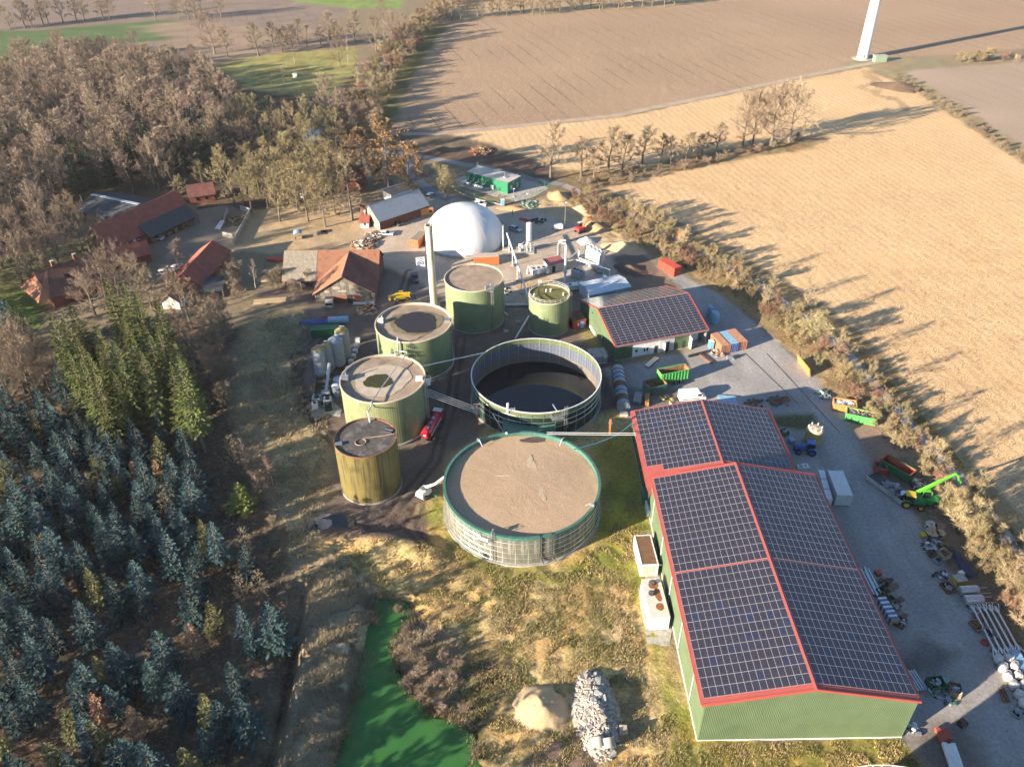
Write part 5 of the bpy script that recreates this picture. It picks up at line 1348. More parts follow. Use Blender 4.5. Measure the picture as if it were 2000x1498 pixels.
t = thing('chiller_skid', 'white chiller skid with three fans beside the process house', 'chiller', (*g(1052, 533), 0), .35)
MB().bx(-2.4, -1.1, .2, 2.4, 1.1, 1.7).obj('casing', M_white, t)
for k in range(3): MB().cyl((-1.5 + 1.5 * k, 0, 1.7), .5, .06, 14).obj('fan', M_black, t)
mb = MB(); mb.tube([(-2.4, .6, 1.9), (-3.2, .6, 1.9), (-3.4, .6, 1.2), (-3.4, .6, 0)], .2, 8); mb.tube([(2.4, .8, 1.9), (-3.0, .9, 2.3)], .14, 8); mb.obj('duct', M_white, t)
t = thing('exhaust_stack', 'thick galvanised exhaust stack rising behind the striped red roof', 'stack', (*g(1090.5, 512), 0)); MB().cyl((0, 0, 0), .55, 6.0, 16).obj('shaft', M_galv, t, smooth=True); mb = MB(); mb.tube([(0, 0, 6.0), (.1, 0, 6.8), (1.2, .2, 7.0), (2.0, .3, 6.9)], .3, 8); mb.obj('bend', M_white, t)
t = thing('exhaust_stack', 'slender white exhaust stack in front of the process house', 'stack', (15.34, 206.6, 0)); MB().cyl((0, 0, 0), .33, 12.4, 12).obj('shaft', M_white, t, smooth=True); MB().cyl((0, 0, 4.0), .6, .5, 14).obj('collar', M_galv, t); mb = MB(); mb.tube([(0, 0, 12.4), (-.2, .1, 12.9), (-1.6, .6, 12.9)], .2, 8); mb.obj('bend', M_white, t); MB().bx(-.7, -.7, 0, .7, .7, .4).obj('footing', M_conc, t)

# row of silver silos
S = [(1150, 519), (1157.5, 524), (1165, 529), (1172.5, 534)]
for k, (px, py) in enumerate(S):
 c = g(px, py); t = thing('gas_silo', ('farthest', 'second farthest', 'second nearest', 'nearest')[k] + ' of four silver gas treatment silos in a row', 'silo', (c[0], c[1] + .4, 0), group=None)
 MB().lathe([(1.0, .6), (1.12, .7), (1.12, 6.0), (.9, 6.5), (.25, 6.75), (.25, 7.0), (.01, 7.0)], (0, 0, 0), 20).obj('vessel', M_galv, t, smooth=True)
 for a in (.8, 2.4, 3.9, 5.5): MB().box((.9 * math.cos(a), .9 * math.sin(a), .35), (.16, .16, .7), a).obj('leg', M_grey, t)
 MB().box((-1.15, -.2, 3.0), (.1, .5, 4.4)).obj('white_label_strip', M_white, t); MB().tube([(0, 0, 6.9), (-.6, .6, 7.3), (-1.1, 1.1, 6.6), (-1.2, 1.2, .5)], .12, 6).obj('riser', M_white, t)
for k, (a, b, z) in enumerate((((1118, 505), (1178, 540), 2.6), ((1128, 503), (1190, 545), 2.9), ((1105, 512), (1130, 506), 3.0), ((1138, 500), (1150, 522), 2.4))):
 pipe(('nearer long white pipe feeding the pale-roofed building', 'farther long white pipe feeding the pale-roofed building', 'short white pipe linking the process house', 'short white pipe behind the silver silos')[k], [g3(*a, 0), g3(a[0], a[1] - 0, z)[:2] + (z,), g(*b, 0) + (z,), g(*b, 0) + (0,)], .17, M_white)
# pale-roofed gas upgrading building
def upgrade():
 A, B, C_, D = (19.8, 201.4), (29.8, 207.8), (33.0, 199.8), (21.8, 195.3)
 t = thing('upgrading_building', 'low building with pale blue metal roof behind the solar hall', 'building', (D[0], D[1], 0), math.atan2(C_[1] - D[1], C_[0] - D[0]))
 L = dist(D, C_); W = 7.2; H = 3.0
 MB().bx(0, 0, 0, L, W, H).obj('wall', mat('pale_blue_panel', (.42, .50, .56), .5, streak=.1), t)
 m = mat('white_metal_roof', (.62, .66, .70), .4, .2, var=.12, streak=.1)
 mb = MB(); mb.slab((-.3, -.3, H), (L + .3, -.3, H), (L + .3, W / 2, H + .9), (-.3, W / 2, H + .9), .08); mb.obj('roof_slope', m, t)
 mb = MB(); mb.slab((-.3, W / 2, H + .9), (L + .3, W / 2, H + .9), (L + .3, W + .3, H), (-.3, W + .3, H), .08); mb.obj('roof_slope', m, t)
 for k in range(13): MB().bx(.2 + k * .9, -.28, H + .02, .26 + k * .9, -.22, H + .1).obj('seam_clip', M_galv, t)
 MB().tube([(-.3, W / 2, H + .93), (L + .3, W / 2, H + .93)], .07, 6).obj('ridge', M_galv, t)
 for x in (2, 5, 8): MB().bx(x, -.05, .8, x + 1.2, 0, 1.8).obj('louvre', M_grey, t)
 MB().cyl((7.4, W - 1.0, H + .2), .45, 1.1, 12).obj('roof_fan', M_galv, t)
upgrade()
for k, (px, py, w, d, h, lab) in enumerate(((1128, 543, 3.4, 2.0, 2.6, 'tall grey air cooler with fans beside the silver silos'), (1122, 566, 5.4, 1.9, 1.9, 'long white air cooler at the edge of the small mossy tank'))):
 c = g(px, py); t = thing('air_cooler', lab, 'air cooler', (c[0], c[1], 0), -.75 if k == 0 else .3)
 MB().bx(-w / 2, -d / 2, .5, w / 2, d / 2, h).obj('casing', M_grey if k == 0 else M_white, t)
 for i in range(2 if k else 3):
  f = MB().cyl((-w / 2 + (i + .5) * w / (2 if k else 3), 0, h), .46, .12, 16).obj('fan', M_black, t)
  MB().cyl((-w / 2 + (i + .5) * w / (2 if k else 3), 0, h + .12), .12, .04, 8).obj('hub', M_galv, f)
 for x in (-w / 2 + .2, w / 2 - .2):
  MB().bx(x - .1, -d / 2, 0, x + .1, d / 2, .5).obj('foot', M_galv, t)
slab('concrete_pad', 'light concrete pad under the coolers and silos', [(1098, 535), (1140, 505), (1190, 545), (1150, 562), (1122, 556)], .04)
t = thing('red_cabin', 'red cabin with blue door squeezed beside the solar hall gable', 'cabin', (*g(1128, 638), 0), .28)
MB().bx(-1.8, -1.2, 0, 1.8, 3.4, 2.5).obj('wall', M_red, t); MB().bx(-2, -1.4, 2.5, 2, 3.6, 2.65).obj('roof', M_rust, t); MB().bx(.3, -1.26, .1, 1.3, -1.2, 2.1).obj('door', mat('door_blue', (.12, .35, .6), .5), t); MB().bx(-.5, -1.26, 1.0, -.1, -1.2, 1.9).obj('notice', M_white, t)

# grey feed silos by the muddy track
SI = [(630, 738, 1.55, 8.2, 'grey silo with yellow-lichened top, leftmost of the muddy group', 1), (645, 729, 1.35, 8.0, 'grey silo half hidden behind the leftmost silo', 1), (663, 719, 1.75, 8.2, 'grey silo with clean pale lid in the muddy group', 0), (675, 703, 1.7, 8.6, 'grey silo with lichened lid behind the pale-lidded one', 1)]
M_silo = mat('silo_grey', (.27, .31, .35), .6, var=.12, streak=.2); M_lich = mat('lichen_top', (.36, .27, .10), .9, var=.4, vs_=2, patch=.42, patch_col=(.2, .2, .18), patch_s=1.2)
for (px, py, r, h, lab, li) in SI:
 c = g(px, py); t = thing('feed_silo', lab, 'silo', (c[0], c[1], 0))
 MB().lathe([(.5, .3), (r, 1.6), (r, h), (r * .6, h + .45), (.01, h + .7)], (0, 0, 0), 28).obj('vessel', M_silo, t, smooth=True)
 MB().lathe([(r * 1.01, h), (r * .62, h + .48), (.01, h + .74)], (0, 0, 0), 28).obj('lid', M_lich if li else M_silo, t, smooth=True)
 for a in (.7, 2.3, 3.9, 5.4): MB().box((r * .92 * math.cos(a), r * .92 * math.sin(a), .8), (.16, .16, 1.6), a).obj('leg', M_dark, t)
 MB().tube([(r * .5, 0, h + .4), (r * .5, 0, h + 1.2), (-r * .2, .2, h + 1.2)], .06, 6).obj('filling_pipe', M_galv, t)
for k, (px, py) in enumerate(((664, 757), (661, 770))):
 c = g(px, py); t = thing('round_vat', ('farther' if k == 0 else 'nearer') + ' of two low round steel vats below the silos', 'vat', (c[0], c[1], 0))
 MB().cyl((0, 0, 0), 1.25, 2.6, 24).obj('shell', M_silo, t); MB().lathe([(1.32, 2.6), (.2, 2.95), (.01, 2.95)], (0, 0, 0), 24).obj('lid', mat('vat_lid', (.40, .46, .52), .5), t)
t = thing('screw_conveyor', 'sloping steel conveyor rising among the grey silos', 'conveyor', (*g(638, 772), 0)); a = g(638, 772); b = g(652, 738)
d = (b[0] - a[0], b[1] - a[1]); mb = MB(); mb.tube([(0, 0, 1.0), (d[0] * .8, d[1] * .8, 5.2)], .42, 10); mb.obj('trough', M_galv, t)
mb = MB()
for f in (.2, .45, .7): mb.box((d[0] * f * .8, d[1] * f * .8, 1 + 4.2 * f), (2.0, .1, .1)); mb.box((d[0] * f * .8, d[1] * f * .8, .5 + 2.1 * f), (.12, .12, 1 + 4.2 * f))
mb.obj('strut', M_galv, t); MB().bx(-1.0, -1.3, 0, 1.0, .4, 1.4).obj('hopper', M_silo, t)
t = thing('feed_hopper', 'rusty open hopper trough at the foot of the conveyor', 'hopper', (*g(630, 765), 0), .1)
for x0, y0, x1, y1 in ((-1.9, -3.0, -1.7, 3.0), (1.7, -3.0, 1.9, 3.0), (-1.9, 2.8, 1.9, 3.0), (-1.9, -3.0, 1.9, -2.8)): MB().bx(x0, y0, 0, x1, y1, 1.2).obj('side', M_wood, t)
MB().bx(-1.7, -2.8, 0, 1.7, 2.8, .6).obj('feed_bed', mat('silage', (.10, .065, .04), .95, bump=.8), t)
for k, (px, py, w, m_, lab) in enumerate(((620, 785, 2.0, M_grey, 'grey pump unit on the slab left of the bleached digester'), (641, 789, 1.8, M_white, 'white pump cabinet on the slab left of the bleached digester'), (616, 797, 1.3, M_white, 'small white switch cabinet at the slab corner'), (642, 799, 1.6, M_black, 'black motor block on the slab'))):
 c = g(px, py); t = thing('pump_unit', lab, 'pump', (c[0], c[1], 0), .1 * k); MB().bx(-w / 2, -w / 2, 0, w / 2, w / 2, 1.5).obj('casing', m_, t); MB().cyl((0, 0, 1.5), w * .28, .35, 12).obj('motor', M_dark, t); MB().box((w * .55, 0, .5), (.3, w * .5, .8)).obj('guard', M_galv, t)
slab('concrete_slab', 'worn concrete slab below the bleached digester', [(605, 800), (650, 785), (668, 800), (664, 815), (640, 808), (615, 822)], .03)
for k, (px, py) in enumerate(((699, 668), (697, 679), (694, 690), (690, 700), (686, 710), (681, 724), (676, 734))):
 c = g(px, py); t = thing('ibc_tote', 'caged plastic liquid tote in the row beside the silos', 'tote', (c[0], c[1], 0), -.1, 'totes beside the silos')
 MB().bx(-.55, -.5, .15, .55, .5, 1.1).obj('bottle', M_white, t); mb = MB()
 for z in (.2, .5, .8, 1.12): mb.tube([(-.6, -.55, z), (.6, -.55, z), (.6, .55, z), (-.6, .55, z)], .025, 4, closed=True)
 for x in (-.6, 0, .6):
  for y in (-.55, .55): mb.box((x, y, .65), (.05, .05, 1.0))
 mb.obj('cage', M_galv, t); MB().bx(-.6, -.55, 0, .6, .55, .14).obj('pallet', M_wood, t)

# white transformer boxes west of the tall hall
t = thing('louvred_container', 'white container with brown louvred roof beside the tall hall', 'container', (24.0, 102.2, 0), R(3))
MB().bx(-1.55, -3.6, .1, 1.55, 3.6, 2.9).obj('wall', M_white, t)
for k in range(24):
 y = -3.35 + k * .29; MB().box((0, y, 2.98), (2.7, .14, .16), 0, Matrix.Rotation(.5, 3, 'X')).obj('louvre_slat', mat('louvre_brown', (.17, .085, .04), .6), t)
for x in (-1.45, 1.45): MB().bx(x - .1, -3.6, 2.9, x + .1, 3.6, 3.1).obj('roof_edge', M_white, t)
for y in (-3.52, 3.52): MB().bx(-1.35, y - .08, 2.9, 1.35, y + .08, 3.1).obj('roof_edge', M_white, t)
MB().bx(-1.2, -3.65, .2, .9, -3.6, 2.7).obj('door', mat('cream_door', (.52, .48, .38), .6), t); MB().bx(1.55, -2.9, 1.9, 2.7, -2.7, 2.1).obj('duct', M_galv, t)
t = thing('generator_container', 'white generator box with rust-brown stains and two fans on top', 'container', (24.05, 91.2, 0), R(3))
MB().bx(-1.6, -4.15, .1, 1.6, 4.15, 3.1).obj('wall', M_white, t); sheet(MB(), [(-1.65, -4.2), (1.65, -4.2), (1.65, 4.2), (-1.65, 4.2)], 3.16, t=.06).obj('roof', mat('dirty_white_roof', (.64, .59, .52), .7, var=.15), t)
m = mat('rust_stain', (.30, .10, .035), .9, var=.3, vs_=1)
sheet(MB(), blob(.85, 30, 3, .12, .9, 1.3), 3.185, (.15, 2.9), .02).obj('rust_stain', m, t); sheet(MB(), blob(.7, 30, 5, .15, .8, 1.9), 3.19, (.5, .6), .02).obj('rust_stain', m, t); sheet(MB(), blob(.75, 30, 6, .1, .95, 1.0), 3.185, (.35, -1.9), .02).obj('rust_stain', m, t)
for x, y, r in ((.1, 3.1, .42), (-.55, .9, .5)):
 f = MB().cyl((x, y, 3.16), r, .35, 18).obj('fan_housing', M_dark, t); mb = MB()
 for k in range(5): mb.box((x + .2 * math.cos(k * 1.257), y + .2 * math.sin(k * 1.257), 3.53), (r * .8, .12, .03), k * 1.257)
 mb.obj('fan_blade', M_galv, f)
slab('concrete_slab', 'concrete strip under the two white boxes by the tall hall', [(1236, 1045), (1268, 1038), (1312, 1232), (1308, 1260), (1266, 1262), (1250, 1180)], .04)
for k, (px, py, m_, lab) in enumerate(((1262, 975, M_turq, 'green steel box against the corner of the tall hall'), (1270, 1000, M_white, 'stack of white insulation slabs along the tall hall wall'), (1266, 962, M_blue, 'blue roll of hose by the tall hall corner'))):
 c = g(px, py); t = thing('wall_box', lab, 'box', (c[0] - .3, c[1], 0)); MB().bx(-.6, -1.4, 0, .6, 1.4, 1.6 if k < 2 else .7).obj('body', m_, t); MB().bx(-.65, -1.45, 1.6 if k < 2 else .7, .65, 1.45, 1.7 if k < 2 else .78).obj('lid', m_, t)
# pits near the north hall
t = thing('concrete_pit', 'square concrete pit with stained lid between the open tank and the hall', 'pit', (*g(1166, 703), 0), .15)
MB().bx(-2.1, -2.0, 0, 2.1, 2.0, 2.0).obj('wall', M_conc, t); MB().bx(-2.2, -2.1, 2.0, 2.2, 2.1, 2.15).obj('lid', mat('lid_stained', (.33, .33, .31), .8, patch=.4, patch_col=(.12, .12, .11)), t)
pipe('white ventilation post beside the concrete pit', [g3(1182, 697, 0), g3(1182, 697, 3.2)], .22, M_white, 'vent_post', 'post')
# buried tank with bands
def banded():
 t = thing('banded_tank', 'long rusty cylinder tank with dark steel bands lying in the shade', 'tank', (*g(1216, 800), 0)); a = g(1216, 812); b = g(1204, 735)
 L = dist(a, b); aa = ang(a, b); ux, uy = math.cos(aa), math.sin(aa); N = 9
 for k in range(N):
  l = L / N; x, y = ux * l * k - 0, uy * l * k
  m_ = (M_silo, M_rust, M_silo, M_silo, M_rust, M_silo, M_silo, M_silo, M_conc)[k]
  MB().cyl((x, y - 1.0, 1.35), 1.5, l - .16, 20, axis=(ux, uy, 0)).obj('shell_section', m_, t)
  MB().cyl((x + ux * (l - .17), y + uy * (l - .17) - 1.0, 1.35), 1.56, .18, 20, axis=(ux, uy, 0)).obj('band', M_dark, t)
 MB().bx(-.8, -2.6, 0, .9, -1.0, .6).obj('saddle', M_conc, t)
banded()

# ---------------------------------------------------------------- vehicles, containers and yard things
def two(a, b, z=0.0):
 p, q = g(a[0], a[1], z), g(b[0], b[1], z)
 return ((p[0] + q[0]) / 2, (p[1] + q[1]) / 2), ang(p, q), dist(p, q)
def prof(mb, pts, y0, y1, t0=0.0):
 """side outline (x, z) extruded across y; t0 narrows the top"""
 n = len(pts); zt = max(p[1] for p in pts); zb = min(p[1] for p in pts); P = []
 for y in (y0, y1):
  s = 1 if y > 0 else -1
  for x, z in pts:
   P.append((x, y - s * t0 * (z - zb) / max(zt - zb, 1e-6), z))
 F = [tuple(range(n))[::-1] if False else tuple(range(n)), tuple(range(2 * n - 1, n - 1, -1))]
 F += [(i, i + n, (i + 1) % n + n, (i + 1) % n) for i in range(n)]
 return mb.add(P, F)
_wheel = {}
def wheel(t, x, y, r, w, rim=None):
 key = (r, w)
 if key not in _wheel:
  a = MB(); a.lathe([(r * .6, -w / 2), (r * .95, -w / 2), (r, -w * .3), (r, w * .3), (r * .95, w / 2), (r * .6, w / 2)], (0, 0, 0), 18); a = a.mesh('tyre', M_black)
  b = MB(); b.cyl((0, 0, -w * .35), r * .6, w * .7, 14); b.cyl((0, 0, -w * .45), r * .2, w * .9, 8); b = b.mesh('rim', M_galv)
  _wheel[key] = (a, b)
 e = bpy.data.objects.new('wheel', None); COL.objects.link(e); e.parent = t; e.location = (x, y, r); e.rotation_euler = (R(90), 0, 0); e.empty_display_size = .1
 place('tyre', _wheel[key][0], e)
 o = place('rim', _wheel[key][1], e)
 if rim:
  o.data = o.data.copy(); o.data.materials[0] = rim
 return e
def car(label, a, b, paint, kind='car', name='parked_car', flip=False, L=4.5):
 c, rz, _ = two(a, b); t = thing(name, label, 'car', (c[0], c[1], 0), rz + (math.pi if flip else 0))
 h = L / 2; w = .9; up = .25 if kind == 'suv' else 0
 mb = MB(); prof(mb, [(-h, .35), (h - .05, .35), (h, .62 + up), (h - .1, .78 + up), (h * .42, .92 + up), (-h + .1, .96 + up), (-h, .7 + up)], -w, w, .06); mb.obj('body', paint, t)
 top = 1.42 + up
 mb = MB(); prof(mb, [(h * .44, .92 + up), (h * .08, top - .03), (-h * .72, top - .03), (-h * .96, .95 + up)], -w + .06, w - .06, .16); mb.obj('glass', M_glass, t)
 mb = MB(); mb.box((-h * .32, 0, top), (h * .78, 1.36, .06)); mb.obj('roof', paint, t)
 for x in (-h * .02, -h * .48):
  for s in (-1, 1): MB().box((x, s * .765, (top + .95 + up) / 2), (.09, .05, top - .95 - up), 0, Matrix.Rotation(s * .30, 3, 'X')).obj('pillar', paint, t)
 for x in (-h * .62, h * .62):
  for s in (-1, 1): wheel(t, x, s * .82, .33 + up * .2, .22)
 for s in (-1, 1):
  MB().box((h - .04, s * .62, .68 + up), (.1, .34, .14)).obj('headlight', M_galv, t); MB().box((-h + .03, s * .7, .78 + up), (.08, .22, .16)).obj('tail_light', M_red, t)
 return t
P_white = mat('car_white', (.76, .76, .75), .25, var=.03, fine=.0, coat=.5); P_silver = mat('car_silver', (.45, .50, .55), .3, .4, var=.03, fine=0, coat=.5); P_dark = mat('car_dark', (.02, .03, .05), .25, var=.05, fine=0, coat=.5)
car('white estate car parked by the boulder heap at the paddock', (741, 459), (768, 460), P_white, L=4.8)
car('white off-road car by the pad of the green building', (924, 401), (950, 404), P_white, 'suv', L=4.8)
car('silver car in the shadow of the white dome', (997, 447), (1016, 454), P_silver)
car('white car under the lean-to roof of the red barn', (297, 466), (319, 469), P_white)
car('white car half hidden by bare crowns below the farm yard', (312, 537), (332, 534), P_white)
car('white car beside the narrow red outbuilding', (338, 530), (352, 520), P_white)
car('dark blue pickup facing the camera between barn and chimney', (810, 538), (812, 557), P_dark, 'suv', 'pickup', L=5.2)
car('small dark buggy in front of the grey-roofed barn', (771, 437), (784, 443), M_dark, L=3.0)
car('pale car parked behind the grey-roofed barn', (836, 389), (842, 381), P_silver)

# white van
def van():
 c, rz, _ = two((1322, 784), (1380, 779)); t = thing('delivery_van', 'long white delivery van standing behind the lower solar hall', 'van', (c[0], c[1] + .3, 0), rz)
 mb = MB(); prof(mb, [(-3.1, .4), (3.05, .4), (3.1, 1.0), (2.5, 1.35), (1.75, 2.35), (1.4, 2.6), (-3.05, 2.65), (-3.1, 2.4)], -1.0, 1.0, .12); mb.obj('body', P_white, t)
 mb = MB(); prof(mb, [(2.46, 1.42), (2.5, 1.46), (1.82, 2.36), (1.76, 2.3)], -.82, .82, .06); mb.obj('windscreen', M_glass, t)
 for s in (-1, 1):
  MB().box((1.5, s * .93, 1.75), (.9, .06, .6)).obj('side_window', M_glass, t); MB().box((2.2, s * 1.12, 1.4), (.12, .2, .35)).obj('mirror', M_dark, t)
  MB().box((-.6, s * .985, .75), (4.0, .05, .2)).obj('trim_strip', M_dark, t); MB().box((3.06, s * .72, .85), (.1, .4, .25)).obj('headlight', M_galv, t)
  for x in (-1.9, 1.95): wheel(t, x, s * .86, .36, .24)
van()

def tractor(label, a, b, paint, name='tractor', cabm=None, s=1.0):
 c, rz, _ = two(a, b); t = thing(name, label, 'tractor', (c[0], c[1], 0), rz)
 mb = MB(); prof(mb, [(.2, 1.0), (2.3, 1.05), (2.45, 1.5), (2.2, 1.85), (.3, 2.0)], -.48, .48, .08); mb.obj('bonnet', paint, t)
 MB().bx(-1.6, -.35, .7, 2.2, .35, 1.05).obj('chassis', M_dark, t)
 mb = MB(); prof(mb, [(-1.35, 1.5), (.25, 1.5), (.15, 2.9), (-1.2, 2.9)], -.78, .78, .1); mb.obj('cab_glass', M_glass, t)
 MB().box((-.55, 0, 3.0), (1.75, 1.6, .2)).obj('cab_roof', cabm or paint, t)
 for x in (-1.25, .15):
  for q in (-1, 1): MB().box((x, q * .72, 2.2), (.1, .1, 1.4)).obj('cab_post', M_dark, t)
 for q in (-1, 1):
  wheel(t, -.95, q * .98, .92, .55, paint if paint is M_blue else M_yellow); wheel(t, 1.75, q * .92, .66, .42, paint if paint is M_blue else M_yellow)
  mb = MB(); mb.lathe([(1.02, -.3), (1.02, .3), (.92, .3)], (0, 0, 0), 10, 0.5, 2.7)
  mb.v = [(v[0] - .95, q * .98 + v[2], v[1] + .92) for v in mb.v]; mb.obj('mudguard', paint, t)
 MB().cyl((1.2, -.5, 1.9), .06, .9, 8).obj('exhaust', M_dark, t); MB().box((2.55, 0, .9), (.3, .8, .5)).obj('front_weight', M_dark, t)
 return t
tractor('blue tractor parked beside the yellow tank', (1592, 886), (1556, 882), M_blue)
tractor('green tractor with yellow cab roof behind the telehandler', (1765, 985), (1790, 990), M_green, cabm=M_yellow)

def telehandler():
 c = g(1802, 982); t = thing('telehandler', 'lime green telehandler with its boom raised towards the hedge', 'telehandler', (c[0], c[1], 0), R(-8))
 lime = mat('lime_paint', (.12, .50, .035), .5, var=.15, patch=.3, patch_col=(.13, .28, .05), patch_s=1.2); gr = mat('machine_green', (.03, .30, .05), .45, var=.08)
 mb = MB(); prof(mb, [(-3.0, .6), (3.0, .6), (3.1, 1.1), (2.4, 1.5), (-2.6, 1.7), (-3.1, 1.3)], -1.1, 1.1, .1); mb.obj('chassis', gr, t)
 mb = MB(); prof(mb, [(-.6, 1.5), (1.2, 1.5), (1.0, 2.6), (.6, 3.0), (-.5, 3.0)], -.1, 1.05, 0); mb.obj('cab_glass', M_glass, t)
 MB().box((.15, .5, 3.05), (1.3, 1.15, .12)).obj('cab_roof', lime, t)
 for x in (-.55, 1.05):
  for y in (-.05, 1.02): MB().box((x, y, 2.25), (.1, .1, 1.55)).obj('cab_post', lime, t)
 A = Vector((-2.7, -.35, 2.2)); d = Vector((.93, .26, .55)).normalized(); X_ = d; Y_ = Vector((0, 0, 1)).cross(d).normalized(); Z_ = X_.cross(Y_)
 def beam(o, l, w, h, nm, m_):
  mb = MB(); P = []
  for x in (0, l):
   for y, z in ((-w, -h), (w, -h), (w, h), (-w, h)): P.append(o + X_ * x + Y_ * y + Z_ * z)
  mb.add(P, [(3, 2, 1, 0), (4, 5, 6, 7), (0, 1, 5, 4), (1, 2, 6, 5), (2, 3, 7, 6), (3, 0, 4, 7)]); return mb.obj(nm, m_, t)
 beam(A, 6.0, .24, .28, 'boom', lime); beam(A + d * 5.9, 3.0, .17, .2, 'boom_extension', lime)
 e = A + d * 8.9; mb = MB(); mb.tube([e, e + Vector((.7, .1, -.5)), e + Vector((1.2, .2, -1.7))], [.24, .26, .16], 6); mb.obj('boom_head', lime, t)
 MB().box((e.x + 1.3, e.y + .2, e.z - 1.8), (.3, 1.1, .6)).obj('tool_carrier', lime, t)
 mb = MB(); mb.tube([(-1.0, -.35, 1.5), A + d * 3.2 - Z_ * .3], .1, 6); mb.obj('lift_ram', M_galv, t)
 for x in (-1.9, 1.9):
  for s in (-1, 1): wheel(t, x, s * 1.05, .62, .46)
telehandler()

def excavator():
 c = g(1133, 453); t = thing('excavator', 'red excavator digging at the sand heaps', 'excavator', (c[0], c[1], 0), R(38))
 for s in (-1, 1):
  mb = MB(); prof(mb, [(-1.7, .15), (-1.4, 0), (1.4, 0), (1.7, .15), (1.7, .6), (1.4, .75), (-1.4, .75), (-1.7, .6)], s * .75, s * 1.25); mb.obj('track', M_dark, t)
 MB().bx(-1.6, -1.15, .85, 1.1, 1.15, 1.75).obj('upper_body', mat('machine_red', (.55, .05, .06), .4), t)
 mb = MB(); prof(mb, [(-.2, 1.7), (1.2, 1.7), (1.0, 2.9), (-.1, 2.9)], .15, 1.1); mb.obj('cab', M_glass, t); MB().box((.45, .63, 2.95), (1.3, 1.0, .1)).obj('cab_roof', M_white, t)
 mb = MB(); mb.tube([(.9, -.3, 1.6), (2.6, -.3, 4.0), (4.3, -.3, 4.3)], [.3, .32, .2], 6); mb.obj('boom', mat('machine_orange', (.62, .16, .05), .5), t)
 mb = MB(); mb.tube([(4.2, -.3, 4.4), (5.0, -.3, 1.8)], [.24, .16], 6); mb.obj('stick', MATS['machine_orange'], t); mb = MB(); prof(mb, [(4.6, 1.7), (5.3, 1.9), (5.3, 1.0), (4.5, .6)], -.8, .2); mb.obj('bucket', M_dark, t)
 mb = MB(); mb.tube([(1.2, -.3, 1.3), (2.5, -.3, 3.4)], .08, 6); mb.obj('ram', M_galv, t)
excavator()
def dumper():
 c, rz, _ = two((770, 588), (800, 584)); t = thing('site_dumper', 'yellow boom loader standing beside the chimney foot', 'loader', (c[0], c[1], 0), rz + math.pi)
 mb = MB(); prof(mb, [(-2.4, .7), (2.2, .7), (2.4, 1.2), (1.0, 1.6), (-2.2, 1.7)], -.9, .9, .1); mb.obj('chassis', M_yellow, t); mb = MB(); mb.tube([(-2.4, .2, 2.0), (1.2, .2, 2.3), (3.2, .2, 1.7)], [.3, .28, .2], 6); mb.obj('boom', M_yellow, t)
 mb = MB(); prof(mb, [(-.6, 1.5), (.8, 1.5), (.6, 2.5), (-.5, 2.5)], -.85, -.05); mb.obj('cab', M_glass, t); MB().box((.05, -.45, 2.55), (1.2, .85, .1)).obj('cab_roof', M_yellow, t); MB().box((3.4, .2, 1.3), (.5, 1.8, .9)).obj('bucket', M_yellow, t)
 for x in (-1.5, 1.4):
  for s in (-1, 1): wheel(t, x, s * .85, .58, .42)
dumper()
def tanker():
 c, rz, _ = two((834, 862), (858, 818)); t = thing('tanker_truck', 'red tanker truck with white stripe between the digesters', 'truck', (c[0], c[1], 0), rz)
 rd = mat('truck_red', (.50, .012, .03), .3, var=.08, coat=.4)
 mb = MB(); prof(mb, [(2.6, .7), (4.7, .7), (4.8, 1.7), (4.4, 2.8), (2.7, 3.0)], -1.2, 1.2, .1); mb.obj('cab', rd, t); MB().box((4.66, 0, 2.2), (.2, 2.0, .8), 0, Matrix.Rotation(-.35, 3, 'Y')).obj('windscreen', M_glass, t); MB().box((3.5, 0, 3.05), (1.2, 2.0, .14)).obj('wind_deflector', M_white, t)
 mb = MB(); n = 16; P = []
 for x, k in ((-4.6, .86), (-4.4, 1.0), (2.3, 1.0), (2.45, .86)):
  for i in range(n): P.append((x, 1.2 * k * math.cos(2 * math.pi * i / n), 2.0 + 1.15 * k * math.sin(2 * math.pi * i / n)))
 F = [(j * n + i, j * n + (i + 1) % n, (j + 1) * n + (i + 1) % n, (j + 1) * n + i) for j in range(3) for i in range(n)] + [tuple(range(n))[::-1], tuple(range(3 * n, 4 * n))]
 mb.add(P, F); mb.obj('tank_barrel', rd, t, smooth=True)
 for s in (-1, 1):
  MB().box((-1.0, s * 1.2, 1.9), (6.4, .06, .32)).obj('white_stripe', M_white, t); MB().box((.6, s * 1.1, 1.0), (1.4, .5, .6)).obj('side_box', M_dark, t)
  for x in (-3.6, -2.3, 3.6): wheel(t, x, s * 1.0, .52, .34)
 for x in (-3.2, -1.4, .4): MB().cyl((x, 0, 3.1), .38, .14, 14).obj('manlid', M_galv, t)
 MB().box((-4.7, 0, 1.1), (.2, 2.2, .4)).obj('rear_bumper', M_dark, t); MB().bx(-4.6, -.4, .6, 4.5, .4, .95).obj('frame', M_dark, t)
 mb = MB(); mb.tube([(-3.9, .3, 3.2), (-2.0, .1, 3.25), (1.8, .3, 3.2)], .09, 6); mb.obj('hose', M_dark, t); MB().box((-4.64, .2, 2.0), (.1, .5, .3)).obj('rear_plate', M_white, t)
tanker()
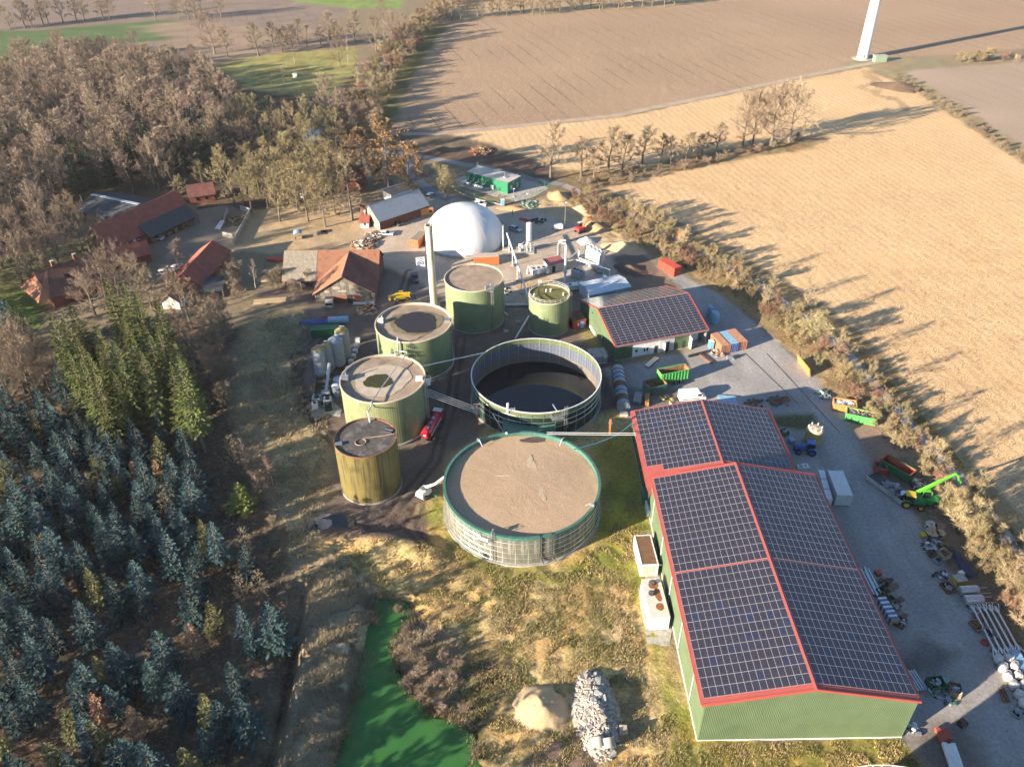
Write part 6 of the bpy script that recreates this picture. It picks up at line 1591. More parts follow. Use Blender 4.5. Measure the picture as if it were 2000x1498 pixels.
def boom_arm():
 c, rz, _ = two((826, 968), (868, 930)); t = thing('slurry_filler', 'white filling arm on a small wheeled base reaching to the slurry store', 'filler', (*g(828, 968), 0), rz)
 mb = MB(); prof(mb, [(-1.4, .5), (1.2, .5), (1.5, 1.1), (1.0, 1.8), (-1.1, 1.7), (-1.5, 1.2)], -1.0, 1.0, .25); mb.obj('housing', M_white, t); mb = MB(); e_ = g(868, 931, 7.0); o_ = g(828, 968); e_ = (math.cos(-rz) * (e_[0] - o_[0]) - math.sin(-rz) * (e_[1] - o_[1]), math.sin(-rz) * (e_[0] - o_[0]) + math.cos(-rz) * (e_[1] - o_[1]), 7.0); mb.tube([(.4, 0, 1.9), (e_[0] * .55, e_[1] * .55, 4.2), e_], [.36, .24, .2], 8); mb.obj('filling_pipe', M_white, t)
 for s in (-1, 1):
  wheel(t, -.6, s * 1.1, .5, .35)
 MB().box((-.3, 0, 2.2), (.9, .8, .5)).obj('motor', M_galv, t); MB().box((1.0, -1.9, .4), (.3, 1.6, .2)).obj('stabiliser', M_green, t)
boom_arm()
def cab_truck():
 c = g(643, 603); t = thing('old_truck', 'old grey truck parked nose-out before the barn wing', 'truck', (c[0], c[1] + 2, 0), R(-83))
 mb = MB(); prof(mb, [(1.2, .6), (3.1, .6), (3.2, 1.4), (2.9, 2.5), (1.3, 2.6)], -1.1, 1.1, .1); mb.obj('cab', mat('truck_grey', (.33, .35, .33), .5), t); MB().box((3.03, 0, 1.95), (.12, 1.8, .7), 0, Matrix.Rotation(-.2, 3, 'Y')).obj('windscreen', M_glass, t); MB().bx(-3.0, -1.15, .9, 1.1, 1.15, 2.1).obj('load_bed', M_dark, t)
 for x in (-2.0, 2.2):
  for s in (-1, 1): wheel(t, x, s * .95, .46, .3)
cab_truck()

# freight containers
def container(label, c, rz, L, paint, W=2.44, H=2.6, name='freight_container', roof=None, doors=True, z=0.0):
 t = thing(name, label, 'container', (c[0], c[1], z), rz)
 h, w = L / 2, W / 2
 ribbed_wall((-h, -w), (h, -w), .15, lambda s: H - .1, paint, .28, .04, t, 'side_wall'); ribbed_wall((h, w), (-h, w), .15, lambda s: H - .1, paint, .28, .04, t, 'side_wall')
 ribbed_wall((h, -w), (h, w), .15, lambda s: H - .1, paint, .28, .04, t, 'end_wall'); MB().bx(-h - .03, -w, .15, -h + .03, w, H - .1).obj('door_end', paint, t)
 MB().bx(-h, -w, H - .12, h, w, H).obj('roof', roof or paint, t); MB().bx(-h, -w, 0, h, w, .16).obj('floor_frame', M_dark, t)
 for x in (-h, h):
  for y in (-w, w): MB().box((x, y, H / 2), (.16, .16, H + .02)).obj('corner_post', paint, t)
 if doors:
  for y in (-w * .6, -w * .25, w * .25, w * .6): MB().box((-h - .07, y, H / 2), (.05, .05, H - .3)).obj('lock_bar', M_galv, t)
 return t
M_corg = mat('container_orange', (.42, .16, .085), .6, var=.2, streak=.25, streak_col=(.25, .09, .05), patch=.33, patch_col=(.50, .25, .15)); M_cblue = mat('container_blue', (.035, .11, .42), .5, var=.12, streak=.1); M_cblt = mat('container_blue_roof', (.25, .42, .55), .6, var=.2)
M_cred = mat('container_red', (.58, .07, .04), .5, var=.1); M_cblack = mat('container_roof_brown', (.23, .20, .15), .8, var=.25); M_cora = mat('container_bright_orange', (.62, .15, .05), .55, var=.1)
M_corgroof = mat('container_orange_roof', (.50, .24, .13), .65, var=.2, patch=.35, patch_col=(.58, .36, .22))
f = [g(1416, 691), g(1431, 688), g(1448, 684)]; bk = g(1411, 647, 2.6); axd = ang(f[1], bk)
for k, (m_, rf, lab) in enumerate(((M_corg, M_corgroof, 'orange freight container, open-doored, left of the blue one'), (M_cblue, M_cblt, 'blue freight container between two orange ones'), (M_corg, M_corgroof, 'orange freight container right of the blue one'))):
 c = (f[k][0] + math.cos(axd) * 3.05, f[k][1] + math.sin(axd) * 3.05); container(lab, c, axd, 6.06, m_, roof=rf)
c, rz, L = two((1288, 525), (1316, 541)); container('bright red container alone beside the hedge', (c[0] + .9, c[1] + .9, 0), rz, 6.6, M_cred, 2.6, 2.7)
c, rz, L = two((811, 484), (826, 470)); container('bright orange container with brown roof beside the white dome', (c[0], c[1] + .4), rz, 6.6, M_cora, 2.7, 2.7, roof=M_cblack)
c, rz, L = two((930, 520), (970, 518)); container('orange container with pale roof behind the tall digester', (c[0], c[1] + 1.5), rz, 7.2, M_cora, 2.6, 2.8, roof=mat('cont_roof_pale', (.48, .40, .34), .7))
c, rz, L = two((820, 422), (843, 419)); t = container('small orange site trailer at the grey barn corner', (c[0], c[1] + .6), rz, 4.6, mat('trailer_orange', (.62, .27, .08), .6, var=.1), 2.3, 2.5, 'site_trailer'); MB().bx(1.0, -1.2, 1.1, 1.9, -1.17, 1.9).obj('window', M_glass, t)
c, rz, L = two((1620, 938), (1640, 990)); container('large white container standing east of the tall hall', (c[0] + .5, c[1]), rz, 7.2, mat('container_white', (.60, .62, .62), .5, var=.1, streak=.15), 3.0, 2.9)
c, rz, L = two((1598, 935), (1612, 985)); t = thing('white_tank_row', 'narrow white box row against the tall hall east wall', 'box', (c[0] + .3, c[1], 0), rz)
for k in range(3): MB().bx(-4.2 + k * 2.9, -.6, 0, -1.5 + k * 2.9, .6, 2.0).obj('box_section', M_white, t)
for k, (px, py, w) in enumerate(((1562, 921, 1.1), (1572, 921, 1.3))):
 c = g(px, py); t = thing('white_cube', ('left' if k == 0 else 'right') + ' of two white cubes with round holes at the hall corner', 'box', (c[0], c[1] + .4, 0)); MB().bx(-w / 2, -w / 2, 0, w / 2, w / 2, w).obj('cube', M_white, t); MB().cyl((0, 0, w), .22, .03, 12).obj('hole', M_black, t)
def toilet(label, px):
 c = g(*px); t = thing('portable_toilet', label, 'portable toilet', (c[0], c[1], 0), .2); b = mat('toilet_blue', (.10, .34, .62), .5)
 MB().bx(-.58, -.58, .08, .58, .58, 2.1).obj('cabin', b, t); MB().bx(-.45, -.62, .2, .45, -.58, 1.95).obj('door', mat('toilet_door', (.25, .5, .72), .5), t); mb = MB(); mb.prism([(-.62, -.62), (.62, -.62), (.62, .62), (-.62, .62)], 2.1, 2.2); mb.box((0, 0, 2.27), (.9, .9, .16)); mb.obj('roof', M_white, t)
toilet('blue portable toilet in front of the compressor pad', (982, 402)); toilet('blue portable toilet left of the orange container row', (1388, 680))

def heap(mb, r, h, n=60, seed=1, s=(.2, .6), flat=1.0):
 q = random.Random(seed)
 for _ in range(n):
  a = q.random() * 6.28; d = r * math.sqrt(q.random()); k = q.uniform(*s)
  mb.box((d * math.cos(a), d * math.sin(a) * flat, max(.05, h * (1 - d / r)) + q.uniform(-.1, .2)), (k * q.uniform(.6, 2.2), k, k * .6), q.random() * 3.1, Matrix.Rotation(q.uniform(-.6, .6), 3, 'X'))
 return mb
# open skips
def skip(label, a, b, W, H, outer, inner, content=None, name='scrap_skip', slope=.5, ribs=8, fill=.75, off=(0, 0)):
 c, rz, L = two(a, b); t = thing(name, label, 'skip', (c[0] + off[0], c[1] + off[1], 0), rz); h, w = L / 2, W / 2
 for s in (-1, 1):
  mb = MB(); mb.cur = 0; mb.slab(*(((-h, s * w, .2), (h, s * w, .2), (h, s * w, H), (-h, s * w, H))[::1 if s < 0 else -1]), .08); mb.obj('side_plate', outer, t)
  mb = MB(); mb.bx(-h + .1, s * (w - .13), .3, h - .1, s * (w - .10), H - .05); mb.obj('inner_side', inner, t)
  for k in range(ribs):
   x = -h + (k + .5) * L / ribs; MB().box((x, s * (w + .05), H / 2 + .1), (.14, .1, H - .25)).obj('rib', outer, t)
  MB().bx(-h, s * w - .1, H - .02, h, s * w + .1, H + .1).obj('top_rail', outer, t)
 for s in (-1, 1):
  MB().bx(s * h - .05, -w, .2, s * h + .05, w, H).obj('end_plate', outer, t); MB().bx(s * (h - .12) - .03, -w + .1, .3, s * (h - .12) + .03, w - .1, H - .05).obj('inner_end', inner, t); MB().bx(s * h - .1, -w, H - .02, s * h + .1, w, H + .09).obj('end_rail', inner, t)
 MB().bx(-h, -w, .15, h, w, .3).obj('floor', inner, t)
 if content:
  for m_, n, sd in content:
   mb = MB(); q = random.Random(sd)
   for _ in range(n):
    k = q.uniform(.25, .7); mb.box((q.uniform(-h + .5, h - .5), q.uniform(-w + .4, w - .4), H * fill + q.uniform(-.3, .35)), (k * q.uniform(1, 3.5), k * .5, k * .4), q.random() * 3.1, Matrix.Rotation(q.uniform(-.7, .7), 3, 'X'))
   mb.obj('scrap_load', m_, t)
 return t
M_skgreen = mat('skip_green', (.09, .40, .10), .55, var=.15, streak=.15); M_skdark = mat('skip_dark_green', (.015, .13, .05), .55, var=.2); M_skorg = mat('skip_orange', (.52, .24, .075), .7, var=.2)
M_skred = mat('skip_red', (.42, .07, .04), .7, var=.2); M_rusty = mat('rust_inside', (.30, .15, .07), .9, var=.35, bump=.4, patch=.4, patch_col=(.19, .09, .045))
t = skip('green tipping trailer with empty rusty bed on twin wheels', (1287, 757), (1341, 746), 2.5, 2.9, M_skgreen, M_rusty, name='tipping_trailer', ribs=9, off=(0, 1.2)); t['category'] = 'trailer'
for x in (.3, 1.7):
 for s in (-1, 1): wheel(t, x, s * 1.2, .55, .35)
for o in list(t.children):
 if not o.name.startswith('wheel'): o.location.z += .75
skip('orange skip full of pale scrap at the hedge', (1632, 800), (1676, 806), 2.5, 1.9, M_skorg, M_skorg, [(M_white, 60, 3), (mat('scrap_dark', (.09, .09, .12), .6), 30, 4)], off=(-.5, .8))
skip('bright green skip of dark timber next to the orange one', (1646, 820), (1704, 832), 2.6, 2.0, M_skgreen, M_skorg, [(mat('scrap_mixed', (.13, .12, .13), .7), 50, 5), (M_palewood, 14, 6)], off=(.8, .9))
skip('long dark green skip with red edge, empty, beside the telehandler', (1720, 918), (1776, 950), 2.7, 2.2, M_skdark, M_skred, off=(.8, 1.6))
skip('small rusty red skip in front of the long green skip', (1706, 920), (1728, 922), 2.3, 1.6, M_skred, M_rust, [(M_dark, 20, 8)])
skip('open rusty skip with turquoise flank beside the tipping trailer', (1263, 772), (1296, 763), 3.2, 2.2, M_turq, M_rusty, [(M_rust, 12, 9)], off=(0, 1))
t = thing('flatbed_trailer', 'flatbed trailer with concrete side boards loaded with scrap', 'trailer', (*two((1712, 940), (1760, 975))[0], 0), two((1712, 940), (1760, 975))[1])
MB().bx(-4.6, -1.6, .5, 4.6, 1.4, .75).obj('deck', M_dark, t)
for k in range(3): MB().bx(-4.6 + k * 3.1, -1.7, .3, -1.6 + k * 3.1, -1.5, 1.2).obj('side_board', M_conc, t)
for x in (1.0, 2.4):
 for s in (-1, 1): wheel(t, x, s * 1.2, .42, .3)
heap(MB(), 2.4, 1.2, 60, 4, (.25, .7), .5).obj('scrap_load', mat('grey_scrap', (.25, .26, .28), .5, .4), t, loc=(.8, 0, .9)); heap(MB(), 1.8, .8, 30, 5, (.2, .6), .6).obj('scrap_load', M_dark, t, loc=(2.0, -.1, .9))
MB().lathe([(.8, 0), (.8, .6), (.4, .8), (.01, .85)], (2.9, .2, 1.0), 14).obj('drum_load', M_white, t)
c = g(1568, 722); t = thing('steel_shutter', 'long rust-orange steel shutter leaning at the hedge edge', 'shutter', (c[0], c[1], 0), two((1557, 705), (1583, 738))[1]); MB().box((0, 0, 1.2), (6.6, .25, 2.4), 0, Matrix.Rotation(.25, 3, 'X')).obj('plate', M_skorg, t)
for k in range(5): MB().box((-2.8 + 1.4 * k, .2, 1.2), (.14, .2, 2.3)).obj('stiffener', M_rust, t)

# yellow tank, vessels and bits along the tall hall
t = thing('yellow_tank', 'upright cream-yellow tank with dirty domed top beside the blue tractor', 'tank', (*g(1586, 862), 0)); MB().cyl((0, 0, 0), 1.75, 3.4, 28).obj('shell', mat('tank_cream', (.42, .31, .09), .6, var=.15), t); MB().lathe([(1.8, 3.4), (1.3, 3.75), (.01, 3.95)], (0, 0, 0), 28).obj('top', mat('tank_top', (.55, .38, .25), .8, patch=.4, patch_col=(.62, .56, .5)), t)
for a in range(7): MB().cyl((1.4 * math.cos(a * .9), 1.4 * math.sin(a * .9), 3.6), .13, .55, 8).obj('nozzle', M_white, t)
for k, (px, py) in enumerate(((1888, 1160), (1897, 1178))):
 c = g(px, py); t = thing('steel_vessel', ('upper' if k == 0 else 'lower') + ' of two shiny steel vessels lying beside the road', 'vessel', (c[0], c[1], 0), R(4)); MB().lathe([(.01, -1.75), (.7, -1.65), (.85, -1.5), (.85, 1.5), (.7, 1.65), (.01, 1.75)], (0, 0, 0), 22).obj('shell', M_galv, t, smooth=True)
 t.children[0].rotation_euler = (0, R(90), 0); t.children[0].location = (0, 0, 1.0)
 for x in (-1.1, 1.1): MB().bx(x - .12, -.7, 0, x + .12, .7, .5).obj('saddle', M_dark, t)
 for y in (-.6, .6): MB().tube([(1.5, y, .7), (3.8, y, .7)], .05, 6).obj('shaft', M_galv, t)
# steel trusses
for k in range(5):
 a = (1893 + k * 12, 1182 + k * 1.5); b = (1945 + k * 11, 1283 - k * 2)
 c, rz, L = two(a, b); t = thing('steel_portal', ('first', 'second', 'third', 'fourth', 'fifth')[k] + ' from the road of five white steel portal beams by the hedge', 'beam', (c[0], c[1], 0), rz)
 MB().bx(-L / 2, -.11, .5, L / 2, .11, .75).obj('beam', M_white, t)
 for s in (-1, 1):
  for u in (-1, 1): MB().tube([(s * (L / 2 - 1.6), 0, .62), (s * (L / 2 + .5), u * .8, .62)], .08, 6).obj('brace', M_white, t)
  MB().bx(s * (L / 2 - 1.2) - .1, -.5, 0, s * (L / 2 - 1.2) + .1, .5, .5).obj('bearer', M_wood, t)
# big bags
M_bag = mat('bag_white', (.62, .58, .54), .85, var=.15, bump=.5, bs=4)
BAGS = [(1948, 1292, 'grey-wrapped'), (1968, 1290, 'grey-wrapped'), (1956, 1308, 'sunlit white'), (1978, 1306, 'sunlit white'), (1966, 1325, 'sunlit white'), (1986, 1324, 'sunlit white'), (1978, 1342, 'bulging'), (1998, 1341, 'bulging'), (1988, 1360, 'shaded'), (1996, 1376, 'shaded')]
WH = ['at the road end of the pile', 'at the hedge end of the pile']
for k, (px, py, lk) in enumerate(BAGS):
 c = g(px, py); t = thing('bulk_bag', '%s bulk bag %s, %s row from the steel beams' % (lk, 'nearer the road' if k % 2 == 0 else 'nearer the hedge', ('first', 'second', 'third', 'fourth', 'last')[k // 2]), 'bulk bag', (c[0], c[1], 0), .3 * k)
 q = random.Random(k); mb = MB(); P = []; n = 14
 for z, s in ((0, .95), (.25, 1.08), (.8, 1.12), (1.15, .95), (1.3, .5)):
  for i in range(n):
   a = 2 * math.pi * i / n; sq = 1 / max(abs(math.cos(a)), abs(math.sin(a))) ** .6; P.append((.62 * s * sq * math.cos(a) + q.uniform(-.05, .05), .62 * s * sq * math.sin(a) + q.uniform(-.05, .05), z + q.uniform(-.06, .06)))
 F = [(j * n + i, j * n + (i + 1) % n, (j + 1) * n + (i + 1) % n, (j + 1) * n + i) for j in range(4) for i in range(n)] + [tuple(range(4 * n, 5 * n))]
 mb.add(P, F); mb.obj('sack', M_bag, t, smooth=True)
 for s in (-1, 1): MB().tube([(s * .5, -.4, 1.1), (s * .45, -.2, 1.5), (s * .45, .2, 1.5), (s * .5, .4, 1.1)], .03, 4).obj('lifting_loop', M_bag, t)
 MB().bx(-.7, -.7, -.02, .7, .7, .12).obj('pallet', M_wood, t)
c, rz, L = two((1978, 1275), (2010, 1330)); t = thing('panel_stack', 'stack of light blue sandwich panels beside the bulk bags', 'panels', (c[0], c[1], 0), rz)
for k in range(5): MB().bx(-L / 2 + .1 * (k % 2), -.7, .12 + k * .16, L / 2, .7, .26 + k * .16).obj('panel', mat('panel_blue', (.22, .42, .62), .5), t)
# bales beside the hall
c, rz, L = two((1716, 1175), (1742, 1218)); t = thing('wrapped_panel_stack', 'long stack of blue and white wrapped panels against the tall hall', 'panels', (c[0] + .2, c[1], 0), rz)
for k in range(10): MB().bx(-L / 2 + k * L / 10, -.75, 0, -L / 2 + (k + 1) * L / 10 - .02, .75, 1.3).obj('wrapped_section', (M_white, mat('wrap_blue', (.10, .16, .36), .5))[k % 2], t)
MB().bx(L / 2, -.75, 0, L / 2 + .25, .75, 1.3).obj('board_end', M_palewood, t)
c, rz, L = two((1683, 1110), (1712, 1168)); t = thing('profile_stack', 'bundles of pale steel profiles along the tall hall wall', 'profiles', (c[0], c[1], 0), rz)
for k in range(5): MB().bx(-L / 2 + .5 * (k % 3), -1.0 + k * .42, 0, L / 2 - .4 * (k % 2), -.7 + k * .42, .5 + .1 * (k % 3)).obj('profile', M_galv, t)
c, rz, L = two((1782, 1320), (1796, 1342)); t = thing('gutter_stack', 'four pale gutter lengths at the near corner of the tall hall', 'gutters', (c[0], c[1], 0), rz)
for k in range(4): MB().bx(-1.8, -.9 + k * .45, .3, 1.8, -.65 + k * .45, .5).obj('gutter_length', M_galv, t)
MB().bx(-1.6, -1.0, 0, -1.3, 1.0, .3).obj('bearer', M_wood, t); MB().bx(1.3, -1.0, 0, 1.6, 1.0, .3).obj('bearer', M_wood, t)

def pallet_stack(label, px, n, rz, group=None, w=1.2):
 c = g(*px); t = thing('pallet_stack', label, 'pallets', (c[0], c[1], 0), rz, group)
 for k in range(n):
  z = k * .15
  for i in range(5): MB().bx(-w / 2, -.4 + i * .18 - .06, z + .1, w / 2, -.4 + i * .18 + .06, z + .13).obj('board', M_wood, t)
  for x in (-w / 2 + .06, 0, w / 2 - .06): MB().bx(x - .05, -.46, z, x + .05, .46, z + .1).obj('runner', M_wood, t)
 return t
pallet_stack('stack of light pallets on the trailer line east of the hall', (1742, 1150), 5, .5, w=2.4); pallet_stack('low stack of brown pallets behind the light ones', (1758, 1172), 3, .5); pallet_stack('pile of grey pallets beside the wrapped panels', (1766, 1205), 3, 1.0)
def crate(label, px, size, m_, rz=0.0, name='storage_crate', lid=None, cat='crate', legs=False):
 c = g(*px); t = thing(name, label, cat, (c[0], c[1], 0), rz); x, y, z = size
 for s in (-1, 1):
  MB().bx(s * x / 2 - .04, -y / 2, .1, s * x / 2 + .04, y / 2, z).obj('end_panel', m_, t); MB().bx(-x / 2, s * y / 2 - .04, .1, x / 2, s * y / 2 + .04, z).obj('side_panel', m_, t)
 MB().bx(-x / 2, -y / 2, 0, x / 2, y / 2, .1).obj('base', M_dark, t)
 if lid: MB().bx(-x / 2 - .05, -y / 2 - .05, z - .05, x / 2 + .05, y / 2 + .05, z + .05).obj('lid', lid, t)
 else: heap(MB(), min(x, y) * .4, .2, 14, int(px[0]), (.15, .4)).obj('contents', (M_rust, M_dark, M_grey)[int(px[0]) % 3], t, loc=(0, 0, z * .7))
 return t
crate('yellow-sided box with pale lid at the hedge', (1871, 1137), (1.9, 1.6, 1.2), M_yellow, .2, lid=M_conc)
crate('white lidded box left of the blue tarpaulin', (1876, 1122), (.9, .7, .6), M_white, .3, lid=M_white)
crate('pale timber crate among the cable reels', (1842, 1088), (1.7, 1.7, 1.3), M_palewood, .4); crate('dark green bin among the cable reels', (1855, 1082), (1.2, 1.0, 1.0), M_skdark, .2)
crate('rust-brown box of parts below the reels', (1819, 1084), (1.4, 1.2, .8), M_rust, .1); crate('grey wire crate of parts below the reels', (1831, 1098), (1.4, 1.1, .9), M_grey, .5)
crate('brown crate alone at the road edge left of the steel vessels', (1850, 1150), (1.7, 2.2, .7), M_rust, .3); crate('mesh crate with tyres below the steel beams', (1930, 1240), (1.5, 2.0, .8), M_grey, .3)
crate('brown crate against the white steel beams', (1905, 1225), (1.3, 2.0, .8), M_wood, .3); crate('green bin on the heap at the near end of the road', (1826, 1340), (2.4, 2.0, 1.2), M_skdark, .1); crate('tall brown crate at the near road heap', (1862, 1352), (1.6, 2.0, 1.3), M_wood, -.3)
crate('black crate alone on the near stretch of road', (1878, 1415), (1.2, 1.0, .7), M_dark, .5); crate('grey crate left of the standing yellow tank', (1545, 865), (1.0, 1.2, 1.1), M_cblt, .2, lid=M_cblt); crate('blue-grey bin at the hall edge above the crate', (1532, 848), (1.4, 1.4, 1.0), M_turq, .4)
crate('square brown crate on the ground beside the pallets', (1745, 1188), (1.8, 1.6, .9), M_wood, .5); crate('dark green trough beside the pallets', (1728, 1165), (1.2, 3.2, .8), M_skdark, .5); crate('low brown trough at the end of the pallets', (1757, 1218), (2.0, 1.6, .7), M_rust, .9)
crate('red tool box by the pale profile bundles', (1714, 1122), (.9, .9, .7), M_red, .2, lid=M_red); crate('stone-filled cage at the bottom of the bag pile', (1988, 1394), (2.0, 1.2, .6), M_grey, .4)
def reel(label, px, r, m_, flat=True):
 c = g(*px); t = thing('cable_reel', label, 'cable reel', (c[0], c[1], 0)); h = .8
 MB().cyl((0, 0, 0), r, .08, 22).obj('lower_flange', m_, t); MB().cyl((0, 0, h), r, .08, 22).obj('upper_flange', m_, t); MB().cyl((0, 0, .08), r * .7, h - .08, 18).obj('winding', M_dark, t); MB().cyl((0, 0, h + .08), r * .14, .05, 10).obj('hub', M_dark, t)
reel('large grey cable reel at the top of the scrap line', (1817, 1030), 1.05, M_grey); reel('large tan cable reel below the grey one', (1819, 1045), 1.25, M_palewood); reel('brown tubular reel beside the grey one', (1834, 1034), .95, M_wood); reel('small tan cable reel beside the brown one', (1835, 1046), .85, M_palewood)
def coil(label, px, m_, r=.7, group=None):
 c = g(*px); t = thing('hose_coil', label, 'hose coil', (c[0], c[1], 0));
 for k in range(4): MB().tube([(r * (1 - .05 * k) * math.cos(a), r * (1 - .05 * k) * math.sin(a), .1 + .12 * k) for a in np.linspace(0, 6.28, 21)[:-1]], .07, 5, closed=True).obj('turn', m_, t)
coil('yellow hose coil in the scrap line', (1846, 1070), M_yellow, .8); coil('red and white coil below the steel beams', (1922, 1256), M_red, .6)
crate('bright yellow tote at the road edge of the scrap line', (1801, 1047), (.9, .9, .6), M_yellow, .2, lid=M_yellow)
mb = MB(); c = g(1876, 1096); a = two((1860, 1080), (1893, 1118)); mb = MB(); P = []
for i in range(13):
 for j in range(5):
  P.append((-3.6 + .6 * i, -.9 + .45 * j, .7 * math.cos((j - 2) * .6) * (1 - .05 * abs(i - 6)) + .1 * math.sin(i * 1.3 + j)))
mb.add(P, [(i * 5 + j, (i + 1) * 5 + j, (i + 1) * 5 + j + 1, i * 5 + j + 1) for i in range(12) for j in range(4)]); o = mb.obj('tarpaulin', mat('tarp_blue', (.02, .035, .09), .6), smooth=True, loc=(a[0][0], a[0][1], .1), rz=a[1]); tag(o, 'dark blue tarpaulin over goods at the hedge foot', 'tarpaulin')
def scrap(label, px, r, n, mats, seed, s=(.2, .6), h=.6):
 c = g(*px); t = thing('scrap_heap', label, 'scrap heap', (c[0], c[1], 0))
 for k, m_ in enumerate(mats): heap(MB(), r, h, n // len(mats), seed + k, s).obj('scrap_pieces', m_, t)['kind'] = 'stuff'
M_cyan = mat('scrap_blue', (.20, .34, .42), .5)
scrap('loose metal scrap in the middle of the reel line', (1820, 1064), 2.0, 46, (M_grey, M_dark, M_galv), 31); scrap('metal scrap heap at the near end of the road', (1844, 1350), 2.4, 44, (M_grey, M_skdark, M_galv), 33); scrap('scrap heap behind the flatbed trailer', (1795, 948), 2.0, 40, (M_dark, M_grey, M_galv), 35); scrap('scrap by the white steel beams', (1912, 1205), 1.3, 24, (M_grey, M_rust), 36)
scrap('tangle of metal left of the orange skip', (1610, 772), 2.2, 34, (M_galv, M_turq), 37); scrap('rubbish heap at the far corner of the lower hall', (1522, 786), 2.6, 30, (M_rust, M_turq, M_dark), 38); scrap('rusty beams and parts behind the lower hall', (1475, 790), 2.2, 26, (M_rust, M_dark), 39); scrap('dark metal parts beside the pallets', (1732, 1140), 1.2, 20, (M_dark, M_rust), 40)
scrap('broken parts under the tall hall near wall', (1782, 1425), 1.2, 16, (M_white, M_galv), 41); scrap('machine parts heap below the orange containers', (1402, 690), 1.9, 34, (M_grey, M_conc, M_orange), 42, (.2, .7), 1.0); scrap('metal bits above the yellow box', (1835, 1125), 1.4, 22, (M_dark, M_galv), 43)
scrap('black plastic rubbish in the shade by the dome', (1052, 432), 2.6, 40, (M_black, M_dark), 44); scrap('boulder and stump heap behind the old barn', (712, 478), 4.2, 90, (M_conc, M_wood, M_tileold), 45, (.4, 1.1), 1.2); scrap('boulder line along the paddock edge', (732, 462), 3.0, 40, (M_conc, M_wood), 46, (.4, 1.0), .7)
scrap('planks and rubble in front of the barn wing', (718, 606), 3.0, 50, (M_palewood, M_wood, M_rust), 47, (.3, .8), .5); scrap('white odds and ends before the tall digester', (985, 570), 2.2, 26, (M_rust, M_white, M_dark), 48); scrap('tools and hoses beside the van', (1302, 782), 1.6, 24, (M_dark, M_galv, M_yellow), 49)
scrap('rubble heap between bare trees by the compressor lane', (940, 296), 4.5, 60, (M_wood, M_rust), 50, (.5, 1.3), 1.2); scrap('dung heap in the walled clamp of the farm', (455, 432), 4.4, 80, (mat('dung', (.16, .11, .055), .95), M_wood), 51, (.4, 1.0), .9); scrap('scrap around the fence corner by the pad', (1035, 400), 3.0, 50, (M_galv, M_conc, M_green), 52, (.3, .8), .4)
# clamp walls at the farm
cw = thing('manure_clamp', 'concrete-walled manure clamp at the edge of the farm yard', 'clamp', (*g(455, 440), 0)); o = g(455, 440)
for a, b in (((470, 410), (490, 416)), ((490, 416), (456, 478)), ((436, 462), (456, 466)), ((438, 440), (445, 415))):
 p, q = g(*a), g(*b); MB().box(((p[0] + q[0]) / 2 - o[0], (p[1] + q[1]) / 2 - o[1], .8), (dist(p, q), .3, 1.6), ang(p, q)).obj('wall', M_conc, cw)
def beams(label, a, b, n, m_, wd=.25, sp=.4, name='beam_stack', h=.25, cat='beams', cross=False):
 c, rz, L = two(a, b); t = thing(name, label, cat, (c[0], c[1], 0), rz)
 for k in range(n): MB().bx(-L / 2 + .2 * (k % 2), (k - n / 2) * sp, .2, L / 2 - .15 * (k % 3), (k - n / 2) * sp + wd, .2 + h).obj('beam', m_, t)
 for s in (-1, 1): MB().bx(s * L * .35 - .1, -n * sp / 2, 0, s * L * .35 + .1, n * sp / 2 + .1, .2).obj('bearer', M_wood, t)
 return t
beams('two aluminium sheets lying on the yard before the north hall', (1262, 718), (1283, 700), 2, M_galv, .55, .62)
beams('white steel poles leaning on the barn wing', (690, 592), (733, 591), 5, M_white, .15, .5, 'pole_rack', .2); beams('white steel rack beside the barn wing', (694, 580), (733, 578), 4, M_white, .12, .5, 'pole_rack', 1.4)
beams('blue steel beams stacked below the berm', (585, 632), (655, 628), 5, M_blue, .2, .4); beams('red and white beams on the blue stack', (628, 622), (650, 622), 3, M_red, .2, .4, h=.5); beams('pale logs and poles at the wood edge behind the berm', (495, 592), (560, 586), 5, M_palewood, .18, .6)
beams('red steel strips in the dome shadow', (1015, 428), (1036, 434), 3, M_red, .3, .5); beams('dark red beam crossing on the yard by the containers', (1368, 694), (1392, 712), 2, M_rust, .3, .4); beams('grey beam crossing on the yard by the containers', (1343, 698), (1390, 686), 2, M_dark, .3, .4)
beams('rusty beam bundle in the hall shadow', (1505, 790), (1540, 779), 4, M_rust, .3, .45); beams('white sheets behind the lower hall ridge', (1402, 783), (1440, 786), 3, M_cblt, 1.2, 1.3, 'sheet_stack'); beams('grey beams standing by the banded tank', (1243, 790), (1247, 770), 3, M_conc, .5, .6, h=.6); beams('orange planks beside the grey beams', (1262, 795), (1264, 775), 2, M_skorg, .4, .5, h=1.0)
t = thing('white_pipe', 'large pale plastic pipe lying behind the silos', 'pipe', (*two((642, 632), (681, 630))[0], 0), two((642, 632), (681, 630))[1]); L = two((642, 632), (681, 630))[2]; MB().cyl((-L / 2, 0, 1.0), .95, L, 20, axis=(1, 0, 0)).obj('shell', M_cblt, t); MB().bx(-L / 3, -.7, 0, -L / 3 + .3, .7, .4).obj('chock', M_wood, t); MB().bx(L / 3, -.7, 0, L / 3 + .3, .7, .4).obj('chock', M_wood, t)
c, rz, L = two((617, 660), (655, 657)); container('dark green container behind the grey silos', (c[0], c[1] + 1), rz, 7.0, M_skdark, 2.4, 2.4)
